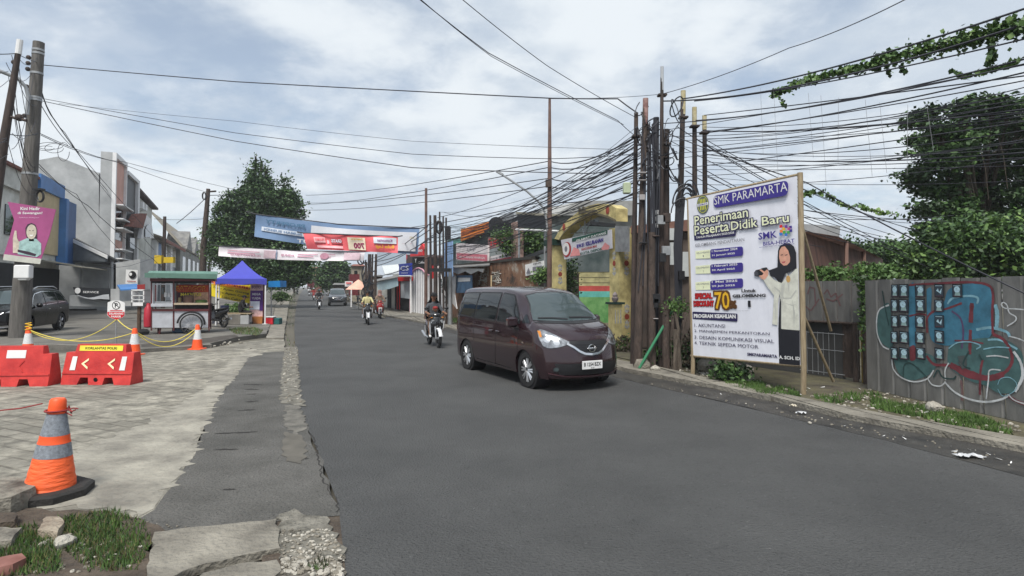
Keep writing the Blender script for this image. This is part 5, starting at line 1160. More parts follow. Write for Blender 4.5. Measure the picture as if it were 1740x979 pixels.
for (px, py, w_, h_, mm) in ((303, 514, 5, 8, mat('jar', (.3, .22, .1), .4)), (318, 515, 16, 13, mat('cardboard', (.15, .09, .07), .8)), (340, 515, 18, 5, leafm), (279, 505, 5, 8, white), (285, 505, 5, 7, white), (274, 500, 4, 12, glassw)):
    k = 1/Yc*1000; one('food_container', lambda m: m.lathe([(w_/2/k, 0), (w_/2/k*1.05, h_/k*.8), (w_/2/k*.8, h_/k)], mm, 14, c=C(px, py, .45)), label={303: 'brown jar on the food cart counter', 318: 'dark cardboard tub on the food cart counter', 340: 'bowl of greens on the food cart counter', 279: 'left white cup behind the cart glass', 285: 'right white cup behind the cart glass', 274: 'glass bottle hanging behind the cart glass'}[px], cat='container')
def bwheel(m, c, r): m.tube([c+NX*math.cos(a)*r+V((0, 0, math.sin(a)*r)) for a in [2*math.pi*i/32 for i in range(33)]], .028, rubber, 8, caps=False)
wc = C(325, 560, -.12); wc.z = zc+.36
wq = one('wheel', lambda m: bwheel(m, wc, .36), t)
def f(m):
    for i in range(14): a = 2*math.pi*i/14; m.tube([wc, wc+NX*math.cos(a)*.34+V((0, 0, math.sin(a)*.34))], .006, steel, 4)
    m.tube([wc-AX*.05, wc+AX*.05], .04, steel, 8)
one('spokes', f, wq)
one('wheel', lambda m: bwheel(m, wc+AX*(W2+.25), .36), t)
one('mudguard', lambda m: m.tube([wc+NX*math.cos(a)*.45+V((0, 0, math.sin(a)*.45)) for a in [R(-5+i*10) for i in range(19)]], .035, black, 6), t)
one('stand_leg', lambda m: m.tube([C(272, 557, .1), V((*C(270, 575, .1).xy, zc))], .03, maroon, 6), t); one('stand_leg', lambda m: m.tube([C(262, 557, 1.0), V((*C(262, 575, 1).xy, zc))], .03, maroon, 6), t)
one('gas_cylinder', lambda m: m.lathe([(.10, 0), (.14, .04), (.15, .3), (.14, .7), (.08, .78), (.06, .9)], mat('gas red', (.42, .02, .04), .4, var=0), 16, c=V((*C(250, 560, .2).xy, zc+.25))), label='tall red gas cylinder strapped to the left end of the food cart', cat='gas cylinder')
one('water_jug', lambda m: m.box(V((*C(303, 564, .4).xy, zc+.14)), (.42, .3, .28), mat('dark blue plastic', (.015, .06, .13), .4, var=0), b=.04), label='dark blue plastic tub on the ground under the food cart', cat='tub')
one('sack', lambda m: blob(m, V((*C(243, 574, .1).xy, zc)), .22, dark, 9, .6), label='dark bundle on the ground left of the food cart', cat='bundle')
# tent
gt = G(452, 551, .09); Yt2 = gt.y; TB = lambda px, py, d=0: W(px, py, Yt2+d)
t = thing('gazebo_tent', 'blue peaked canopy tent on white legs', 'tent', V((TB(412, 550).x, Yt2+1.2, .09)))
ze = zat(Yt2, 474); D = 2.5; fr0 = V((*gt.xy, 0)); ts, tl_ = fr0.dot(AX), fr0.dot(NX); tw = 2.15
TP = lambda u, v, z: RF(ts+v*D, tl_-tw+u*tw, z)
zp = zat(TP(.5, .5, 0).y, 443)
tblue = pm('tent blue', (66, 70, 172), .7, var=.06)
def f(m):
    n = 8; rings = []
    for i in range(n+1):
        q = i/n; s_ = max(.01, 1-q); h_ = ze+(zp-ze)*q**1.35; rings.append([TP(.5+a*s_/2, .5+b*s_/2, h_) for a, b in ((-1, -1), (0, -1), (1, -1), (1, 0), (1, 1), (0, 1), (-1, 1), (-1, 0))])
    m.loft(rings, tblue, caps=False)
one('canopy', f, t)
def f(m):
    P = [TP(0, 0, ze), TP(1, 0, ze), TP(1, 1, ze), TP(0, 1, ze)]
    for i in range(4):
        a, b = P[i], P[(i+1) % 4]; m.loft([[a.lerp(b, k/8) for k in range(9)], [a.lerp(b, k/8)+V((0, 0, -.26+.03*math.sin(k*1.3))) for k in range(9)]], tblue, closed=False, caps=False)
one('valance', f, t)
for (x, y) in ((.02, .02), (.98, .02), (.98, .98), (.02, .98)): one('leg', lambda m: m.tube([TP(x, y, .09), TP(x, y, ze)], .035, white, 8), t)
one('foot_plate', lambda m: m.box(TP(.98, .02, .1), (.2, .2, .02), white), t)
one('awning', lambda m: m.prism([TB(456, 478, 1), TB(476, 477, 1.4), TB(476, 488, 1.4), TB(456, 488, 1)], V((0, .8, 0)), pm('cyan plastic', (30, 130, 200), .5)), label='bright cyan plastic sheet hanging right of the blue tent', cat='sheet')
one('tent_pole', lambda m: m.tube([TB(461, 488, 1.3), V((TB(461, 545, 1.3).x, Yt2+1.3, .05))], .025, steel, 6), label='thin pole holding the cyan plastic sheet', cat='pole')
by = pm('banner yellow', (238, 214, 40), .6, var=.05)
t = thing('banner', 'yellow stall banner with red and black lettering under the blue tent', 'banner', TB(395, 505, 2))
one('cloth', lambda m: m.prism([TB(357, 482, 1.5), TB(427, 479, 2.2), TB(426, 516, 2.2), TB(400, 512, 1.95), TB(358, 503, 1.5)], V((0, .02, 0)), by), t)
pn = Panel(TB(357, 504, 1.46), TB(427, 516, 2.16), TB(357, 482, 1.46))
def f(m):
    pn.rpx(m, 359, 480.5, 425, 489, mat('deep red print', (.35, .02, .02), .6), .004)
    pn.tpx(m, 'SAWASH SOTO', 361, 485, 424, 486, 7.5, pm('orange print', (255, 150, 40)), .008, .03)
    for s_, y0, xa, xb in (('Nasi Ayam Goreng', 493, 362, 424), ('Mie Ayam Ceker', 500, 368, 424), ('Soto Ceker', 506.5, 376, 412)): pn.tpx(m, s_, xa, y0-1, xb, y0+3, 4.5, woodm, .008, .015)
one('lettering', f, t)
t = thing('roll_banner', 'upright purple and white menu banner at the right side of the tent', 'banner', V((TB(437, 548).x, Yt2+.5, .09)))
one('cloth', lambda m: m.prism([TB(426, 483, .5), TB(448, 481, .5), TB(446, 540, .5), TB(423, 540, .5)], V((0, .02, 0)), pm('menu pale', (225, 190, 190), var=.25, scale=6)), t)
one('frame', lambda m: [m.tube([TB(448.5, 481, .5), V((TB(447, 548, .5).x, Yt2+.5, .09))], .03, maroon, 6)], t)
one('stand_box', lambda m: m.prism([TB(423, 538, .35), TB(446, 538, .35), TB(445, 550, .35), TB(425, 550, .35)], V((0, .3, 0)), pm('cardboard brown', (170, 110, 60))), t)
pn = Panel(TB(423, 540, .47), TB(446, 540, .47), TB(423, 482, .47))
def f(m):
    pn.rpx(m, 425.5, 494, 446.5, 512, pm('menu purple', (84, 42, 120)), .004); pn.rpx(m, 425.5, 512, 441, 526, pm('menu white', (225, 230, 245)), .005); pn.rpx(m, 441, 512, 446.5, 528, pm('menu purple', (84, 42, 120)), .004)
    pn.tpx(m, 'MEGA', 429, 500, 443, 500, 3.8, white, .008, .02); pn.tpx(m, 'YUSDA', 428, 507, 443, 507, 3.8, white, .008, .02); pn.tpx(m, 'SOTO', 428, 488, 443, 488, 4.5, pm('menu purple', (84, 42, 120)), .008, .02)
one('print', f, t)
t = thing('bench', 'rough concrete and timber bench in front of the tent', 'bench', V((TB(402, 545).x, Yt2-.2, .09)))
one('block', lambda m: m.box(V((TB(397, 540).x, Yt2-.1, .33)), (.9, .4, .48), concd, b=.02), t); one('seat', lambda m: m.box(V((TB(403, 536).x, Yt2-.1, .60)), (1.5, .35, .06), bamboo), t); one('block', lambda m: m.box(V((TB(418, 545).x, Yt2-.1, .30)), (.5, .38, .42), pgrey, b=.02), t)
def seated(label, loc, rz, shirt, trousers, hair=True):
    t = thing('person', label, 'person', loc, rz); S = .5
    J = {'pelvis': ((0, 0, S+.08), (.13, .17)), 'waist': ((.03, 0, S+.24), (.125, .16)), 'chest': ((.10, 0, S+.44), (.12, .17)), 'collar': ((.14, 0, S+.55), (.07, .09)), 'neck': ((.17, 0, S+.61), .05), 'head': ((.215, 0, S+.72), (.095, .083)), 'crown': ((.21, 0, S+.78), .074)}
    B = [('pelvis', 'waist', 's'), ('waist', 'chest', 's'), ('chest', 'collar', 's'), ('collar', 'neck', 'k'), ('neck', 'head', 'k'), ('head', 'crown', 'k')]
    for q, y in (('l', 1), ('r', -1)):
        J.update({'shoulder_'+q: ((.12, y*.18, S+.50), .06), 'elbow_'+q: ((.22, y*.24, S+.24), .045), 'wrist_'+q: ((.42, y*.12, S+.26), .03), 'hand_'+q: ((.47, y*.08, S+.28), .03), 'hip_'+q: ((.05, y*.09, S+.06), .09), 'knee_'+q: ((.46, y*.14, S+.04), .065), 'ankle_'+q: ((.44, y*.13, .08), .042), 'toe_'+q: ((.58, y*.14, .045), .04)})
        B += [('chest', 'shoulder_'+q, 's'), ('shoulder_'+q, 'elbow_'+q, 's'), ('elbow_'+q, 'wrist_'+q, 's'), ('wrist_'+q, 'hand_'+q, 'k'), ('pelvis', 'hip_'+q, 't'), ('hip_'+q, 'knee_'+q, 't'), ('knee_'+q, 'ankle_'+q, 't'), ('ankle_'+q, 'toe_'+q, 'f')]
    figure('body', t, J, B, {'s': shirt, 't': trousers, 'k': skin, 'f': black}, head=((.215, 0, S+.72), (1, 0, -.15)))
    h = MB(); h.lathe([(.088, -.02), (.098, .03), (.08, .08), (.045, .103), (.001, .11)], mat('hair black', (.012, .01, .009), .6, var=0), 16, c=(.195, 0, S+.73)); h.build('hair', t, local=True); return t
seated('person in black seated on the bench facing the menu banner', V((TB(409, 540).x, Yt2-.1, .12)), R(10), cblk, cblk)
# plastic chairs, parked scooter, red cool box
def chair(label, loc, rz, m_, grp):
    t = thing('chair', label, 'chair', loc, rz, group=grp)
    q = MB(); q.box((0, 0, .43), (.4, .4, .03), m_, b=.01); q.build('seat', t, local=True); q = MB(); q.box((-.2, 0, .66), (.03, .38, .42), m_, b=.01); q.build('backrest', t, local=True)
    for a in (-1, 1):
        for b in (-1, 1): q = MB(); q.tube([(a*.18, b*.18, .42), (a*.21, b*.21, 0)], .018, m_, 6); q.build('leg', t, local=True)
    return t
navy = mat('navy plastic', (.012, .02, .06), .5, var=0)
for i, (px, lb) in enumerate(((372, 'dark blue plastic chair behind the cart, leftmost under the tent'), (381, 'dark blue plastic chair second from the left under the tent'), (388, 'dark blue plastic chair nearest the seated person'))): chair(lb, V((TB(px, 540, .6).x, Yt2+.5-.2*i, .09)), R(200+40*i), navy, 'chairs under the tent')
pp = V((TB(366, 545, -2).x, Yt2-2, .09)); make_scooter('dark scooter parked behind the right end of the food cart', pp, R(150), bk, bk, group='scooters parked at the roadside')
t = thing('cool_box', 'red cool box with white lid on the sidewalk right of the tent', 'box', V((TB(460, 545, .5).x, Yt2+.5, .05)))
one('box', lambda m: m.box(V((TB(460, 545, .5).x, Yt2+.5, .22)), (.35, .4, .34), pm('cool box red', (190, 30, 45), .5), b=.02), t); one('lid', lambda m: m.box(V((TB(460, 545, .5).x, Yt2+.5, .41)), (.4, .44, .05), white, b=.01), t)
one('crate', lambda m: m.box(V((TB(470, 545, .6).x, Yt2+.6, .2)), (.4, .4, .3), pm('teal plastic', (30, 90, 90), .5), b=.02), label='teal plastic crate beside the red cool box', cat='crate')
pp = V((TB(451, 540, 1.8).x, Yt2+1.8, .09)); 
# ============================================================ BARRIERS, CONES, SIGN, ROPES
orange = mat('cone orange', (.85, .10, .02), .5, var=.08, scale=6); refl = mat('reflective tape', (.62, .63, .64), .45, var=.12, scale=30); refg = mat('worn reflective sleeve', (.20, .22, .25), .5, var=.3, scale=40)
bred = mat('barrier red', (.42, .025, .025), .5, scale=3.5, spec=.4, bump=.15, col2=(.62, .05, .042))
def cone(label, p, grp='orange cones along the kerb'):
    t = thing('traffic_cone', label, 'cone', p, group=grp)
    q = MB(); q.box((0, 0, .02), (.38, .38, .04), orange, b=.01); q.build('base', t, local=True)
    q = MB(); q.lathe([(.15, .04), (.118, .30)], orange, 24, caps=False); q.lathe([(.075, .58), (.055, .70), (.045, .73), (.001, .735)], orange, 24, caps=False); q.build('body', t, local=True)
    q = MB(); q.lathe([(.118, .30), (.075, .58)], refl, 24, caps=False); q.build('reflective_band', t, local=True); return t
c1 = cone('orange cone behind the gap before the left barrier', G(47, 603)); c2 = cone('x', G(228, 604)); c2['label'] = 'orange cone standing right behind the arrow barrier'; c3 = cone('x', G(335, 594)); c3['label'] = 'orange cone standing alone before the food cart wheel'
# big cone
g = G(84, 843); bc = thing('traffic_cone', 'large foreground orange cone with two grey bands and black base', 'cone', V((g.x, g.y, .01)), R(20))
q = MB(); 
oct_ = [V((math.cos(R(45*k+22))*.33, math.sin(R(45*k+22))*.33, 0)) for k in range(8)]; q.loft([[p*1.0 for p in oct_], [p*1.0+V((0, 0, .055)) for p in oct_], [p*.92+V((0, 0, .075)) for p in oct_]], mat('black rubber base', (.02, .019, .018), .85, var=.25, scale=12, bump=.3)); q.build('base', bc, local=True)
slump = Matrix.Rotation(R(3), 4, 'Y')
def seg(a, b, m, nm, k=6, wob=.004):
    q = MB(); rg = random.Random(int(a*100)); pr = []
    for i in range(k+1):
        z = a+(b-a)*i/k; r = .195-(z-.07)*(.195-.062)/.70; pr.append((r+(rg.uniform(-wob, wob)), z))
    q.lathe(pr, m, 28, X=slump, caps=False); q.build(nm, bc, local=True)
seg(.07, .345, mat('cone orange fabric', (.85, .125, .03), .6, var=.14, scale=5, bump=.5, bscale=7, stretch=(1, 1, 4)), 'body', 8); seg(.345, .46, refg, 'reflective_band', 3, .001); seg(.46, .53, orange, 'orange_band', 3, .003); seg(.53, .715, refg, 'reflective_band', 4, .001)
q = MB(); q.lathe([(.07, .715), (.066, .78), (.062, .83), (.05, .845), (.001, .846)], orange, 22, X=slump); q.build('top_cap', bc, local=True)
tr = mat('red string', (.25, .03, .03), .8, var=0); q = MB()
for k in range(6): a = rnd.uniform(0, 6); q.tube([(.075+.04, 0, .74), (.13+.03*math.cos(a), .03*math.sin(a), .74+.03*math.sin(a)), (.16+.04*math.cos(a*2), .04*math.sin(a), .71+.03*math.cos(a))], .006, tr, 5)
q.tube([V((math.cos(a)*.085+.035, math.sin(a)*.085, .74)) for a in [2*math.pi*i/14 for i in range(15)]], .009, tr, 5); q.build('string_knot', bc, local=True)
one('string', lambda m: m.tube([W(72, 686, g.y), W(35, 694, g.y), W(-40, 702, g.y-.1)], .006, tr, 5), label='thin red string running left from the big cone top', cat='string')
# water barriers
def barrier(label, cx, cy, wpx, arrows, rot=0):
    g = G(cx, cy); t = thing('water_barrier', label, 'barrier', V((g.x, g.y, .006)), rot); sc_ = g.y/F; wd = wpx*sc_; h_ = 66*sc_
    hw = wd/2; prof = [(-hw, 0), (-hw+.23*wd, 0), (-hw+.27*wd, .18*h_), (-hw+.38*wd, .18*h_), (-hw+.40*wd, 0), (hw-.40*wd, 0), (hw-.38*wd, .18*h_), (hw-.27*wd, .18*h_), (hw-.23*wd, 0), (hw, 0), (hw+.01, .27*h_), (hw+.00, .80*h_), (hw-.12*wd, .80*h_), (hw-.13*wd, h_), (-hw+.16*wd, h_), (-hw+.14*wd, .80*h_), (-hw+.02, .80*h_), (-hw, .27*h_)]
    def f(m):
        fr_ = [V((x, -.19+.13*(z/h_), z)) for x, z in prof]; bk_ = [V((x, .19-.13*(z/h_), z)) for x, z in prof]
        m.loft([[p+V((0, .02, 0)) if False else p for p in fr_], bk_], bred)
    q = MB(); f(q); b = q.build('body', t, local=True)
    X = Matrix.Translation((0, 0, 0))
    yb = lambda z: -.19+.13*(z/h_)-.004
    def fq(m, pts, mm, o=.002): m.add([V((x, yb(z)-o, z)) for x, z in pts], [tuple(range(len(pts)))], mm)
    q = MB(); q.prism([V((x, yb(z)-.001, z)) for x, z in ((-hw+.005, .27*h_), (hw-.0, .27*h_), (hw-.0, .31*h_), (-hw+.005, .31*h_))], V((0, -.012, 0)), bred); q.build('rib', t, local=True)
    if arrows:
        yl = pm('barrier yellow', (232, 214, 70), .5); q = MB(); fq(q, [(-.30*wd, .84*h_), (.33*wd, .84*h_), (.33*wd, .97*h_), (-.30*wd, .97*h_)], yl); st = q.build('sticker', t, local=True)
        vs, fs = tmesh('@ KORLANTAS POLRI @', .02); vs, fs = tmesh('KORLANTAS POLRI', .025); xa, xb = min(v.x for v in vs), max(v.x for v in vs); ya, yb2 = min(v.y for v in vs), max(v.y for v in vs)
        q = MB(); q.add([V(((v.x-(xa+xb)/2)/(xb-xa)*.46*wd+.015*wd, yb(.905*h_)-.008-0*.0, .905*h_+(v.y-(ya+yb2)/2)/(yb2-ya)*.07*h_)) for v in vs], fs, mat('olive print', (.08, .09, .02), .6)); q.build('sticker_lettering', st, local=True)
        for sx in (-1, 1):
            q = MB(); q.add([V((sx*.0+x, yb(z)-.006, z)) for x, z in ([(sx*.36*wd-.04*wd, .36*h_), (sx*.36*wd+.04*wd, .36*h_), (sx*.36*wd+.05*wd, .70*h_), (sx*.36*wd-.02*wd, .70*h_)])], [(0, 1, 2, 3)], white); q.build('reflector', t, local=True)
            cxx = -.19*wd if sx < 0 else .19*wd; q = MB(); q.add([V((cxx+x*wd, yb(z*h_)-.008, z*h_)) for x, z in ((-.05, .52), (.05, .66), (.05, .60), (-.01, .52), (.05, .44), (.05, .38))], [(0, 1, 2, 3), (0, 3, 4, 5)], pm('arrow cream', (240, 225, 180))); q.build('arrow', t, local=True)
        q = MB(); q.lathe([(.04, 0), (.001, 0)], black, 12, axis='Y', c=(0, yb(.12*h_)-.006, .13*h_)); q.build('drain_plug', t, local=True)
    else:
        q = MB(); fq(q, [(-.09*wd, .70*h_), (.16*wd, .70*h_), (.16*wd, .90*h_), (-.09*wd, .90*h_)], white); q.build('sticker', t, local=True)
        q = MB(); q.prism([V((x*wd, yb(z*h_)-.001, z*h_)) for x, z in ((.06, .50), (.14, .64), (.16, .64), (.10, .50), (.16, .36), (.14, .36))], V((0, -.006, 0)), bred); q.build('moulded_arrow', t, local=True)
    return t
barrier('red plastic water barrier with cream arrows and yellow strip', 174, 652, 118, True, R(-2)); barrier('red plastic water barrier with a small white sticker at the left edge', 28, 655, 122, False, R(4))
# no parking sign
g = G(197, 598); Ys = g.y; t = thing('no_parking_sign', 'white and red no parking sign on a thin post', 'sign', V((g.x, g.y, 0)))
one('post', lambda m: m.tube([V((g.x, g.y, 0)), W(197, 540, Ys)], .018, steel, 8), t)
shp = [(183, 514), (191, 511), (203, 511), (212, 515), (212, 536), (208, 540), (197.5, 544), (187, 540), (182, 535)]
one('board', lambda m: m.prism([W(*q, Ys-.02) for q in shp], V((0, .015, 0)), white), t)
pn = Panel(W(182, 544, Ys-.025), W(212, 544, Ys-.025), W(182, 511, Ys-.025)); sr = pm('sign red print', (196, 26, 44), .5)
def f(m):
    pn.ppx(m, [(182.5, 530), (211.5, 530), (211.5, 535.6), (207.6, 539.4), (197.5, 543.3), (187.2, 539.4), (182.6, 534.6)], sr, .004); pn.rpx(m, 187, 527.2, 208, 528.6, sr, .004)
    pn.disc(m, *pn.uv(197.5, 519), .118, black, .004); pn.disc(m, *pn.uv(197.5, 519), .098, white, .005)
    pn.tpx(m, 'P', 195.2, 519, 200.4, 519, 8, black, .007, .03); a, b = pn.uv(192.6, 514.5), pn.uv(202.4, 523.6); pn.poly(m, [(a[0], a[1]), (a[0]+.02, a[1]+.01), (b[0]+.02, b[1]+.01), (b[0], b[1])], black, .008)
one('symbol', f, t)
one('lettering', lambda m: [pn.tpx(m, 'DILARANG', 185.5, 533, 209.5, 533, 3.6, white, .008, .03), pn.tpx(m, 'PARKIR', 189, 538, 206, 538, 3.4, white, .008, .03)], t)
rope = pm('yellow rope', (214, 196, 90), .8)
def roped(label, a, b, sag, r=.012, m=rope, n=16, name='rope', cat='rope', group='yellow ropes'):
    pts = [a.lerp(b, i/n)-V((0, 0, sag*4*(i/n)*(1-i/n))) for i in range(n+1)]; return one(name, lambda q: q.tube(pts, r, m, 6), label=label, cat=cat, group=group)
T = lambda o, dz=.66: V((o.location.x, o.location.y, dz))
sgp = W(197, 543, Ys)
roped('yellow rope sagging low between the left cone and the sign post', T(c1), V((g.x, g.y-.02, sgp.z)), .42); roped('yellow rope drawn flatter from the left cone to the cone behind the barrier', T(c1, .68), T(c2, .62), .28)
roped('short yellow rope from the sign post to the cone behind the barrier', V((g.x+.02, g.y, sgp.z)), T(c2, .66), .05); roped('yellow rope sagging low between the two cones before the food cart', T(c2, .64), T(c3, .60), .46); roped('second yellow rope slightly higher before the food cart', T(c2, .66), T(c3, .66), .36)
q = MB(); q.tube([V((c1.location.x+math.cos(a)*.07, c1.location.y+math.sin(a)*.07, .63+.01*k)) for k, a in enumerate([2*math.pi*i/8 for i in range(25)])], .013, pm('rope knot', (235, 190, 40)), 5); q.build('rope_knot', c1)
# ============================================================ RIGHT SIDE
# ---- school billboard
bl = G(1177, 642); brr = G(1365, 675)
Yl, Yr_ = bl.y, brr.y
BL = W(1176, 605, Yl-.03); BR = W(1360, 622, Yr_-.03); TL = W(1168, 338, Yl-.03)
up = V((0, 0, 1)); U_ = (BR-BL); U_.z = 0; U_.normalize()
bb = thing('billboard', 'big white school enrolment billboard on bamboo posts', 'billboard', (bl+brr)/2)
pn = Panel(BL, BR, TL); hR = W(1351, 297, Yr_-.03).z-BR.z
def f(m):
    nx, ny = 14, 16; vs = []; fs = []
    for j in range(ny+1):
        for i in range(nx+1):
            a = BL.lerp(BR, i/nx); b = TL.lerp(V((BR.x, BR.y, BR.z+hR)), i/nx); e = min(i, nx-i)/nx*2; vs.append(a.lerp(b, j/ny)+pn.N*(-.004))
    for j in range(ny):
        for i in range(nx): o = j*(nx+1)+i; fs.append((o, o+1, o+nx+2, o+nx+1))
    m.add(vs, fs, flex)
sh = one('banner', f, bb)
ind = pm('indigo print', (56, 44, 132), .5); navyp = pm('navy print', (36, 30, 74), .5); crm = pm('cream print', (228, 232, 196), .5); blk = pm('black print', (22, 22, 30), .5); gry = pm('grey print', (120, 120, 128), .5); redp = pm('red print', (206, 32, 38), .5); gold = pm('gold print b', (222, 172, 36), .4)
def B(x, y): return (1160+x/5.152, 290+y/5.152)
def Bc(x, y): return (1160+x/5.152, 450+y/5.152)
def quadpx(m, pts, mm, l=.003): pn.ppx(m, pts, mm, l)
def uvround(m, pts, mm, l, r):
    u = [pn.uv(*p) for p in pts]; u0, u1 = min(a[0] for a in u), max(a[0] for a in u); v0, v1 = min(a[1] for a in u), max(a[1] for a in u)
    pn.poly(m, rnd_poly([u[0], u[1], u[2], u[3]], r, 4), mm, l)
def f(m):
    uvround(m, [B(268, 222), B(925, 82), B(925, 215), B(272, 330)], ind, .003, .14)
    uvround(m, [B(100, 556), B(466, 525), B(466, 572), B(102, 612)], navyp, .003, .03)
    for y0, y1 in ((690, 663), (822, 804), (964, 942)):
        h_ = 82
        uvround(m, [B(240, y0), B(528, y1), B(530, y1+h_), B(243, y0+h_)], ind, .003, .05); quadpx(m, [B(112, y0+14), B(240, y0+2), B(243, y0+h_-4), B(114, y0+h_)], crm, .004)
    uvround(m, [Bc(86, 410), Bc(480, 428), Bc(480, 498), Bc(88, 474)], navyp, .003, .03)
    c = pn.uv(*B(176, 296)); pn.disc(m, c[0], c[1], .155, mat('crest grey', (.09, .11, .10), .5), .003, 28, .19); pn.disc(m, c[0], c[1], .135, pm('crest yellow', (196, 196, 60)), .004, 28, .165); pn.disc(m, c[0], c[1], .125, mat('crest grey', (.09, .11, .10), .5), .005, 28, .155)
    for k in (-.06, -.02, .02, .06): pn.rect(m, c[0]+k-.011, c[1]-.11, c[0]+k+.011, c[1]+.11, pm('crest yellow', (196, 196, 60)), .006)
    pn.rect(m, c[0]-.14, c[1]-.025, c[0]+.14, c[1]+.025, white, .007)
one('print_panels', f, bb)
def T2(m, s_, x0, y0, x1, y1, h_, mm, F_=B, l=.008, bold=.015): a, b = F_(x0, y0), F_(x1, y1); pn.tpx(m, s_, *a, *b, h_/5.152, mm, l, bold)
def two(m, s_, x0, y0, x1, y1, h_, F_=B, ob=.07, fill=crm, edge=navyp):
    a, b = F_(x0, y0), F_(x1, y1); ua, ub = pn.uv(*a), pn.uv(*b); hh = abs(pn.uv((a[0]+b[0])/2, (a[1]+b[1])/2-h_/10.304)[1]-pn.uv((a[0]+b[0])/2, (a[1]+b[1])/2+h_/10.304)[1]); w_ = abs(ub[0]-ua[0])
    cx, cy = (ua[0]+ub[0])/2, (ua[1]+ub[1])/2; e = hh*.14
    for dx in (-1, 0, 1):
        for dy in (-1, 0, 1): 
            if dx or dy: pn.text(m, s_, cx+dx*e*.8, cy+dy*e*.7, w_, hh, edge, .005+.0004*(dx+1)+.0012*(dy+1), .01)
    pn.text(m, s_, cx, cy, w_, hh, fill, .010, .012)
def f(m):
    T2(m, 'SMK PARAMARTA', 276, 262, 916, 140, 76, white, bold=-.004)
    c = pn.uv(*B(176, 296)); pn.text(m, 'PARAMARTA', c[0], c[1], .24, .035, ind, .009, .02)
    two(m, 'Penerimaan', 104, 432, 572, 372, 84); two(m, 'Peserta', 104, 522, 405, 490, 86); two(m, 'Didik', 424, 484, 655, 452, 78); two(m, 'Baru', 694, 444, 930, 410, 78)
    T2(m, 'TAHUN PELAJARAN 2025/2026', 118, 584, 452, 550, 24, white, bold=.02)
    T2(m, 'GELOMBANG PENDAFTARAN', 110, 652, 540, 606, 28, gry, bold=.005)
    for (y, a_, b_, n_) in ((690, '1 November 2024', '31 Januari 2025', '1'), (822, '1 Februari 2025', '30 April 2025', '2'), (964, '1 Mei 2025', '25 Juli 2025', '3')):
        T2(m, a_, 256, y+15, 480, y-5, 20, white, bold=.02); T2(m, b_, 256, y+52, 458, y+38, 20, white, bold=.02); T2(m, 'GELOMBANG', 122, y+32, 234, y+24, 15, gry, bold=.0); T2(m, n_, 178, y+58, 185, y+57, 17, gry, bold=0)
    T2(m, 'SMK', 664, 586, 826, 546, 62, ind, bold=.02); T2(m, 'BISA-HEBAT', 706, 650, 980, 604, 34, ind, bold=.015); T2(m, 'SIAP KERJA, SANTUN, MANDIRI, KREATIF', 672, 692, 978, 622, 10, ind, bold=0)
    two(m, 'SPECIAL', 110, 272, 258, 274, 46, Bc, fill=redp, edge=pm('red dark print', (120, 16, 22))); two(m, 'DISCOUNT', 98, 340, 272, 340, 46, Bc, fill=redp, edge=pm('red dark print', (120, 16, 22)))
    two(m, '70', 282, 312, 410, 312, 150, Bc, fill=gold, edge=pm('gold dark', (90, 56, 20))); two(m, '%', 415, 348, 470, 350, 62, Bc, fill=pm('gold dark', (90, 56, 20)), edge=pm('gold dark', (90, 56, 20)))
    T2(m, 'Untuk', 515, 226, 645, 228, 30, blk, Bc, bold=.04); T2(m, 'GELOMBANG', 436, 272, 728, 270, 28, blk, Bc, bold=.05); T2(m, '1', 572, 342, 596, 342, 56, blk, Bc, bold=.02); T2(m, 'Syarat dan ketentuan berlaku', 350, 400, 580, 406, 8, gry, Bc, bold=0)
    T2(m, 'PROGRAM KEAHLIAN', 98, 440, 466, 460, 36, white, Bc, bold=.05)
    for (s_, x1, ya, yb_) in (('1. AKUNTANSI', 372, 526, 540), ('2. MANAJEMEN PERKANTORAN', 762, 578, 612), ('3. DESAIN KOMUNIKASI VISUAL', 802, 628, 676), ('4. TEKNIK SEPEDA MOTOR', 664, 680, 722)):
        T2(m, s_, 104, ya, x1, yb_, 30, navyp, Bc, bold=.0)
    T2(m, 'SMKPARAMARTA', 566, 780, 830, 805, 28, navyp, Bc, bold=.04); T2(m, 'A. SCH. ID', 845, 808, 1028, 822, 30, white, Bc, l=.012, bold=.03)
one('lettering', f, bb)
def f(m):
    for (x, y, c) in ((860, 488, redp), (885, 510, gold), (905, 490, pm('print purple', (110, 60, 150))), (930, 510, pm('print pink', (190, 80, 130))), (865, 530, pm('print orange', (230, 120, 40))), (890, 540, pm('print green', (70, 160, 70))), (925, 540, pm('print green', (70, 160, 70))), (860, 556, pm('print blue', (50, 120, 200))), (905, 560, pm('print blue', (50, 120, 200))), (945, 496, ind), (948, 525, ind)):
        a, b = B(x-13, y-11), B(x+13, y+11); pn.rpx(m, *a, *b, c, .006+.0003*(x % 5))
one('program_logo', f, bb)
fsk = pm('printed skin', (208, 154, 132), .5, var=.14, scale=12); fbk = pm('printed scarf', (26, 26, 34), .5); fwt = pm('printed jacket', (206, 206, 194), .5, scale=7, var=.16); fsh = pm('printed fold', (186, 186, 178), .5)
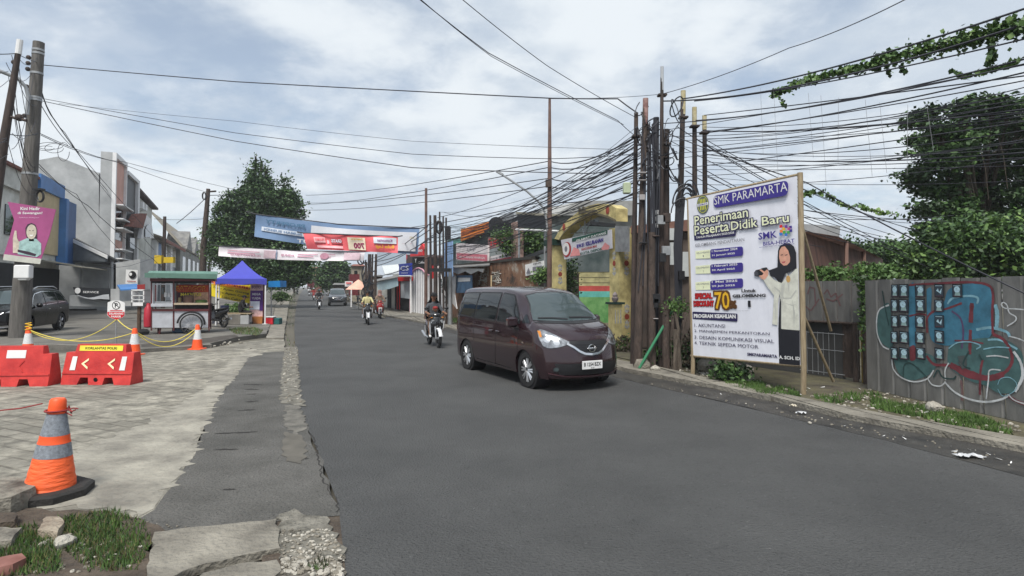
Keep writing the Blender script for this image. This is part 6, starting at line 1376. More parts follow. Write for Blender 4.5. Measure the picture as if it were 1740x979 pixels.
def f(m):
    P = lambda l, mm, z, F_=Bc: quadpx(m, [F_(*q) for q in l], mm, z)
    P([(850, 300), (838, 560), (845, 868), (1028, 895), (1024, 570), (870, 560), (862, 300)], fbk, .003); P([(846, 560), (1022, 575), (1028, 895), (845, 868)], fbk, .0035)
    P([(690, 110), (740, 75), (800, 130), (865, 160), (998, 30), (1010, 30), (1022, 575), (866, 562), (862, 330), (850, 250), (835, 330), (830, 530), (785, 520), (800, 270), (740, 190)], fwt, .004)
    P([(862, 250), (866, 165), (895, 160), (872, 330), (868, 560), (862, 560)], fsh, .0045); P([(800, 200), (845, 240), (880, 300), (950, 300), (1000, 230), (990, 220), (945, 285), (890, 290), (850, 225), (806, 190)], fsh, .005)
    P([(752, 50), (835, 20), (835, -40), (995, -40), (998, 30), (940, 60), (895, 80), (868, 160), (840, 150), (805, 110), (770, 100)], fbk, .0055)
    quadpx(m, [B(x, y) for x, y in [(835, 700), (850, 660), (890, 638), (935, 635), (975, 665), (994, 720), (998, 860), (830, 860)]], fbk, .006)
    quadpx(m, [B(x, y) for x, y in [(845, 760), (848, 700), (868, 668), (895, 662), (925, 700), (942, 760), (940, 800), (915, 828), (885, 832), (856, 806)]], fsk, .007)
    for x in (868, 908): quadpx(m, [B(x-10, 738), B(x+10, 732), B(x+10, 740), B(x-10, 745)], fbk, .008)
    quadpx(m, [B(868, 800), B(902, 792), B(895, 808), B(875, 810)], pm('printed lips', (170, 70, 80)), .008)
    P([(625, 70), (640, 48), (680, 38), (700, 28), (735, 22), (752, 45), (750, 80), (700, 100), (660, 104), (630, 98)], pm('printed camera', (28, 28, 32)), .007); c = pn.uv(*Bc(645, 78)); pn.disc(m, c[0], c[1], .045, pm('printed lens', (70, 70, 78)), .008)
    P([(715, 60), (742, 40), (752, 60), (748, 95), (720, 130), (690, 125), (668, 96), (700, 90)], fsk, .0085); P([(672, 44), (690, 40), (740, 78), (725, 88)], fsk, .009)
    for q in ([(700, 130), (760, 200), (806, 280), (800, 270), (752, 196), (694, 118)], [(880, 330), (960, 360), (1010, 340), (960, 352)], [(960, 300), (985, 420), (975, 560), (968, 420)], [(905, 70), (940, 110), (930, 250), (915, 150)], [(806, 300), (824, 400), (816, 510), (808, 400)]): P(q, fsh, .0052)
    c = pn.uv(*Bc(925, 125)); pn.disc(m, c[0], c[1], .04, pm('printed badge', (190, 150, 90)), .0065, ry=.06)
one('printed_figure', f, bb)
one('post', lambda m: m.tube([bl, BL+V((0, 0, 0))-pn.N*.03, V((TL.x, TL.y, TL.z+.02))-pn.N*.04], .042, bamboo, 9), bb)
one('post', lambda m: m.tube([V((brr.x, brr.y, 0)), BR+U_*.04-pn.N*.03, V((BR.x, BR.y, BR.z+hR+.03))+U_*.04-pn.N*.03], .045, bamboo, 9), bb)
for (a, b, nm) in ((TL, V((BR.x, BR.y, BR.z+hR)), 'top_rail'), (BL, BR, 'bottom_rail')): one(nm, lambda m: m.tube([a-pn.N*.025-U_*.05, b-pn.N*.025+U_*.06], .028, bamboo, 8), bb)
one('brace', lambda m: m.tube([W(1352, 345, Yr_+.02), W(1412, 562, Yr_+1.1)], .026, bamboo, 7), bb); one('brace', lambda m: m.tube([W(1358, 520, Yr_+.05), W(1416, 648, Yr_+.75)], .026, bamboo, 7), bb)
# ---- fences on the right
fA, fB = G(1478, 662, .05), G(1740, 719, .05); fd = (fB-fA); fd.z = 0; flen = fd.length; fd.normalize()
topA = W(1478, 476, fA.y).z; topB = W(1740, 469, fB.y).z
fence = thing('graffiti_fence', 'grey corrugated metal fence covered in blue and red graffiti', 'fence', fA.lerp(fB, .5))
shm = mat('fence sheet', (.135, .134, .13), .6, .2, scale=2.4, bump=.1, bscale=20, col2=(.23, .225, .215), stretch=(2, 2, .5))
fn = fd.cross(V((0, 0, 1))); fn = fn if fn.dot(-fA) > 0 else -fn
ext = flen+3.2; npn = 20
def f(m):
    vs = []; k = 0; x = -.05; pw = .30
    while x < ext:
        tz = topA+(topB-topA)*(x/flen)+rnd.uniform(-.02, .01); lo = .06-.0*x
        a = fA+fd*x; b = fA+fd*(x+pw-.02); off = rnd.uniform(-.004, .004)
        for (u0, u1, d) in ((0, 1, 0),):
            P = [a-fn*.012, a+fd*.014+fn*.018, b-fd*.03+fn*.018, b-fn*.012]
            P = [p+fn*off for p in P]
            m.loft([[V((p.x, p.y, lo)) for p in P], [V((p.x, p.y, tz)) for p in P]], shm, closed=False, caps=False)
        x += pw
one('sheets', f, fence)
one('back_rail', lambda m: m.tube([fA-fn*.06+V((0, 0, 1.6)), fA+fd*ext-fn*.06+V((0, 0, 1.6))], .03, rust, 6), fence)
for k in range(4): one('post', lambda m: m.tube([V(((fA+fd*(k*1.9)-fn*.1).x, (fA+fd*(k*1.9)-fn*.1).y, 0)), V(((fA+fd*(k*1.9)-fn*.1).x, (fA+fd*(k*1.9)-fn*.1).y, topA-.1))], .04, rust, 8), fence)
fp = Panel(fA+fn*.024, fA+fd*flen+fn*.024, V((fA.x, fA.y, topA))+fn*.024)
def g8(x, y): return (1490+x/4.08, 460+y/4.08)
def spl(pts): return [(p.x, p.y) for p in cat_spline([(a, b) for a, b in pts], 9)]
LZ = [.002]
def stroke(m, pts, wd, mm):
    P = spl(pts); uv = [V((*fp.uv(*g8(*p)), 0)) for p in P]; LZ[0] += .00035; n = len(uv); L_, R_ = [], []; sc_ = .8/95/4.08
    for i in range(n):
        d = (uv[min(n-1, i+1)]-uv[max(0, i-1)]); d = d.normalized() if d.length else V((1, 0, 0)); q = V((-d.y, d.x, 0))*wd*sc_*.5*rnd.uniform(.85, 1.15); L_.append(uv[i]+q); R_.append(uv[i]-q)
    vs = [fp.at(p.x, p.y, LZ[0]) for p in L_]+[fp.at(p.x, p.y, LZ[0]) for p in R_]; m.add(vs, [(i, i+1, n+i+1, n+i) for i in range(n-1)], mm)
def fill(m, pts, mm): LZ[0] += .00035; fp.ppx(m, [g8(*p) for p in spl(pts+[pts[0]])[:-1]], mm, LZ[0])
teal = mat('spray teal', (.045, .17, .20), .6, var=.35, scale=4); blue_s = mat('spray blue', (.05, .18, .27), .6, var=.3, scale=4); grn = mat('spray green', (.06, .13, .13), .6, var=.3, scale=5); reds = mat('spray red', (.17, .035, .045), .6, var=.3, scale=6); whs = mat('spray white', (.55, .57, .58), .6, var=.25, scale=8); blks = mat('spray dark green', (.025, .06, .06), .6, var=.3, scale=6); pale = mat('spray pale blue', (.22, .42, .50), .6, var=.3, scale=6)
def f(m):
    fill(m, [(470, 210), (500, 130), (600, 95), (760, 95), (800, 200), (795, 440), (700, 480), (560, 500), (480, 520), (380, 480), (360, 330), (400, 270)], blue_s)
    fill(m, [(0, 340), (30, 260), (90, 240), (110, 520), (60, 520), (10, 460)], grn); fill(m, [(115, 620), (250, 560), (400, 600), (390, 700), (250, 760), (160, 720)], grn)
    fill(m, [(500, 520), (620, 480), (860, 470), (1000, 560), (1010, 700), (960, 830), (850, 850), (760, 800), (640, 760), (500, 660)], grn)
    fill(m, [(222, 110), (262, 110), (268, 520), (225, 520)], blue_s); fill(m, [(345, 130), (380, 130), (370, 330), (350, 330)], blue_s)
    stroke(m, [(820, 235), (835, 300), (830, 400)], 26, pale); stroke(m, [(690, 410), (790, 395), (900, 425), (920, 460)], 18, pale); stroke(m, [(490, 230), (530, 190), (640, 175), (700, 190), (695, 230)], 14, pale); stroke(m, [(770, 480), (850, 480), (930, 520), (975, 545)], 12, pale)
    stroke(m, [(225, 100), (400, 90), (640, 80), (770, 100), (805, 160), (800, 300), (805, 440)], 17, reds); stroke(m, [(805, 440), (880, 480), (930, 560), (935, 640), (880, 710), (760, 750), (620, 730), (510, 660), (400, 650), (345, 590)], 20, reds); stroke(m, [(510, 655), (620, 700), (760, 745), (880, 720)], 40, reds)
    stroke(m, [(350, 430), (350, 330), (400, 280), (480, 265), (590, 225)], 15, reds); stroke(m, [(225, 315), (300, 300), (345, 310)], 13, reds); stroke(m, [(660, 225), (655, 300), (652, 360)], 30, reds); stroke(m, [(650, 410), (648, 480), (645, 580)], 22, reds); stroke(m, [(540, 485), (640, 488), (740, 505)], 11, reds); stroke(m, [(520, 280), (580, 330), (600, 420), (590, 540)], 13, mat('spray purple', (.10, .06, .14), .6)); stroke(m, [(735, 620), (720, 700), (715, 860)], 16, reds)
    fill(m, [(228, 530), (262, 520), (270, 610), (232, 620)], reds); stroke(m, [(585, 760), (595, 850), (590, 900)], 18, mat('spray faint red', (.16, .09, .09), .6)); stroke(m, [(905, 860), (960, 900), (1040, 930)], 20, reds)
    stroke(m, [(85, 238), (20, 270), (0, 340), (5, 440), (40, 520), (85, 545)], 12, whs); stroke(m, [(105, 600), (115, 680), (170, 740), (260, 770), (350, 750), (395, 690)], 11, whs); stroke(m, [(355, 750), (385, 790), (440, 800), (475, 775)], 10, whs)
    stroke(m, [(470, 770), (540, 840), (640, 890), (760, 910), (870, 890), (915, 860)], 14, whs); stroke(m, [(478, 760), (475, 690), (500, 640)], 10, whs); stroke(m, [(950, 560), (1000, 640), (1010, 740), (960, 840)], 18, whs); stroke(m, [(760, 890), (775, 760), (785, 690), (860, 690)], 9, whs); stroke(m, [(760, 595), (830, 590), (915, 605)], 9, whs); stroke(m, [(500, 540), (560, 500), (650, 495), (720, 520), (690, 545)], 9, pale); stroke(m, [(740, 545), (830, 530), (920, 535)], 8, pale)
    stroke(m, [(1020, 270), (960, 265), (890, 260), (865, 235), (880, 220), (905, 240), (920, 290), (965, 320), (960, 350), (905, 385)], 8, whs); stroke(m, [(920, 455), (980, 470), (1040, 495)], 8, whs); stroke(m, [(840, 790), (860, 750), (920, 740), (970, 780), (960, 830), (880, 870), (840, 820)], 5, pale); stroke(m, [(915, 860), (960, 900), (1050, 930)], 9, whs)
    stroke(m, [(40, 140), (60, 260), (85, 380)], 12, blks); stroke(m, [(185, 740), (190, 660), (230, 640), (290, 680), (350, 740)], 11, blks); stroke(m, [(395, 740), (425, 690), (460, 740), (530, 750), (550, 730)], 11, blks); stroke(m, [(590, 590), (600, 640), (580, 660)], 60, mat('spray grey', (.07, .085, .085), .6)); stroke(m, [(640, 560), (600, 650), (650, 680)], 12, blks); stroke(m, [(710, 580), (730, 620)], 12, blks)
one('graffiti', f, fence)
fp.o = fp.o+fp.N*.014
# posters: rows down, columns across
pdark = mat('poster dark', (.035, .055, .075), .5, var=.25, scale=20); pface = mat('poster face', (.42, .60, .68), .5, var=.35, scale=40); pborder = mat('poster edge', (.012, .014, .018), .6, var=0); pred = mat('poster maroon', (.12, .03, .04), .6, var=0)
cols = [(122, 26), (188, 35), (302, 35), (432, 34)]; rows = [138, 245, 352, 462, 574]; ordr = ['top', 'second', 'third', 'fourth', 'bottom']; ordc = ['leftmost', 'second', 'third', 'fourth']
pl = [(c, r_) for r_ in range(5) for c in range(4)]
def poster(x, y, hw, label, torn=False, seed=0):
    x += rnd.uniform(-3, 3); y += rnd.uniform(-4, 4); t_ = rnd.uniform(-2, 2)
    a, b = g8(x-hw, y-46+t_), g8(x+hw, y+46); u0, v1 = fp.uv(*a); u1, v0 = fp.uv(*b); cx, cy = (u0+u1)/2, (v0+v1)/2
    t = thing('poster', label, 'poster', fp.at(cx, v0, .014), group='dark posters pasted on the graffiti fence')
    one('sheet', lambda m: fp.slab(m, [(u0, v0), (u1, v0+rnd.uniform(-.01, .01)), (u1, v1), (u0, v1+rnd.uniform(-.01, .01))], pborder, .012, .0145), t)
    def f(m):
        w_, h_ = (u1-u0), (v1-v0); fp.rect(m, u0+w_*.07, v0+h_*.05, u1-w_*.07, v1-h_*.07, pdark, .0155)
        if not torn: fp.disc(m, cx+w_*rnd.uniform(-.06, .06), cy+h_*.10, w_*.30, pface, .017, 14, h_*.25); fp.poly(m, [(cx-w_*.28, v0+h_*.12), (cx+w_*.3, v0+h_*.1), (cx+w_*.2, cy-h_*.05), (cx-w_*.2, cy-h_*.08)], mat('poster shirt', (.16, .28, .33), .5, var=.3, scale=30), .0162)
        else: fp.poly(m, [(cx-w_*.3, cy), (cx-w_*.1, cy+h_*.2), (cx, cy-h_*.1), (cx+w_*.3, cy+h_*.2), (cx+w_*.2, cy-h_*.25)], pface, .017)
        fp.rect(m, u0+w_*.12, v1-h_*.14, u1-w_*.2, v1-h_*.105, pface, .0172); fp.rect(m, u0+w_*.10, v0+h_*.08, u1-w_*.10, v0+h_*.12, pred, .0172)
    one('portrait', f, t)
for (c, r_) in pl: poster(cols[c][0], rows[r_], cols[c][1], f'{"torn " if (c, r_) in ((3, 0), (3, 2)) else ""}dark portrait poster on the fence, {ordr[r_]} row, {ordc[c]} from the left', (c, r_) in ((3, 0), (3, 2)))
poster(562, 138, 36, 'dark portrait poster pasted alone at right of the top row')
# plain grey fence with barred gate
gA, gB = G(1362, 640, .05), G(1468, 652, .05)
gA = W(1362, 645, 12.2); gB = W(1470, 655, 11.1); gA.z = gB.z = .05
pf_ = thing('barred_gate', 'rusty framed gate with white bars below plain grey sheets', 'gate', gA.lerp(gB, .5))
gd = (gB-gA).normalized(); gl = (gB-gA).length; gt = W(1362, 478, gA.y).z; gm_ = W(1362, 545, gA.y).z; gn = gd.cross(V((0, 0, 1))); gn = gn if gn.dot(-gA) > 0 else -gn
def gp_(u, z, o=0): p = gA+gd*u+gn*o; return V((p.x, p.y, z))
def f(m):
    x = -1.5
    while x < gl-.02: w_ = min(.28, gl-x); m.loft([[gp_(x, gm_-.02, .0), gp_(x+.012, gm_-.02, .02), gp_(x+w_-.02, gm_-.02, .02), gp_(x+w_, gm_-.02)], [gp_(x, gt, .0), gp_(x+.012, gt, .02), gp_(x+w_-.02, gt, .02), gp_(x+w_, gt)]], shm, closed=False, caps=False); x += .285
one('sheets', f, pf_)
one('frame', lambda m: [m.tube([gp_(-1.5, gm_, .04), gp_(gl, gm_, .04)], .03, rust, 6), m.tube([gp_(gl, 0.02, .04), gp_(gl, gm_, .04)], .035, mat('yellow steel', (.28, .2, .05), .7, scale=6, col2=(.10, .06, .03)), 6), m.tube([gp_(gl-.14, .02, .04), gp_(gl-.14, gm_, .04)], .05, rust, 6)], pf_)
def f(m):
    x = .05
    while x < gl-.45: m.tube([gp_(x, .1, .05), gp_(x, gm_-.2, .05)], .006, steel, 5); x += .115
    for z in (.15, .6, gm_-.22): m.tube([gp_(0, z, .05), gp_(gl-.35, z, .05)], .008, steel, 5)
one('bars', f, pf_); one('rusty_panel', lambda m: m.prism([gp_(gl-.42, .1, -.02), gp_(gl-.1, .1, -.02), gp_(gl-.1, gm_, -.02), gp_(gl-.42, gm_, -.02)], gn*-.01, rust), pf_)
one('back_sheet', lambda m: m.prism([gp_(-1.6, .06, -.06), gp_(gl-.4, .06, -.06), gp_(gl-.4, gm_, -.06), gp_(-1.6, gm_, -.06)], gn*-.01, mat('dull sheet', (.06, .06, .06), .8)), pf_)
Pg = Panel(gp_(0, .05, .024), gp_(gl, .05, .024), gp_(0, gt, .024))
def f(m):
    for k, pts in enumerate(([(1372, 500), (1376, 488), (1384, 490), (1386, 520)], [(1368, 520), (1378, 528), (1392, 508)], [(1400, 500), (1406, 492), (1412, 505), (1420, 498), (1428, 520)], [(1404, 508), (1416, 512), (1432, 500)])):
        P = spl(pts) if False else pts; uv = [V((*Pg.uv(*p), 0)) for p in P]
        for a, b in zip(uv, uv[1:]): d = (b-a).normalized(); q = V((-d.y, d.x, 0))*.014; Pg.poly(m, [(p.x, p.y) for p in (a-q, b-q, b+q, a+q)], mat('spray faint red', (.16, .05, .06), .6), .001+.0006*k)
one('graffiti', f, pf_)
ivp = thing('ivy_post', 'steel post overgrown with ivy between the two fences', 'post', W(1470, 655, 10.9))
one('post', lambda m: m.tube([V((*W(1472, 655, 10.95).xy, 0)), V((*W(1472, 655, 10.95).xy, gt+.1))], .05, rust, 8), ivp)
rg = np.random.default_rng(31); P_ = []
for (y0, y1, n, s_) in ((478, 500, 130, 9), (500, 560, 150, 6), (560, 600, 18, 4), (470, 480, 120, 14)):
    for _ in range(n): P_.append(tuple(W(1466+rg.normal()*s_*.6, rg.uniform(y0, y1), 10.75+rg.uniform(0, .15))))
leafmesh('ivy', P_, .075, [leafm, leafl, leafd], parent=ivp, seed=5, aspect=.8)
# rusty shed behind
t = thing('shed', 'long rusty sheet shed with pale concrete parapet behind the fence', 'shed', W(1420, 560, 18))
rsh = mat('rusty sheet', (.055, .028, .025), .85, scale=1.2, bump=.2, col2=(.15, .075, .058), stretch=(3, 3, .4))
one('wall', lambda m: m.prism([W(1350, 390, 15), W(1425, 402, 17), W(1500, 440, 24), W(1500, 500, 24), W(1425, 540, 17), W(1350, 600, 15)], V((.5, 1.5, 0)), rsh), t)
one('wall_seams', lambda m: [m.tube([W(x, 404+(x-1425)*.5, 16.9+(x-1425)*.093), W(x, 520, 16.9+(x-1425)*.093)], .06, mat('pale rust', (.25, .15, .12), .85), 6) for x in (1438, 1468)], t)
one('parapet', lambda m: m.prism([W(1352, 380, 16.5), W(1428, 384, 18), W(1426, 406, 18), W(1352, 394, 16.5)], V((.5, 1.5, 0)), pgrey), t)
# building seen between poles
t = thing('building', 'dim brown house wall glimpsed between the dark poles', 'building', W(1130, 560, 17.5))
one('wall', lambda m: m.prism([W(1074, 384, 17.2), W(1352, 398, 15.6), W(1352, 600, 15.6), W(1074, 590, 17.2)], V((.5, 2, 0)), mat('dim brown wall', (.045, .035, .03), .9, scale=1, col2=(.12, .09, .075))), t)
one('roof', lambda m: m.prism([W(1072, 384, 16.9), W(1180, 372, 16.4), W(1180, 392, 16.4), W(1072, 396, 16.9)], V((.6, 2.5, 0)), mat('rust roof', (.16, .08, .06), .8)), t)
for (x0, y0, x1, y1) in ((1138, 388, 1147, 408), (1139, 412, 1146, 450), (1108, 470, 1114, 540), (1158, 428, 1172, 470)): one('window', lambda m: m.prism([W(x0, y0, 16.5), W(x1, y0, 16.5), W(x1, y1, 16.5), W(x0, y1, 16.5)], V((0, .1, 0)), mat('pale pane', (.42, .44, .44), .5)), t)
# ---- pole cluster
ys = 13.4
def cpole(label, bx_, tx, ty, r0, r1, m, Y, tip=None, grp='poles in the tangled cluster'):
    b = W(bx_, 600, Y); b.z = .04; tp_ = W(tx, ty, Y); t = thing('utility_pole', label, 'utility pole', b, group=grp)
    one('shaft', lambda q: q.tube([b, b.lerp(tp_, .5)+V((rnd.uniform(-.02, .02), 0, 0)), tp_], [r0, (r0+r1)/2, r1], m, 12), t)
    if tip: a = W(tx, ty-.5, Y); c = W(tx-(tx-bx_)*.04, ty+tip[1], Y); one('tip', lambda q: q.tube([c, a], r1*1.08, tip[0], 12), t)
    return t
ytip = mat('yellow pole tip', (.35, .29, .14), .7, scale=8, col2=(.5, .45, .3)); gtip = mat('pale pole tip', (.38, .40, .42), .6, var=.1); bandm = mat('grey bands', (.3, .28, .28), .7)
cl = []
cl.append(cpole('first thin dark pole at the left of the cluster', 1076, 1081, 192, .075, .045, polem, 13.6, (rust, 26)))
cl.append(cpole('thick rusty brown pole with red banded top, left in the cluster', 1083, 1097, 168, .10, .058, rust, 13.1, (mat('red brown tip', (.14, .05, .045), .7, scale=9, col2=(.34, .22, .2)), 44)))
cl.append(cpole('slender pale rusted rod just right of the banded pole', 1103, 1102, 212, .06, .035, rust, 13.5))
cl.append(cpole('cable wrapped black pole left of the tallest pole', 1113, 1115, 200, .075, .07, cablem, 13.6))
cl.append(cpole('tallest steel pole with pale tip in the middle of the cluster', 1124, 1125, 114, .08, .035, polem, 13.2, (gtip, 40)))
cl.append(cpole('stout dark pole just right of the tallest pole', 1134, 1132, 220, .095, .07, polem, 13.5))
cl.append(cpole('straight dark pole with long yellow tip right of the cluster', 1150, 1161, 155, .095, .055, polem, 13.7, (ytip, 40)))
cl.append(cpole('dark pole with yellow tip behind the billboard corner', 1180, 1180, 183, .075, .05, polem, 13.3, (ytip, 32)))
cl.append(cpole('rightmost dark pole with small yellow tip behind the billboard', 1198, 1197, 197, .075, .048, polem, 13.5, (ytip, 24)))
cpole('rusted pipe stump standing low among the cluster feet', 1132, 1132, 516, .085, .08, rust, 12.9)
cpole('wide rusty brown trunk like pole in front at the left', 1108, 1108, 395, .085, .075, rust, 13.0)
cpole('short leaning wooden post beside the green pipe', 1152, 1149, 560, .09, .07, bark, 12.7)
# hardware, junk cable coils and boxes
for k in range(16):
    px, py = rnd.choice((1086, 1092, 1108, 1114, 1124, 1133, 1156)), rnd.uniform(230, 560); one('steel_band' if k % 2 else 'splice_box', lambda m: m.box(W(px+rnd.uniform(-2, 2), py, 12.95), (rnd.uniform(.10, .2), .1, rnd.choice((.02, .03, .12, .2))), rnd.choice((steel, polem, black, bandm)), b=.006), cl[k % 8])
for i, (px, py) in enumerate(((1081, 232), (1097, 250), (1125, 162), (1125, 268), (1161, 200), (1180, 215), (1197, 226), (1132, 245), (1102, 230))): one('clamp', lambda m: m.box(W(px, py, 13.25), (.20, .16, .05), polem, b=.01), cl[(0, 1, 4, 4, 6, 7, 8, 5, 2)[i]])
one('junction_box', lambda m: m.box(W(1065, 320, 13.6), (.17, .14, .26), pm('pale green box', (178, 190, 160), .6), b=.02), label='small pale green box hanging left of the pole cluster', cat='box')
for (px, lb) in ((1114, 'white insulator box strapped low on the black pole'), ): 
    t = thing('cable_closure', lb, 'box', W(px, 405, 13.3))
    for k in range(3): one('closure', lambda m: m.lathe([(.05, -.05), (.055, 0), (.05, .05)], white, 10, c=W(1118, 361+k*11, 13.25)), t)
t = thing('cable_coil', 'thick black cable coils drooping behind the billboard corner', 'cable coil', W(1170, 350, 12.95))
for i in range(9):
    cx, cy, a_, b_ = 1164+rnd.uniform(-6, 10), 345+rnd.uniform(-8, 20), rnd.uniform(9, 22), rnd.uniform(24, 42); one('loop', lambda m: m.tube([W(cx+a_*math.cos(a), cy-b_*math.sin(a), 12.9+.02*i) for a in [R(5+i_*8.75) for i_ in range(21)]], .015, cablem, 6), t)
one('hanging_bundle', lambda m: [m.tube([W(1150+k*2.6, 335, 13.0), W(1146+k*2.2, 420, 13.0), W(1150+k*1.6, 560, 13.1)], .022, cablem, 6) for k in range(6)], t)
t = thing('cable_coil', 'messy loops of black cable wound round the cluster top', 'cable coil', W(1112, 250, 12.9))
for i in range(26):
    cx, cy, a_, b_ = rnd.uniform(1084, 1150), rnd.uniform(178, 300), rnd.uniform(4, 16), rnd.uniform(6, 22); ph = rnd.uniform(0, 6); one('loop', lambda m: m.tube([W(cx+a_*math.cos(a+ph), cy+b_*math.sin(a), 13.1+.12*math.sin(a*2)) for a in [2*math.pi*j/14*rnd.uniform(.98, 1.02) for j in range(rnd.choice((9, 12, 15)))]], rnd.choice((.008, .012, .016)), cablem, 5), t)
for i in range(10):
    x = rnd.uniform(1086, 1142); one('hanging_bundle', lambda m: m.tube([W(x, rnd.uniform(200, 260), 13.05), W(x+rnd.uniform(-5, 5), 380, 13.0), W(x+rnd.uniform(-8, 8), rnd.uniform(480, 590), 13.0)], .013, cablem, 5), t)
one('green_pipe', lambda m: m.tube([W(1086, 626, 12.7), W(1144, 526, 12.95)], .03, pm('pipe green', (46, 120, 84), .5), 9), label='slanting green pipe leaning on the pole cluster', cat='pipe')
one('tree_stump', lambda m: m.tube([V((*W(1146, 610, 12.6).xy, .05)), W(1148, 590, 12.6), W(1153, 560, 12.65), W(1147, 530, 12.7)], [.05, .04, .035, .03], bark, 8), label='crooked thin bare trunk beside the green pipe', cat='trunk')
# ---- yellow gate
yel = mat('yellow gate paint', (.30, .25, .11), .8, scale=2.6, bump=.2, bscale=12, col2=(.66, .56, .26)); yeld = mat('gate grime', (.14, .12, .08), .9); motif = mat('grey motif', (.22, .22, .21), .8, scale=20, col2=(.5, .5, .48)); medal = mat('red medallion', (.28, .05, .03), .7, var=.3)
t = thing('gateway', 'yellow painted entrance arch with grey and red batik motifs', 'gateway', RF(17, 10.3, .05)); 
sR, sL = 15.03, 19.2; LG = 10.0
def pil(s, hw, z1, nm='pillar'): one(nm, lambda m: bx(m, s-hw, s+hw, LG-.0, LG+2*hw, .05, z1, yel), t)
zR_, zL_ = 3.62, 3.35; pil(sR, .26, zR_); pil(sL, .26, zL_)
def orn(s, hw, z):
    # on the face towards the camera (s - hw plane) and the road face (l = LG)
    for (o, U) in ((RF(s-hw-.004, LG+hw, z), NX), (RF(s, LG-.004, z), -AX)):
        pnl = Panel(o-U*.2, o+U*.2, o-U*.2+V((0, 0, .5)))
        def f(m):
            pnl.disc(m, .2, 0, .085, medal, .004, 14)
            for k in (-1, 1):
                pnl.poly(m, [(.2, k*.10), (.2+.09, k*.16), (.2+.05, k*.22), (.2+.10, k*.30), (.2, k*.38), (.2-.10, k*.30), (.2-.05, k*.22), (.2-.09, k*.16)], motif, .004); pnl.disc(m, .2, k*.24, .035, yel, .007, 10); pnl.disc(m, .2+.05, k*.13, .02, medal, .007, 8)
        one('motif', f, t)
for z in (2.55, .95): orn(sR, .26, z)
for z in (2.3, 1.1): orn(sL, .26, z)
def gpx(px, py, l=LG+.05): return FP(l, px, py)
outer = [(942, 406), (950, 392), (960, 378), (972, 368), (985, 358), (999, 350), (1016, 346), (1037, 348), (1047, 354)]; inner = [(1047, 376), (1035, 370), (1022, 366), (1010, 364), (998, 367), (983, 375), (970, 385), (959, 396), (951, 408)]
one('arch', lambda m: m.prism([gpx(*q) for q in outer+inner], NX*.42, yel), t)
one('arch_grime', lambda m: m.prism([gpx(q[0], q[1]-2.5, LG+.045) for q in inner]+[gpx(q[0]-1, q[1]+1, LG+.045) for q in inner[::-1]], NX*-.01, yeld), t)
for q in ((958, 386), (1032, 357)): one('arch_medallion', lambda m: (lambda P2: P2.disc(m, .2, .0, .10, medal, .0, 14, .13))(Panel(gpx(*q, LG+.03)-AX*-.2, gpx(*q, LG+.03)+AX*-.2, gpx(*q, LG+.03)+AX*.2+V((0, 0, .4)))), t)
one('arch_ornament', lambda m: m.prism([gpx(*q, LG) for q in ((984, 364), (984, 352), (989, 356), (992, 350), (996, 358), (1004, 358), (1012, 356), (1018, 360), (1005, 362), (994, 362))], NX*-.03, yeld), t)
one('ledge', lambda m: bx(m, sL-.35, sL+.35, LG-.1, LG+.62, zL_, zL_+.22, pm('dark green ledge', (24, 52, 44))), t)
one('plate', lambda m: m.prism([gpx(1046, 384, LG-.03), gpx(1070, 385, LG-.03), gpx(1070, 428, LG-.03), gpx(1046, 428, LG-.03)], NX*-.02, steel), t)
one('truss', lambda m: [m.tube([gpx(a, b, LG+.3), gpx(c, d, LG+.3)], .02, steel, 5) for a, b, c, d in ((984, 380, 993, 399), (994, 370, 993, 399), (1006, 368, 994, 399), (958, 397, 1044, 393))], t)
t2 = thing('gate_banner', 'long neighbourhood banner with white round crest hung under the yellow arch', 'banner', gpx(998, 436, LG-.15))
cpts = [(953, 408), (1039, 390), (1040, 422), (959, 441)]
pale_b = pm('banner pale', (196, 196, 204), .6, var=.08)
one('cloth', lambda m: m.prism([gpx(*q, LG-.12) for q in cpts], NX*.02, pale_b), t2)
gp2 = Panel(gpx(956, 441, LG-.13), gpx(1040, 422, LG-.13), gpx(956, 408, LG-.13)); gp2.N = -NX
def f(m):
    gp2.ppx(m, [(972, 405), (1032, 391), (1032, 398), (972, 411)], pm('banner green', (24, 78, 64)), .004)
    c = gp2.uv(963, 424); gp2.disc(m, c[0], c[1], .30, mat('deep red print', (.35, .02, .02), .6), .004, 20, .26); gp2.disc(m, c[0]-.05, c[1]+.02, .24, white, .006, 20, .22); gp2.disc(m, c[0]-.05, c[1]+.02, .1, gry, .008, 14)
    gp2.ppx(m, [(968, 436), (975, 420), (984, 424), (986, 434)], pm('banner pink', (214, 140, 140)), .004); gp2.ppx(m, [(1020, 425), (1028, 412), (1036, 418), (1034, 424)], pm('banner pink', (214, 140, 140)), .004)
one('print', f, t2)
one('lettering', lambda m: [gp2.tpx(m, 'SELAMAT DATANG', 979, 409, 1030, 396, 4, white, .008, .02), gp2.tpx(m, 'RW.01 KELURAHAN', 980, 419, 1025, 407, 7, ind, .008, .05), gp2.tpx(m, 'PANCORAN MAS', 988, 424, 1014, 418, 4, mat('deep red print', (.35, .02, .02), .6), .008, .03), gp2.tpx(m, 'KOTA DEPOK', 986, 431, 1024, 423, 4.5, pm('banner green', (24, 78, 64)), .008, .03)], t2)
t = thing('gate_post', 'small yellow post with dark cap and urn before the arch pillar', 'post', RF(14.6, 9.5, .05))
Zc = FP(9.5, 1043, 517).z; s0 = FS(9.5, 1043)
one('shaft', lambda m: bx(m, s0-.14, s0+.14, 9.4, 9.68, .05, Zc, yel), t); one('cap', lambda m: bx(m, s0-.2, s0+.2, 9.34, 9.74, Zc, Zc+.06, pm('dark green ledge', (24, 52, 44))), t)
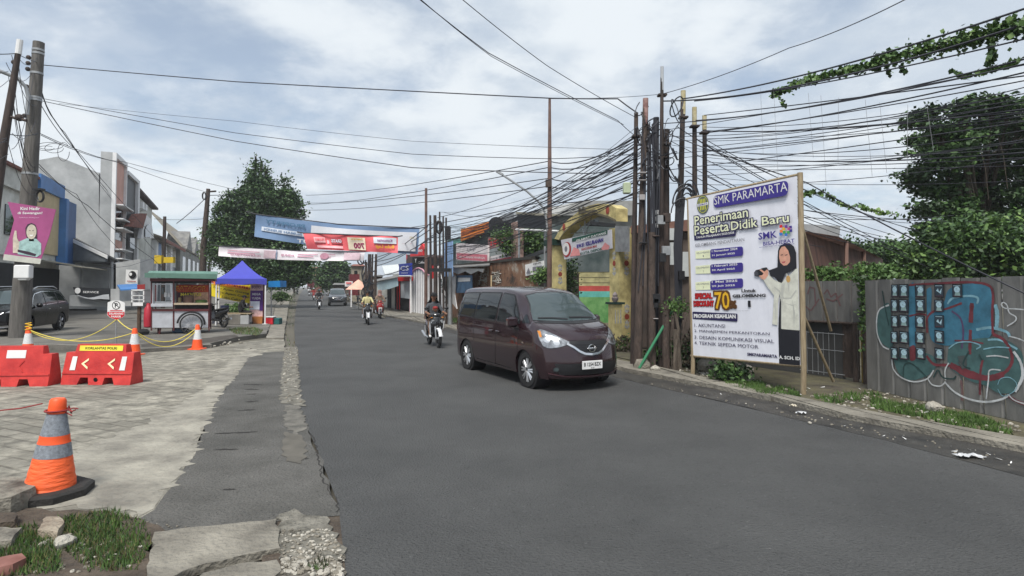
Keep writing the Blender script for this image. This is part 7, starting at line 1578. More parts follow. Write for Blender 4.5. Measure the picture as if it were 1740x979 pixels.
one('urn', lambda m: m.lathe([(.05, 0), (.09, .06), (.10, .12), (.06, .17), (.08, .19), (.05, .25), (.001, .3)], mat('urn', (.1, .07, .06), .7, col2=(.35, .3, .3)), 14, c=RF(s0, 9.54, Zc+.06)), t)
for k in (-.09, 0, .09): one('relief', lambda m: m.prism([RF(s0-.145, 9.54+k-.02, .8), RF(s0-.145, 9.54+k+.02, .8), RF(s0-.145, 9.54+k+.01, Zc-.15), RF(s0-.145, 9.54+k-.01, Zc-.15)], AX*-.004, motif), t)
# alley walls behind gate
t = thing('painted_wall', 'mossy alley wall painted yellow, red, teal and green', 'wall', SP(25, 1010, 560))
def band(y0, y1, nm, m_, x0=974, x1=1048, d=0): one(nm, lambda m: m.prism([SP(25-d, x0, y0), SP(25-d, x1, y0), SP(25-d, x1, y1), SP(25-d, x0, y1)], AX*.25, m_), t)
band(462, 575, 'wall', mat('mossy yellow', (.20, .18, .09), .9, scale=1.6, col2=(.52, .47, .24))); band(486, 495, 'red_band', pm('faded red', (176, 72, 66), .85, var=.2), 982, 1048, .01); band(495, 505, 'teal_band', pm('faded teal', (92, 168, 158), .85, var=.2), 982, 1048, .01); band(505, 560, 'green_band', mat('moss green paint', (.06, .20, .05), .9, scale=2, col2=(.18, .36, .13)), 978, 1048, .01)
for k in range(3): band(462+k*9, 462.6+k*9, 'groove', yeld, 974, 1048, .012)
one('blue_wall', lambda m: m.prism([SP(27.5, 900, 440), SP(27.5, 1018, 433), SP(27.5, 1018, 470), SP(27.5, 900, 475)], AX*.3, pm('bright blue paint', (28, 120, 196), .7, var=.15)), label='bright blue wall strip behind the yellow arch', cat='wall')
t = thing('house', 'two storey grey house with tiled roof behind the yellow arch', 'house', SP(32, 1000, 540))
one('wall', lambda m: m.prism([SP(31, 950, 360), SP(31, 1080, 365), SP(31, 1080, 560), SP(31, 950, 560)], AX*4, mat('grey weathered wall', (.14, .14, .13), .9, scale=.8, col2=(.28, .28, .26))), t)
one('roof', lambda m: m.prism([SP(30.5, 985, 341), SP(30.5, 1080, 341), SP(30.5, 1080, 366), SP(30.5, 940, 366)], AX*4.5, mat('light grey roof', (.30, .30, .29), .8)), t)
one('window', lambda m: m.prism([SP(30.9, 975, 374), SP(30.9, 1000, 374), SP(30.9, 1000, 398), SP(30.9, 975, 398)], AX*.08, glass), t); one('window', lambda m: m.prism([SP(30.9, 1010, 374), SP(30.9, 1018, 374), SP(30.9, 1018, 398), SP(30.9, 1010, 398)], AX*.08, glassw), t)
one('veranda', lambda m: m.prism([SP(29, 1005, 376), SP(29, 1046, 380), SP(29, 1046, 386), SP(29, 1005, 382)], AX*2, dark), t)
one('dark_opening', lambda m: m.prism([SP(28.2, 1018, 430), SP(28.2, 1050, 430), SP(28.2, 1050, 470), SP(28.2, 1018, 470)], AX*.3, dark), label='dark doorway beside the bright blue wall strip', cat='doorway')
t = thing('house', 'grey upper storey with dark balcony behind the roofed sign', 'house', SP(36, 950, 520))
one('wall', lambda m: m.prism([SP(35, 915, 356), SP(35, 975, 350), SP(35, 975, 540), SP(35, 915, 540)], AX*4, pgrey), t); one('balcony', lambda m: m.prism([SP(34.8, 930, 352), SP(34.8, 972, 346), SP(34.8, 972, 366), SP(34.8, 930, 370)], AX*.2, greyroof), t); one('rail', lambda m: [m.tube([SP(33, 900, y), SP(33, 948, y+2)], .05, white, 6) for y in (369, 392)]+[m.tube([SP(33, 933, 352), SP(33, 934, 392)], .05, white, 6)], t)
# ---- brick wall and shops
LB = 10.3
def fq(m, pts, d, mm, l=LB): m.prism([FP(l, *q) for q in pts], NX*d, mm)
brick = bpy.data.materials.new('old brick'); brick.use_nodes = True; nt = brick.node_tree; bs = nt.nodes['Principled BSDF']; bs.inputs['Roughness'].default_value = .95
tc = nt.nodes.new('ShaderNodeTexCoord'); bt = nt.nodes.new('ShaderNodeTexNoise'); bt.inputs['Scale'].default_value = 1.3; bt.inputs['Detail'].default_value = 10; bt.inputs['Roughness'].default_value = .7; nt.links.new(tc.outputs['Object'], bt.inputs['Vector'])
ramp = nt.nodes.new('ShaderNodeValToRGB'); nt.links.new(bt.outputs[0], ramp.inputs[0]); e = ramp.color_ramp.elements; e[0].position = .36; e[0].color = (.035, .03, .025, 1); e[1].position = .62; e[1].color = (.33, .31, .27, 1); k = ramp.color_ramp.elements.new(.45); k.color = (.17, .085, .05, 1); k = ramp.color_ramp.elements.new(.54); k.color = (.21, .12, .075, 1); nt.links.new(ramp.outputs[0], bs.inputs['Base Color'])
t = thing('brick_wall', 'old stained brick wall behind the plum van', 'wall', RF(27, LB, .05))
s0, s1 = FS(LB, 905), FS(LB, 768)
one('wall', lambda m: bx(m, s0, s1, LB, LB+.25, .05, 2.95, brick), t); one('coping', lambda m: bx(m, s0-.02, s1+.02, LB-.05, LB+.3, 2.953, 3.07, mat('black moss coping', (.035, .032, .028), .95)), t)
for px in (792, 836): one('buttress', lambda m: bx(m, FS(LB, px), FS(LB, px)+.35, LB-.12, LB-.003, .05, 2.8, brick), t)
one('graffiti', lambda m: [m.tube([FP(LB-.01, 812+rnd.uniform(0, 40), 460+rnd.uniform(0, 26)) for _ in range(4)], .02, mat('chalk grey', (.42, .41, .38), .9), 4) for _ in range(12)], t)
t = thing('street_stall', 'small stall with blue banner and torn white canopy against the brick wall', 'stall', FP(LB-.8, 785, 545))
one('banner', lambda m: fq(m, [(775, 468), (802, 468), (802, 497), (775, 498)], .03, pm('stall blue', (70, 100, 130), .6, var=.3, scale=3), LB-.6), t)
one('canopy', lambda m: fq(m, [(769, 455), (822, 457), (820, 463), (812, 460), (800, 466), (790, 461), (778, 466), (769, 462)], .04, white, LB-.7), t); one('side_cloth', lambda m: fq(m, [(768, 465), (774, 470), (772, 500), (776, 525), (768, 515)], .05, white, LB-.7), t)
one('roof', lambda m: m.prism([FP(LB-.9, 766, 456), FP(LB-.9, 832, 452), FP(LB+.4, 832, 448), FP(LB+.4, 766, 452)], V((0, 0, .05)), greyroof), t)
one('print', lambda m: fq(m, [(778, 472), (799, 472), (799, 478), (778, 479)], .004, white, LB-.61), t)
one('stake', lambda m: m.tube([FP(LB-1.2, 834, 540), FP(LB-1.2, 835, 468)], .03, pm('cream stake', (214, 190, 150)), 6), label='cream wooden stake standing before the brick wall', cat='stake')
t = thing('signboard', 'white and pink notice board above the brick wall', 'sign', FP(LB+.5, 802, 450))
one('board', lambda m: fq(m, [(775, 413), (829, 417), (829, 445), (775, 442)], .08, pm('notice grey', (214, 206, 206), .6), LB+.4), t); one('pink_band', lambda m: fq(m, [(776, 430), (828, 433), (828, 444), (776, 441)], -.004, pm('notice pink', (200, 110, 124), .6), LB+.397), t)
sp_ = Panel(FP(LB+.39, 776, 441), FP(LB+.39, 828, 444), FP(LB+.39, 776, 414)); one('lettering', lambda m: [sp_.tpx(m, 'KANTOR SEKRETARIAT RW 01', 779, 417, 826, 420.5, 3, gry, .006, .02), sp_.tpx(m, 'U-P', 794, 424, 808, 425, 5, gry, .006, 0), sp_.tpx(m, 'PELAYANAN WARGA', 780, 436, 824, 439, 3.5, white, .006, .01)], t)
one('post', lambda m: m.tube([FP(LB+.5, 777, 445), FP(LB+.5, 777, 540)], .05, steel, 6), t); one('post', lambda m: m.tube([FP(LB+.5, 826, 445), FP(LB+.5, 826, 540)], .05, steel, 6), t)
t = thing('shop_sign', 'slanting orange striped shop sign over dark green boards', 'sign', FP(LB+2, 812, 440))
one('board', lambda m: fq(m, [(783, 390), (839, 374), (840, 388), (783, 410)], .25, pm('sign orange', (226, 130, 30), .5), LB+1.8), t)
for k in range(3): one('stripe', lambda m: fq(m, [(784, 394+k*5), (839, 377+k*4), (839, 378.2+k*4), (784, 395.6+k*5)], -.01, pm('stripe brown', (170, 70, 20)), LB+1.79), t)
one('round_end', lambda m: m.lathe([(.001, 0), (.42, 0), (.42, .12), (.001, .12)], black, 20, axis='Y', c=FP(LB+1.8, 843, 382)), t)
t = thing('shop_building', 'cluttered two storey shops with dark upper front above the brick wall', 'shop', RF(32, 13, .05))
one('wall', lambda m: bx(m, FS(LB+2.3, 885), FS(LB+2.3, 762), LB+2.2, LB+8, .05, FP(LB+2.2, 800, 398).z, mat('shop dark green', (.03, .05, .05), .8, scale=.8, col2=(.12, .14, .14))), t)
one('teal_fascia', lambda m: fq(m, [(762, 408), (790, 404), (790, 412), (762, 416)], .1, pm('teal paint', (70, 130, 120)), LB+1.9), t); one('awning', lambda m: fq(m, [(824, 398), (872, 386), (872, 380), (858, 376), (822, 392)], .8, dark, LB+1.2), t)
one('roof_light', lambda m: fq(m, [(830, 425), (872, 412), (872, 432), (830, 436)], .3, pm('pale roof', (170, 180, 180)), LB+1.5), t)
one('parapet', lambda m: fq(m, [(840, 372), (872, 360), (874, 372), (842, 386)], .3, steel, LB+2.1), t)
t = thing('shop_sign', 'red shop lettering with white round disc beside the brick column', 'sign', FP(LB+1, 850, 430))
one('disc', lambda m: (lambda P3: [P3.disc(m, .3, 0, .27, white, 0, 22), P3.disc(m, .3, 0, .1, pm('teal paint', (70, 130, 120)), .01, 14)])(Panel(FP(LB+.95, 864, 411), FP(LB+.95, 864, 411)-AX*.6, FP(LB+.95, 864, 390))), t)
sp3 = Panel(FP(LB+1, 830, 425), FP(LB+1, 858, 418), FP(LB+1, 830, 405)); one('board', lambda m: sp3.ppx(m, [(829, 404), (872, 392), (872, 412), (829, 424)], pm('board pinkish', (150, 110, 110), .7), -.01), t); one('lettering', lambda m: sp3.tpx(m, 'Toko', 831, 413, 857, 405, 13, redp, .01, .04), t)
t = thing('shop_sign', 'slanting red and white strip banner below the round disc sign', 'sign', FP(LB+.6, 850, 452))
one('cloth', lambda m: fq(m, [(830, 437), (869, 428), (869, 447), (830, 452)], .04, pm('strip white', (220, 214, 214)), LB+.55), t); one('red_band', lambda m: fq(m, [(830, 444), (869, 436), (869, 447), (830, 452)], -.01, pm('strip red', (190, 60, 70)), LB+.545), t)
sp4 = Panel(FP(LB+.53, 830, 444), FP(LB+.53, 869, 436), FP(LB+.53, 830, 437)); one('lettering', lambda m: sp4.tpx(m, 'Sinergi & Lestari', 832, 441, 867, 433, 4.5, gry, .004, .02), t)
one('brick_column', lambda m: bx(m, FS(LB+.6, 881), FS(LB+.6, 872), LB+.5, LB+.85, .05, FP(LB+.5, 875, 377).z, mat('brick column', (.15, .09, .075), .9, scale=6, col2=(.36, .25, .22))), label='tall brick column left of the roofed sign frame', cat='column')
t = thing('sign_frame', 'black screen board with small pale roof on a steel frame', 'sign', FP(LB, 905, 520))
one('board', lambda m: fq(m, [(879, 363), (927, 366), (927, 389), (880, 387)], .1, mat('black board', (.018, .022, .03), .4, var=0), LB), t); one('roof', lambda m: fq(m, [(877, 360), (928, 363), (928, 367), (877, 364)], .6, mat('cream awning', (.30, .28, .22), .8), LB-.2), t)
one('beam', lambda m: m.tube([FP(LB, 877, 390), FP(LB, 948, 393)], .05, white, 6), t); one('post', lambda m: m.tube([FP(LB+.1, 882, 388), FP(LB+.1, 882, 560)], .05, steel, 6), t); one('post', lambda m: m.tube([FP(LB+.1, 926, 390), FP(LB+.1, 926, 570)], .05, steel, 6), t)
t = thing('notice_sign', 'white kindergarten notice left of the yellow arch', 'sign', FP(LB, 908, 480)); one('board', lambda m: fq(m, [(892, 450), (923, 443), (924, 463), (893, 469)], .04, white, LB-.1), t)
sp5 = Panel(FP(LB-.12, 893, 469), FP(LB-.12, 924, 463), FP(LB-.12, 893, 450)); one('print', lambda m: [sp5.ppx(m, [(894, 465), (898, 455), (902, 465)], gry, .004), sp5.tpx(m, 'DIJUAL', 906, 449, 920, 446.5, 3.5, black, .004, .03), sp5.ppx(m, [(905, 454), (921, 451), (921, 458), (905, 461)], gry, .004)], t)
t = thing('shop_hut', 'small dark timber hut under the white notice', 'hut', FP(LB+.6, 920, 540)); one('wall', lambda m: bx(m, FS(LB+.8, 940), FS(LB+.8, 893), LB+.4, LB+2, .05, 2.4, mat('dark timber', (.03, .022, .02), .9, var=.3, scale=3)), t); one('roof', lambda m: m.prism([FP(LB+.1, 888, 444), FP(LB+.1, 944, 424), FP(LB+1.5, 944, 420), FP(LB+1.5, 888, 436)], V((0, 0, .06)), dark), t)
# single mast with lamp
b = FP(9.8, 934, 560); b = RF(FS(9.2, 933), 9.2, .05); t = thing('utility_pole', 'lone tall rusty mast left of the yellow arch', 'utility pole', b); one('shaft', lambda m: m.tube([b, W(934, 330, b.y), W(934, 168, b.y)], [.09, .08, .045], mat('rust red mast', (.09, .05, .04), .7, scale=3, col2=(.18, .11, .09)), 10), t)
one('bracket', lambda m: m.box(W(932, 312, b.y-.1), (.2, .15, .25), rust), t); 
t = thing('street_lamp_arm', 'thin curved street lamp arm left of the lone mast', 'lamp arm', W(925, 390, b.y)); one('arm', lambda m: m.tube([W(x, y, b.y-.3) for x, y in ((930, 392), (928, 372), (924, 355), (915, 343), (895, 325), (870, 308), (847, 293))], .035, steel, 7), t); one('lamp_head', lambda m: m.box(W(849, 294, b.y-.3), (.25, .14, .07), steel, rz=Matrix.Rotation(R(30), 3, 'Y')), t)
# ---- middle pole group and gate
def rp(px, l=8.0): return RF(FS(l, px), l, .05)
def mpole(label, px, ty, r, m, l=8.3, lean=0, grp='poles in the mid distance'):
    b = rp(px, l); t = thing('utility_pole', label, 'utility pole', b, group=grp); one('shaft', lambda q: q.tube([b, W(px+lean, ty, b.y)], [r, r*.7], m, 9), t); return t
mast = mat('rust red mast', (.09, .05, .04), .7)
mpole('tall thin reddish mast above the banner end', 724, 320, .10, mast, 8.6)
mp1 = mpole('dark pole, leftmost of the mid distance group', 733, 366, .075, polem, 8.2, -2); mpole('thick dark pole second in the mid distance group', 741, 366, .11, polem, 8.1, -2)
m3 = mpole('dark pole with round cable coil in the mid distance group', 748, 360, .06, polem, 8.4, -1); mpole('slim dark pole right of the coil in the mid distance group', 754, 368, .055, polem, 8.2, -1); mpole('rightmost dark pole with black box in the mid distance group', 759, 370, .06, polem, 8.4, -1)
one('pole_box', lambda m: m.box(W(761, 396, 27), (.26, .2, .62), black, b=.03), label='black cylinder box on the rightmost mid distance pole', cat='box'); one('cable_coil', lambda m: m.tube([W(746+4.5*math.cos(a), 386+10*math.sin(a), 27) for a in [2*math.pi*i/18 for i in range(19)]], .06, black, 6, caps=False), label='round black cable coil on the mid distance poles', cat='cable coil')
mpole('pale grey post right of the mid distance poles', 765, 456, .12, steel, 8.5)
one('transformer_rack', lambda m: m.box(W(748, 459, 27.2), (.95, .3, .16), black), label='black crossbar joining the mid distance poles', cat='crossbar')
t = thing('white_gate', 'tall white corrugated gate with arched pink edged top', 'gate', RF(FS(LB, 720), LB, .05)); 
wg = mat('white gate sheet', (.55, .55, .57), .6, var=.08, scale=2)
arcp = [(697, 536), (697, 470), (700, 462), (706, 457), (712, 456), (718, 459), (723, 466), (728, 466), (746, 470), (747, 540)]
one('panel', lambda m: fq(m, arcp, .06, wg), t)
one('ribs', lambda m: [m.tube([FP(LB-.03, x, 537), FP(LB-.03, x, y)], .035, white, 5) for x, y in ((700, 466), (704, 461), (708, 459), (712, 458), (716, 461), (720, 466), (727, 468), (733, 469), (739, 470), (744, 471))], t)
one('frame', lambda m: m.tube([FP(LB-.05, *q) for q in ((697, 538), (697, 470), (701, 461), (707, 456.5), (712, 455.5), (718, 458), (724, 466), (728, 467))], .05, pm('pink trim', (220, 160, 176)), 6), t)
one('post', lambda m: m.tube([FP(LB-.1, 724, 542), FP(LB-.1, 724, 452)], .09, white, 8), t)
t = thing('leaning_banner', 'narrow white vertical banner leaning against the pole group', 'banner', FP(9, 752, 540)); one('cloth', lambda m: fq(m, [(738, 452), (745, 452), (762, 530), (752, 530)], .05, white, 9), t)
vp = Panel(FP(8.95, 752, 530), FP(8.95, 762, 530), FP(8.95, 752, 452)); one('lettering', lambda m: [vp.tpx(m, ch, 744+i*2.2, 468+i*9, 749+i*2.2, 468+i*9, 6, blks, .006, .02) for i, ch in enumerate('DISEWA')], t)
one('flag', lambda m: fq(m, [(733, 452), (738, 450), (738, 472), (734, 474)], .03, redp, 8.8), label='small red flag strip beside the leaning banner', cat='flag')
t = thing('shop_sign', 'blue square CS sign on a white framed post', 'sign', FP(LB-.6, 688, 530)); one('board', lambda m: fq(m, [(678, 449), (697, 447), (697, 468), (678, 468)], .15, pm('cs blue', (34, 52, 150), .5), LB-.6), t)
cs = Panel(FP(LB-.62, 678, 468), FP(LB-.62, 697, 468), FP(LB-.62, 678, 448)); one('lettering', lambda m: [cs.tpx(m, 'CS', 680.5, 456, 694.5, 456, 8, white, .01, .005), cs.tpx(m, 'FINANCE', 682, 464, 693, 464, 1.8, white, .01, .01)], t)
one('frame', lambda m: [m.tube([FP(LB-.5, 698, 447), FP(LB-.5, 698, 538)], .06, white, 6), m.tube([FP(LB-.62, 678, 469), FP(LB-.62, 698, 469)], .05, white, 6)], t)
t = thing('small_shop', 'black shop front with red band and long white banner under the CS sign', 'shop', FP(LB, 685, 528)); one('wall', lambda m: fq(m, [(671, 476), (697, 474), (697, 528), (671, 526)], 2, dark), t); one('red_band', lambda m: fq(m, [(675, 471), (697, 470), (697, 477), (675, 478)], .2, redp, LB-.2), t); one('white_banner', lambda m: fq(m, [(681, 478), (697, 478), (697, 508), (681, 506)], .04, pm('banner bluish', (196, 204, 214)), LB-.1), t)
for x in (675, 679): one('red_bar', lambda m: m.tube([FP(LB-.1, x, 478), FP(LB-.1, x, 526)], .04, redp, 5), t)
t = thing('shop', 'low white shop with corrugated roof and blue cloth awning', 'shop', FP(LB, 655, 522)); one('wall', lambda m: fq(m, [(636, 478), (671, 474), (671, 526), (636, 520)], 4, pwht, LB+.3), t)
one('roof', lambda m: m.prism([FP(LB-.2, 654, 468), FP(LB-.2, 681, 466), FP(LB+3, 676, 448), FP(LB+3, 648, 450)], V((0, 0, .08)), pm('pale corrugated', (196, 200, 200), .6, var=.15, scale=6)), t)
one('awning', lambda m: m.prism([FP(LB-.2, 632, 477), FP(LB-.2, 673, 469), FP(LB-1.6, 676, 472), FP(LB-1.6, 634, 480)], V((0, 0, .05)), greyroof), t); one('door', lambda m: fq(m, [(658, 490), (664, 488), (664, 524), (658, 523)], .05, dark, LB+.24), t)
one('hanging_cloth', lambda m: m.prism([FP(LB-1.5, 638, 479), FP(LB-1.5, 675, 472), FP(LB-1.5, 676, 486), FP(LB-1.5, 662, 491), FP(LB-1.5, 643, 494)], NX*.03, pm('pale blue cloth', (176, 200, 208), .7, var=.1)), label='pale blue cloth banner sagging from the low shop awning', cat='banner')
t = thing('shop_building', 'black fronted eatery with red top board behind the white gate', 'shop', FP(12, 708, 530)); one('wall', lambda m: fq(m, [(700, 437), (727, 437), (727, 540), (700, 535)], 3, dark, 12), t)
rb = Panel(FP(11.7, 697, 436), FP(11.7, 720, 434), FP(11.7, 697, 425)); one('red_board', lambda m: fq(m, [(697, 426), (719, 423), (719, 434), (697, 436)], .3, pm('board red', (206, 34, 40), .5), 11.7), t); one('lettering', lambda m: [rb.tpx(m, 'ono', 707, 427, 718, 425.5, 4, white, .02, .03), rb.tpx(m, 'Y', 705, 443, 708, 443, 7, white, .02, .03), rb.tpx(m, 'Coffee', 711, 446, 722, 446, 4, white, .02, .01)], t); one('red_peak', lambda m: fq(m, [(710, 424), (717, 414), (722, 424)], .2, redp, 11.7), t)
one('round_sign', lambda m: m.lathe([(.001, 0), (.45, 0), (.45, .1), (.001, .1)], pm('dull red', (170, 60, 70)), 18, axis='Y', c=FP(11, 683, 437)), label='dull red round sign above the CS sign', cat='sign')
t = thing('house', 'dark roofed house behind the CS sign', 'house', FP(14, 690, 530)); one('roof', lambda m: fq(m, [(664, 450), (678, 432), (700, 434), (704, 452)], 4, mat('brown roof', (.06, .035, .035), .8), 14), t); one('wall', lambda m: fq(m, [(668, 450), (702, 450), (702, 530), (668, 525)], 4, pwht, 14.3), t)
one('vertical_banner', lambda m: fq(m, [(755, 413), (768, 409), (768, 470), (755, 470)], .06, pm('pale blue sign', (130, 160, 200), .6, var=.2, scale=3), 9.2), label='tall pale blue vertical sign beside the notice board', cat='sign')
# far poles and far right frontage
t0 = thing('utility_pole', 'x', 'utility pole', rp(628, 8)); bpy.data.objects.remove(t0)
for i, (px, ty, r_, lb) in enumerate(((620, 445, .14, 'leftmost black pole in the far cable tangle'), (626, 432, .18, 'thick black pole in the far cable tangle'), (631, 432, .10, 'slim black pole in the far cable tangle'), (637, 432, .12, 'rusty rightmost pole in the far cable tangle'))): mpole(lb, px, ty, r_, rust if i == 3 else polem, 8.0, 2, 'poles in the far tangle')
t = thing('cable_coil', 'ragged cable loops around the far pole tangle', 'cable coil', W(624, 500, 43)); rr = random.Random(2)
for i in range(14): cx, cy = rr.uniform(612, 634), rr.uniform(440, 505); a_, b_ = rr.uniform(3, 8), rr.uniform(5, 14); one('loop', lambda m: m.tube([W(cx+a_*math.cos(a), cy+b_*math.sin(a), 42.5) for a in [2*math.pi*j/12 for j in range(9)]], .05, cablem, 4), t)
def simple_house(name, label, cat, px0, px1, yt, yb_, Y, wall_, roofm=None, ry=6, parts=()):
    t = thing(name, label, cat, W((px0+px1)/2, yb_, Y)); one('wall', lambda m: m.prism([W(px0, yt, Y), W(px1, yt, Y), W(px1, yb_, Y), W(px0, yb_, Y)], V((-1.5, 5, 0)), wall_), t)
    if roofm: one('roof', lambda m: m.prism([W(px0-1.5, yt, Y-.3), W(px1+1.5, yt, Y-.3), W(px1-2, yt-ry, Y+2), W(px0+2, yt-ry, Y+2)], V((-1, 3.5, 0)), roofm), t)
    for (x0, y0, x1, y1, nm, mm) in parts: one(nm, lambda m: m.prism([W(x0, y0, Y-.1), W(x1, y0, Y-.1), W(x1, y1, Y-.1), W(x0, y1, Y-.1)], V((0, .06, 0)), mm), t)
simple_house('house', 'beige flat fronted house beyond the far pole tangle', 'house', 598, 619, 452, 512, 70, beigeroof, redroof, 3, ((602, 460, 607, 466, 'window', glass),))
simple_house('container', 'dark red container kiosk beside the far trees', 'kiosk', 594, 611, 466, 502, 62, pm('container red', (96, 26, 34), .6, var=.15), None)
simple_house('house', 'red roofed house closing the far end of the road', 'house', 524, 548, 470, 497, 130, pm('far brown', (110, 70, 60), .8), redroof, 16, ((530, 478, 536, 490, 'door', dark),))
simple_house('truck', 'dark red truck back at the far end of the road', 'truck', 522, 534, 477, 491, 120, pm('truck dark red', (80, 20, 26), .6), None, parts=((523, 489, 533, 492, 'bumper', black),))
simple_house('shop', 'open shop front with grey awning far beyond the suv', 'shop', 566, 598, 484, 510, 75, mat('dim shop', (.05, .045, .04), .9, col2=(.14, .12, .10)), greyroof, 3, ((570, 492, 576, 503, 'door', dark), (580, 490, 586, 500, 'window', glassw)))
simple_house('shop', 'brown shack beyond the market umbrella', 'shop', 636, 650, 470, 517, 58, woodm, greyroof, 3, ((640, 484, 646, 512, 'door', dark),))
t = thing('road_sign', 'small white sign board on a post before the container kiosk', 'sign', W(592, 512, 52)); one('board', lambda m: m.prism([W(586, 478, 52), W(599, 478, 52), W(599, 487, 52), W(586, 487, 52)], V((0, .1, 0)), pm('strip white', (220, 214, 214))), t); one('post', lambda m: m.tube([V((*W(597, 511, 52.1).xy, .04)), W(597, 487, 52.1)], .06, white, 6), t); one('red_mark', lambda m: m.prism([W(588, 480, 51.9), W(597, 480, 51.9), W(597, 482, 51.9), W(588, 482, 51.9)], V((0, .02, 0)), redp), t)
t = thing('market_umbrella', 'faded pink market umbrella left of the far pole tangle', 'umbrella', W(609, 514, 47)); one('canopy', lambda m: m.lathe([(1.05, 0), (.6, .35), (.1, .75), (.001, .8)], pm('faded pink', (222, 170, 150), .7), 8, c=W(609, 492, 47)), t); one('pole', lambda m: m.tube([V((*W(609, 514, 47).xy, .05)), W(609, 478, 47)], .03, steel, 6), t)
one('round_mirror', lambda m: m.lathe([(.001, 0), (.35, 0), (.35, .05), (.001, .05)], white, 16, axis='Y', c=W(553, 481, 95)), label='white round sign over the far end of the road', cat='sign')
one('road_barrier_arch', lambda m: m.tube([W(500, 482, 100), W(512, 475, 100), W(525, 473, 100), W(540, 474, 100)], .18, white, 6), label='pale curved pipe arch over the far road end', cat='arch')
one('cloth_banner', lambda m: m.prism([W(640, 425, 48), W(690, 428, 44), W(690, 448, 44), W(641, 452, 48)], V((0, .05, 0)), pm('sheer white banner', (190, 205, 220), .6, var=.05)), label='sheer white banner strung above the low shop roof', cat='banner')
# ---- banners over the road
def streetbanner(label, tl, tr, br_, bl_, Ya, Yb, m_, prints, nx=24, sagp=0, seed=1, name='street_banner'):
    t = thing(name, label, 'banner', W((bl_[0]+br_[0])/2, (bl_[1]+br_[1])/2, (Ya+Yb)/2)); rg = random.Random(seed)
    def P(u, v, o=0):
        px = (tl[0]*(1-u)+tr[0]*u)*(1-v)+(bl_[0]*(1-u)+br_[0]*u)*v; py = (tl[1]*(1-u)+tr[1]*u)*(1-v)+(bl_[1]*(1-u)+br_[1]*u)*v + sagp*4*u*(1-u); Y = Ya+(Yb-Ya)*u
        return W(px, py, Y-o+.10*math.sin(u*13+seed)*math.sin(v*3+u*4))
    def f(m):
        vs = [P(i/nx, j/6) for j in range(7) for i in range(nx+1)]; m.add(vs, [(j*(nx+1)+i, j*(nx+1)+i+1, (j+1)*(nx+1)+i+1, (j+1)*(nx+1)+i) for j in range(6) for i in range(nx)], m_)
    one('cloth', f, t)
    def rect(m, u0, v0, u1, v1, mm, o=.02, k=12): o += .05; vs = [P(u0+(u1-u0)*i/k, v0+(v1-v0)*j/2, o) for j in range(3) for i in range(k+1)]; m.add(vs, [(j*(k+1)+i, j*(k+1)+i+1, (j+1)*(k+1)+i+1, (j+1)*(k+1)+i) for j in range(2) for i in range(k)], mm)
    def text(m, s_, u0, v0, u1, v1, mm, o=.04, mirror=False, bold=.02):
        o += .06
        vs, fs = tmesh(s_, bold); xa, xb = min(v.x for v in vs), max(v.x for v in vs); ya, yb_ = min(v.y for v in vs), max(v.y for v in vs)
        def q(v): a = (v.x-xa)/(xb-xa); a = 1-a if mirror else a; return P(u0+(u1-u0)*a, v1-(v1-v0)*(v.y-ya)/(yb_-ya), o)
        m.add([q(v) for v in vs], fs, mm)
    def disc(m, u, v, ru, rv, mm, o=.03, half=False): n = 16; o += .06; m.add([P(u+ru*math.cos(2*math.pi*i/n), v+rv*math.sin(2*math.pi*i/n), o) for i in range(n)], [tuple(range(n))], mm)
    one('print', lambda m: prints(m, rect, text, disc), t); one('rope', lambda m: m.tube([P(-.06, -.05), P(0, 0), P(.5, 0), P(1, 0), P(1.05, -.06)], .03, cablem, 5), t); return t
bb1 = pm('banner blue', (112, 138, 172), .6, var=.12, scale=1.2); bpale = pm('banner grey blue', (206, 208, 214), .6, var=.06); bw = pm('banner whitish', (205, 212, 222), .6)
def pr(m, rect, text, disc):
    rect(m, .34, .16, .985, .9, bpale, .05, 14); text(m, 'PROPERTY', .06, .16, .30, .32, pm('print teal', (70, 110, 140)), mirror=True); rect(m, .04, .50, .30, .68, bw, .02); text(m, 'RUMAH SUBSIDI', .055, .54, .285, .64, bb1, .04, True)
    for k in range(18): rect(m, .46+k*.012, .34, .464+k*.012, .60, pm('print grey', (150, 160, 176)), .025, 1)
    text(m, 'TUNGGU', .26, .80, .52, .95, white, .03); rect(m, .70, .70, .96, .80, bw, .02); text(m, 'MINIMALIS', .84, .32, .97, .42, pm('print sand', (190, 184, 160)), .03, True); disc(m, .75, .52, .06, .26, pm('print salmon', (226, 130, 104))); text(m, 'CICILAN RINGAN', .84, .50, .96, .62, pm('print rose', (190, 150, 160)), .03, True)
streetbanner('long blue and grey banner hanging highest over the road', (435, 364), (713, 388), (710, 432), (432, 402), 34, 32, bb1, pr, seed=1, sagp=5)
rb1 = pm('banner red', (226, 100, 106), .6, var=.08)
def pr(m, rect, text, disc):
    rect(m, .10, .22, .22, .55, pm('print rose pale', (240, 180, 185)), .02); rect(m, .28, .24, .40, .60, pm('print rose dark', (170, 60, 70)), .02); text(m, 'GRATIS', .285, .32, .395, .52, bw, .04, True); text(m, 'PROMO', .11, .28, .21, .46, rb1, .04, True); text(m, '@', .235, .38, .26, .62, bw, .04, True)
    rect(m, .46, .16, .65, .92, pm('print cream', (240, 225, 200)), .02); text(m, 'hanya', .50, .20, .62, .34, gold, .04, True); text(m, '700', .52, .48, .635, .84, pm('print magenta', (150, 40, 90)), .04, True, .04); rect(m, .74, .10, .985, .46, bw, .02); text(m, 'Komunitas', .78, .18, .94, .34, pm('print violet', (130, 60, 120)), .04, True); text(m, 'Buka Lagi', .76, .54, .96, .80, gold, .04, True); rect(m, .12, .74, .40, .88, pm('print rose pale', (240, 180, 185)), .02)
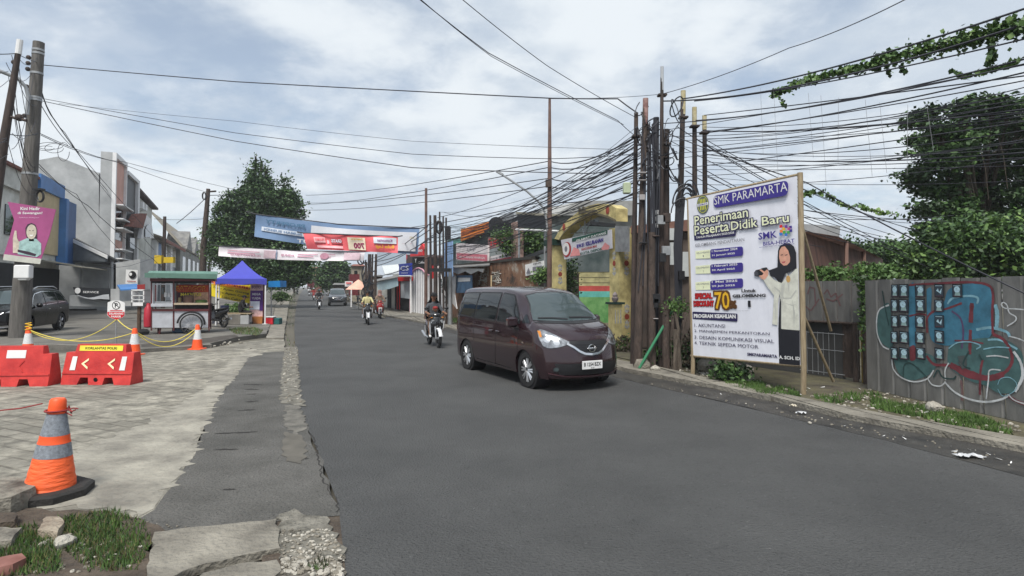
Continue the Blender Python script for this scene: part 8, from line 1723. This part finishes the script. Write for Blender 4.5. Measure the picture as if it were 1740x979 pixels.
streetbanner('red and white reversed price banner in the middle of the stack', (515, 396), (676, 402), (676, 430), (522, 423), 29.5, 29, rb1, pr, seed=4)
pk = pm('banner pinkish white', (232, 226, 232), .6, var=.05)
def pr(m, rect, text, disc):
    for (a, b) in ((.06, .28), (.54, .68), (.70, .80)): rect(m, a, .30, b, .38, pm('print rose2', (205, 150, 170)), .02); rect(m, a, .52, b-.03, .62, pm('print rose2', (205, 150, 170)), .02)
    rect(m, .31, .10, .39, .9, pm('print rose soft', (226, 200, 210)), .02); rect(m, .395, .0, .40, 1, bb1, .025); disc(m, .725, .5, .03, .34, pm('print rose2', (205, 150, 170))); rect(m, .86, .1, .97, .9, pm('print rose soft', (226, 200, 210)), .02); text(m, 'SELAMAT DAN SUKSES', .08, .66, .29, .82, pm('print rose3', (180, 110, 140)), .03); text(m, 'BUNDA', .43, .4, .52, .62, pm('print rose3', (180, 110, 140)), .03)
streetbanner('narrow pale pink banner lowest over the road', (372, 418), (620, 428), (618, 443), (371, 435), 42, 39, pk, pr, seed=7, sagp=3)
# ============================================================ CABLES
def cable(pts, r, label, group, sag=0, n=18, m=None, e0=0, e1=0):   # pts: pixel + distance triples
    P = [W(*p) for p in pts]; o = []
    for a, b in zip(P, P[1:]):
        k = max(3, n//(len(P)-1)); s_ = sag/len(P[1:])
        o += [a.lerp(b, i/k)-V((0, 0, 4*s_*(i/k)*(1-i/k))) for i in range(k)]
    o.append(P[-1])
    if e1: o.append(P[-1]+(P[-1]-o[-3])*e1)
    if e0: o.insert(0, P[0]+(P[0]-o[2])*e0)
    q = MB(); q.tube(o, r, m or cablem, 5); return q.build('overhead_cable', label=label, cat='cable', group=group)
cr2 = random.Random(12)
# fan to the right, past the camera's right side
G1 = 'cables fanning right from the pole cluster'
def toR(y0, y1, x0=None, r=.011, sag=.25, lab='black overhead cable in the fan to the upper right edge', Y1=6.6, Y0=13.3):
    x0 = x0 or cr2.choice((1125, 1132, 1161, 1180, 1197)); f_ = 1.25
    px = x0+(1740-x0)*f_; py = y0+(y1-y0)*f_; return cable([(x0, y0, Y0), (px, py, Y1)], r*.72, lab, G1, sag, 22, None, 0, 12)
toR(168, 6, 1161, .022, .18, 'thick black upper cable, topmost of the fan to the right edge'); toR(172, 26, 1125, .022, .30, 'thick black cable just below the topmost in the right fan')
for (a, b, x, r_) in ((172, 60, 1180, .016), (205, 92, 1180, .018), (210, 100, 1125, .015), (222, 108, 1125, .010), (196, 128, 1197, .014), (226, 118, 1197, .016), (228, 133, 1161, .012), (236, 138, 1197, .010), (216, 150, 1197, .009), (232, 160, 1132, .009), (222, 178, 1197, .016), (240, 150, 1125, .008), (250, 172, 1197, .010), (262, 168, 1125, .009), (240, 202, 1197, .008), (255, 210, 1197, .010), (268, 190, 1161, .009), (280, 226, 1197, .008), (290, 205, 1125, .012), (262, 250, 1197, .015), (300, 236, 1161, .009), (275, 262, 1197, .009), (310, 258, 1125, .008), (258, 196, 1197, .013), (288, 280, 1180, .007), (245, 240, 1132, .007), (300, 300, 1197, .006), (232, 188, 1180, .008), (265, 225, 1180, .007)):
    toR(a, b, x, r_, cr2.uniform(.02, .25))
# fan falling to the lower right, behind the billboard
G2 = 'cables dropping to the lower right behind the billboard'
for (x0, y0, x1, y1, r_) in ((1150, 215, 1740, 520, .010), (1165, 225, 1600, 460, .010), (1200, 238, 1560, 392, .009), (1200, 245, 1580, 400, .008), (1140, 240, 1520, 400, .008), (1200, 290, 1520, 410, .010), (1200, 300, 1500, 402, .008), (1165, 290, 1480, 420, .010), (1150, 270, 1430, 400, .009), (1200, 320, 1560, 380, .007), (1140, 300, 1400, 420, .008), (1200, 330, 1700, 376, .010), (1202, 350, 1620, 366, .009)):
    cable([(x0, y0, 13.4), (x1, y1, 15.5)], r_, 'black cable dropping behind the billboard towards the lower right', G2, cr2.uniform(.1, .35))
cable([(1130, 225, 13.4), (1370, 310, 11.5), (1740, 498, 7.6), (1900, 560, 6.8)], .012, 'black cable crossing low in front of the graffiti fence', G2, .12, 18, None, 0, 6)
# thin stray strings hanging
for i in range(9):
    x = 1290+i*36+cr2.uniform(-12, 12); y = 150+i*4; cable([(x, y, 11-i*.35), (x+cr2.uniform(-6, 16), y+cr2.uniform(60, 200), 11-i*.35)], .0025, 'thin string hanging down from the right cable fan', 'strings hanging from the cable fan', 0, 4, mat('grey string', (.25, .25, .27), .8, var=0))
# fan to the left, receding along the road
G3 = 'cables receding left from the pole cluster'
ends = [(745, 385, 27.5), (740, 400, 27.5), (750, 372, 27.5), (733, 378, 28), (757, 395, 27), (760, 410, 27), (724, 395, 28), (748, 415, 27.3), (758, 430, 27), (734, 430, 28)]
for i in range(34):
    x0 = cr2.choice((1081, 1097, 1097, 1115, 1125)); y0 = 185+cr2.random()*150; e = ends[i % len(ends)]
    y1 = e[1]+cr2.uniform(-14, 26)+(y0-260)*.10
    cable([(x0, y0, 13.4), (e[0]+cr2.uniform(-4, 4), y1, e[2])], cr2.choice((.005, .007, .009, .013)), 'black cable receding from the pole cluster to the mid distance poles', G3, cr2.uniform(.05, .7), 20)
for (x0, y0, x1, y1, Y1) in ((1081, 232, 520, 332, 60), (1097, 240, 516, 348, 60), (1081, 268, 520, 345, 62), (1115, 282, 516, 357, 64), (1097, 300, 600, 395, 50)): cable([(x0, y0, 13.4), (933, y0+(y1-y0)*.3+12, 24), (x1, y1, Y1)], .020, 'long black cable from the cluster past the lone mast to the far left', G3, .6)
for (x0, y0, x1, y1, Y1) in ((745, 380, 626, 440, 43), (740, 400, 631, 445, 43), (733, 378, 620, 450, 43), (748, 390, 637, 452, 43), (741, 430, 626, 470, 43)): cable([(x0, y0, 27.5), (x1, y1, Y1)], .022, 'black cable between the mid distance poles and the far tangle', 'cables in the far tangle', .3)
# crossing the road from the left pole
G4 = 'cables crossing the road'
cable([(66, 110, 20.8), (400, 139, 18), (933, 167, 15), (1050, 168, 13.6), (1083, 192, 13.5)], .016, 'long thick cable crossing the road highest from the concrete pole', G4, .03, 24)
cable([(64, 166, 20.8), (400, 226, 19.5), (700, 262, 18), (935, 270, 16), (1081, 262, 13.5)], .010, 'dark cable crossing the road, second below the high one', G4, .06, 24)
cable([(64, 170, 20.8), (400, 240, 19.5), (700, 285, 17), (1000, 295, 14.5), (1090, 285, 13.5)], .012, 'dark cable crossing the road, third below the high one', G4, .06, 24)
cable([(100, 176, 21), (400, 206, 19.5), (700, 240, 18), (1081, 255, 13.5)], .006, 'faint thin cable crossing the road between the darker ones', G4, .06, 24)
cable([(5, 225, 15.5), (66, 226, 20.6), (200, 276, 28), (354, 327, 49.6)], .014, 'black cable from the thin steel pole to the far leaning pole', G4, .3)
cable([(70, 230, 20.8), (210, 275, 33), (520, 345, 60)], .014, 'black cable running from the concrete pole to the big tree', G4, .4)
cable([(66, 140, 20.8), (90, 200, 24), (188, 330, 46), (262, 425, 60)], .022, 'thick black cable sweeping down right from the concrete pole', G4, .5)
cable([(66, 150, 20.8), (110, 225, 26), (200, 350, 48)], .014, 'second black cable sweeping down right from the concrete pole', G4, .4); cable([(66, 172, 20.8), (130, 255, 27), (300, 440, 55)], .014, 'third black cable sweeping down right from the concrete pole', G4, .4)
cable([(62, 275, 20.8), (150, 350, 26), (260, 440, 34), (300, 470, 36)], .014, 'black cable low over the blue framed shop', G4, .35); cable([(62, 280, 20.8), (130, 330, 26), (180, 400, 34), (225, 440, 38)], .012, 'lower black cable over the blue framed shop', G4, .35)
cable([(40, 430, 20.6), (120, 450, 24), (220, 452, 30), (345, 405, 50)], .010, 'thin cable low across the lean-to roof', G4, .3)
cable([(-40, 90, 14), (28, 91, 15.5), (64, 106, 20.7)], .012, 'black cable entering at the left edge above the lamp arm', G4, .05, 18, None, 10)
for i in range(12):
    a = (cr2.uniform(5, 32), cr2.uniform(90, 260), 15.5); b = (cr2.uniform(56, 66), cr2.uniform(90, 330), 20.6); cable([a, b], .008, 'short slack cable between the two left poles', 'slack cables between the left poles', cr2.uniform(.2, .8), 12)
for i in range(6):
    y = cr2.uniform(110, 300); cable([(-60, y-cr2.uniform(-30, 30), 12), (14, y, 15.6)], .007, 'thin cable from the left edge to the thin steel pole', 'cables at the left edge', .15, 10, None, 12)
t = thing('cable_coil', 'loose wire loops hanging by the concrete pole over the roof', 'cable coil', W(90, 250, 20.5))
for (cx, cy, a_, b_) in ((85, 248, 22, 6), (92, 252, 16, 8), (108, 258, 10, 16), (78, 252, 14, 4)): one('loop', lambda m: m.tube([W(cx+a_*math.cos(a), cy+b_*math.sin(a), 20.5) for a in [2*math.pi*j/18 for j in range(17)]], .009, cablem, 5), t)
# from the top of the frame to the cluster
cable([(690, -20, 9), (830, 90, 10.5), (1050, 205, 13.4), (1081, 232, 13.5)], .008, 'left of the two cables falling from the top edge', G4, .05, 20, None, 14); cable([(700, -14, 9), (835, 96, 10.5), (1060, 212, 13.4)], .006, 'thin twin of the cable falling from the top edge', G4, .05, 20, None, 12)
cable([(770, -14, 9), (930, 112, 11), (1081, 200, 13.5)], .007, 'right of the two cables falling from the top edge', G4, .05, 20, None, 12); cable([(1125, 160, 13.2), (1340, 82, 11), (1560, -12, 8)], .008, 'single cable rising from the tallest pole to the top right', G4, .12, 20, None, 0, 12)
cable([(933, 168, 18), (1040, 166, 14.5), (1125, 160, 13.2)], .006, 'thin line joining the lone mast and the tallest pole', G4, .02)
cable([(300, 380, 49), (354, 332, 49.7), (420, 326, 60)], .03, 'thin far cable meeting the leaning pole by the big tree', G4, .2); cable([(262, 372, 60), (345, 372, 62), (352, 340, 50)], .02, 'far cable over the beige roofs', G4, .2)
# creeper on the cables
def vinep(pts, n, s_, seed, drop=0):
    rg = np.random.default_rng(seed); out = []; seg_ = [(pts[i], pts[i+1]) for i in range(len(pts)-1)]
    for _ in range(n):
        a, b = seg_[rg.integers(len(seg_))]; t = rg.random(); px = a[0]+(b[0]-a[0])*t; py = a[1]+(b[1]-a[1])*t; Y = a[2]+(b[2]-a[2])*t; w_ = a[3]+(b[3]-a[3])*t; clum = (.35+.65*abs(math.sin(px*.11+1)))
        out.append(tuple(W(px+rg.normal()*2, py+rg.normal()*w_*.45*clum, Y+rg.normal()*.06)))
    return out
t = thing('climbing_vine', 'long green creeper draped along the upper right cables', 'vine', W(1320, 160, 11.4))
vp_ = [(1312, 160, 11.6, 6), (1360, 142, 11.2, 11), (1420, 124, 10.6, 12), (1480, 112, 10.0, 14), (1500, 100, 9.8, 15), (1560, 88, 9.2, 18), (1620, 74, 8.6, 20), (1660, 64, 8.2, 22), (1700, 52, 7.8, 24), (1760, 40, 7.2, 22)]
P_ = vinep(vp_, 3000, 0, 1); P_ += vinep([(1322, 158, 11.5, 3), (1328, 172, 11.5, 3), (1336, 186, 11.5, 2)], 36, 0, 2); P_ += vinep([(1505, 108, 9.9, 6), (1512, 128, 9.9, 5)], 45, 0, 3); P_ += vinep([(1530, 108, 9.6, 8), (1538, 124, 9.6, 4)], 60, 0, 4); P_ += vinep([(1680, 62, 8.0, 22), (1688, 95, 7.9, 12), (1678, 110, 7.9, 4)], 190, 0, 5)
leafmesh('leaves', P_, .075, [leafl, leafm, leafm, leafd], parent=t, seed=9, aspect=.85, flatness=.2); one('stem', lambda m: m.tube([W(*p[:3]) for p in vp_], .012, bark, 5), t)
t = thing('climbing_vine', 'thin dangling creeper along the lower right cable end', 'vine', W(1660, 120, 8.2)); vq = [(1615, 120, 8.6, 3), (1640, 132, 8.4, 5), (1680, 120, 8.0, 6), (1710, 112, 7.7, 6), (1745, 95, 7.4, 8)]
leafmesh('leaves', vinep(vq, 150, 0, 6), .08, [leafl, leafm], parent=t, seed=10, aspect=.85); one('stem', lambda m: m.tube([W(*p[:3]) for p in vq], .006, bark, 5), t)
t = thing('climbing_vine', 'creeper with hanging leaf clumps right of the billboard top', 'vine', W(1375, 330, 12)); vq = [(1364, 333, 12, 3), (1378, 328, 12, 6), (1402, 328, 12.3, 7), (1420, 342, 12.6, 4), (1440, 352, 13, 6), (1462, 350, 13.2, 4), (1475, 356, 13.4, 7), (1500, 362, 13.8, 5), (1530, 366, 14, 8)]
leafmesh('leaves', vinep(vq, 210, 0, 7), .10, [leafl, leafm], parent=t, seed=11, aspect=.85); one('stem', lambda m: m.tube([W(*p[:3]) for p in vq], .006, bark, 5), t)
t = thing('climbing_vine', 'brown dry creeper strands hanging in the big right tree', 'vine', W(1640, 300, 19))
for (a, b) in (((1618, 200), (1660, 350)), ((1690, 210), (1712, 320)), ((1660, 230), (1680, 340))): one('strand', lambda m: m.tube([W(a[0], a[1], 18.6), W((a[0]+b[0])/2+4, (a[1]+b[1])/2, 18.4), W(b[0], b[1], 18.6)], .012, bark, 5), t)

# air
hz = bpy.data.materials.new('haze'); hz.use_nodes = True; nt = hz.node_tree; nt.nodes.clear(); o = nt.nodes.new('ShaderNodeOutputMaterial'); pv = nt.nodes.new('ShaderNodeVolumePrincipled'); pv.inputs['Density'].default_value = .0006; pv.inputs['Color'].default_value = (.9, .94, 1, 1); nt.links.new(pv.outputs[0], o.inputs['Volume'])
q = MB(); q.box((0, 720, 14), (1840, 1600, 32), hz); q.build('haze', kind='stuff')
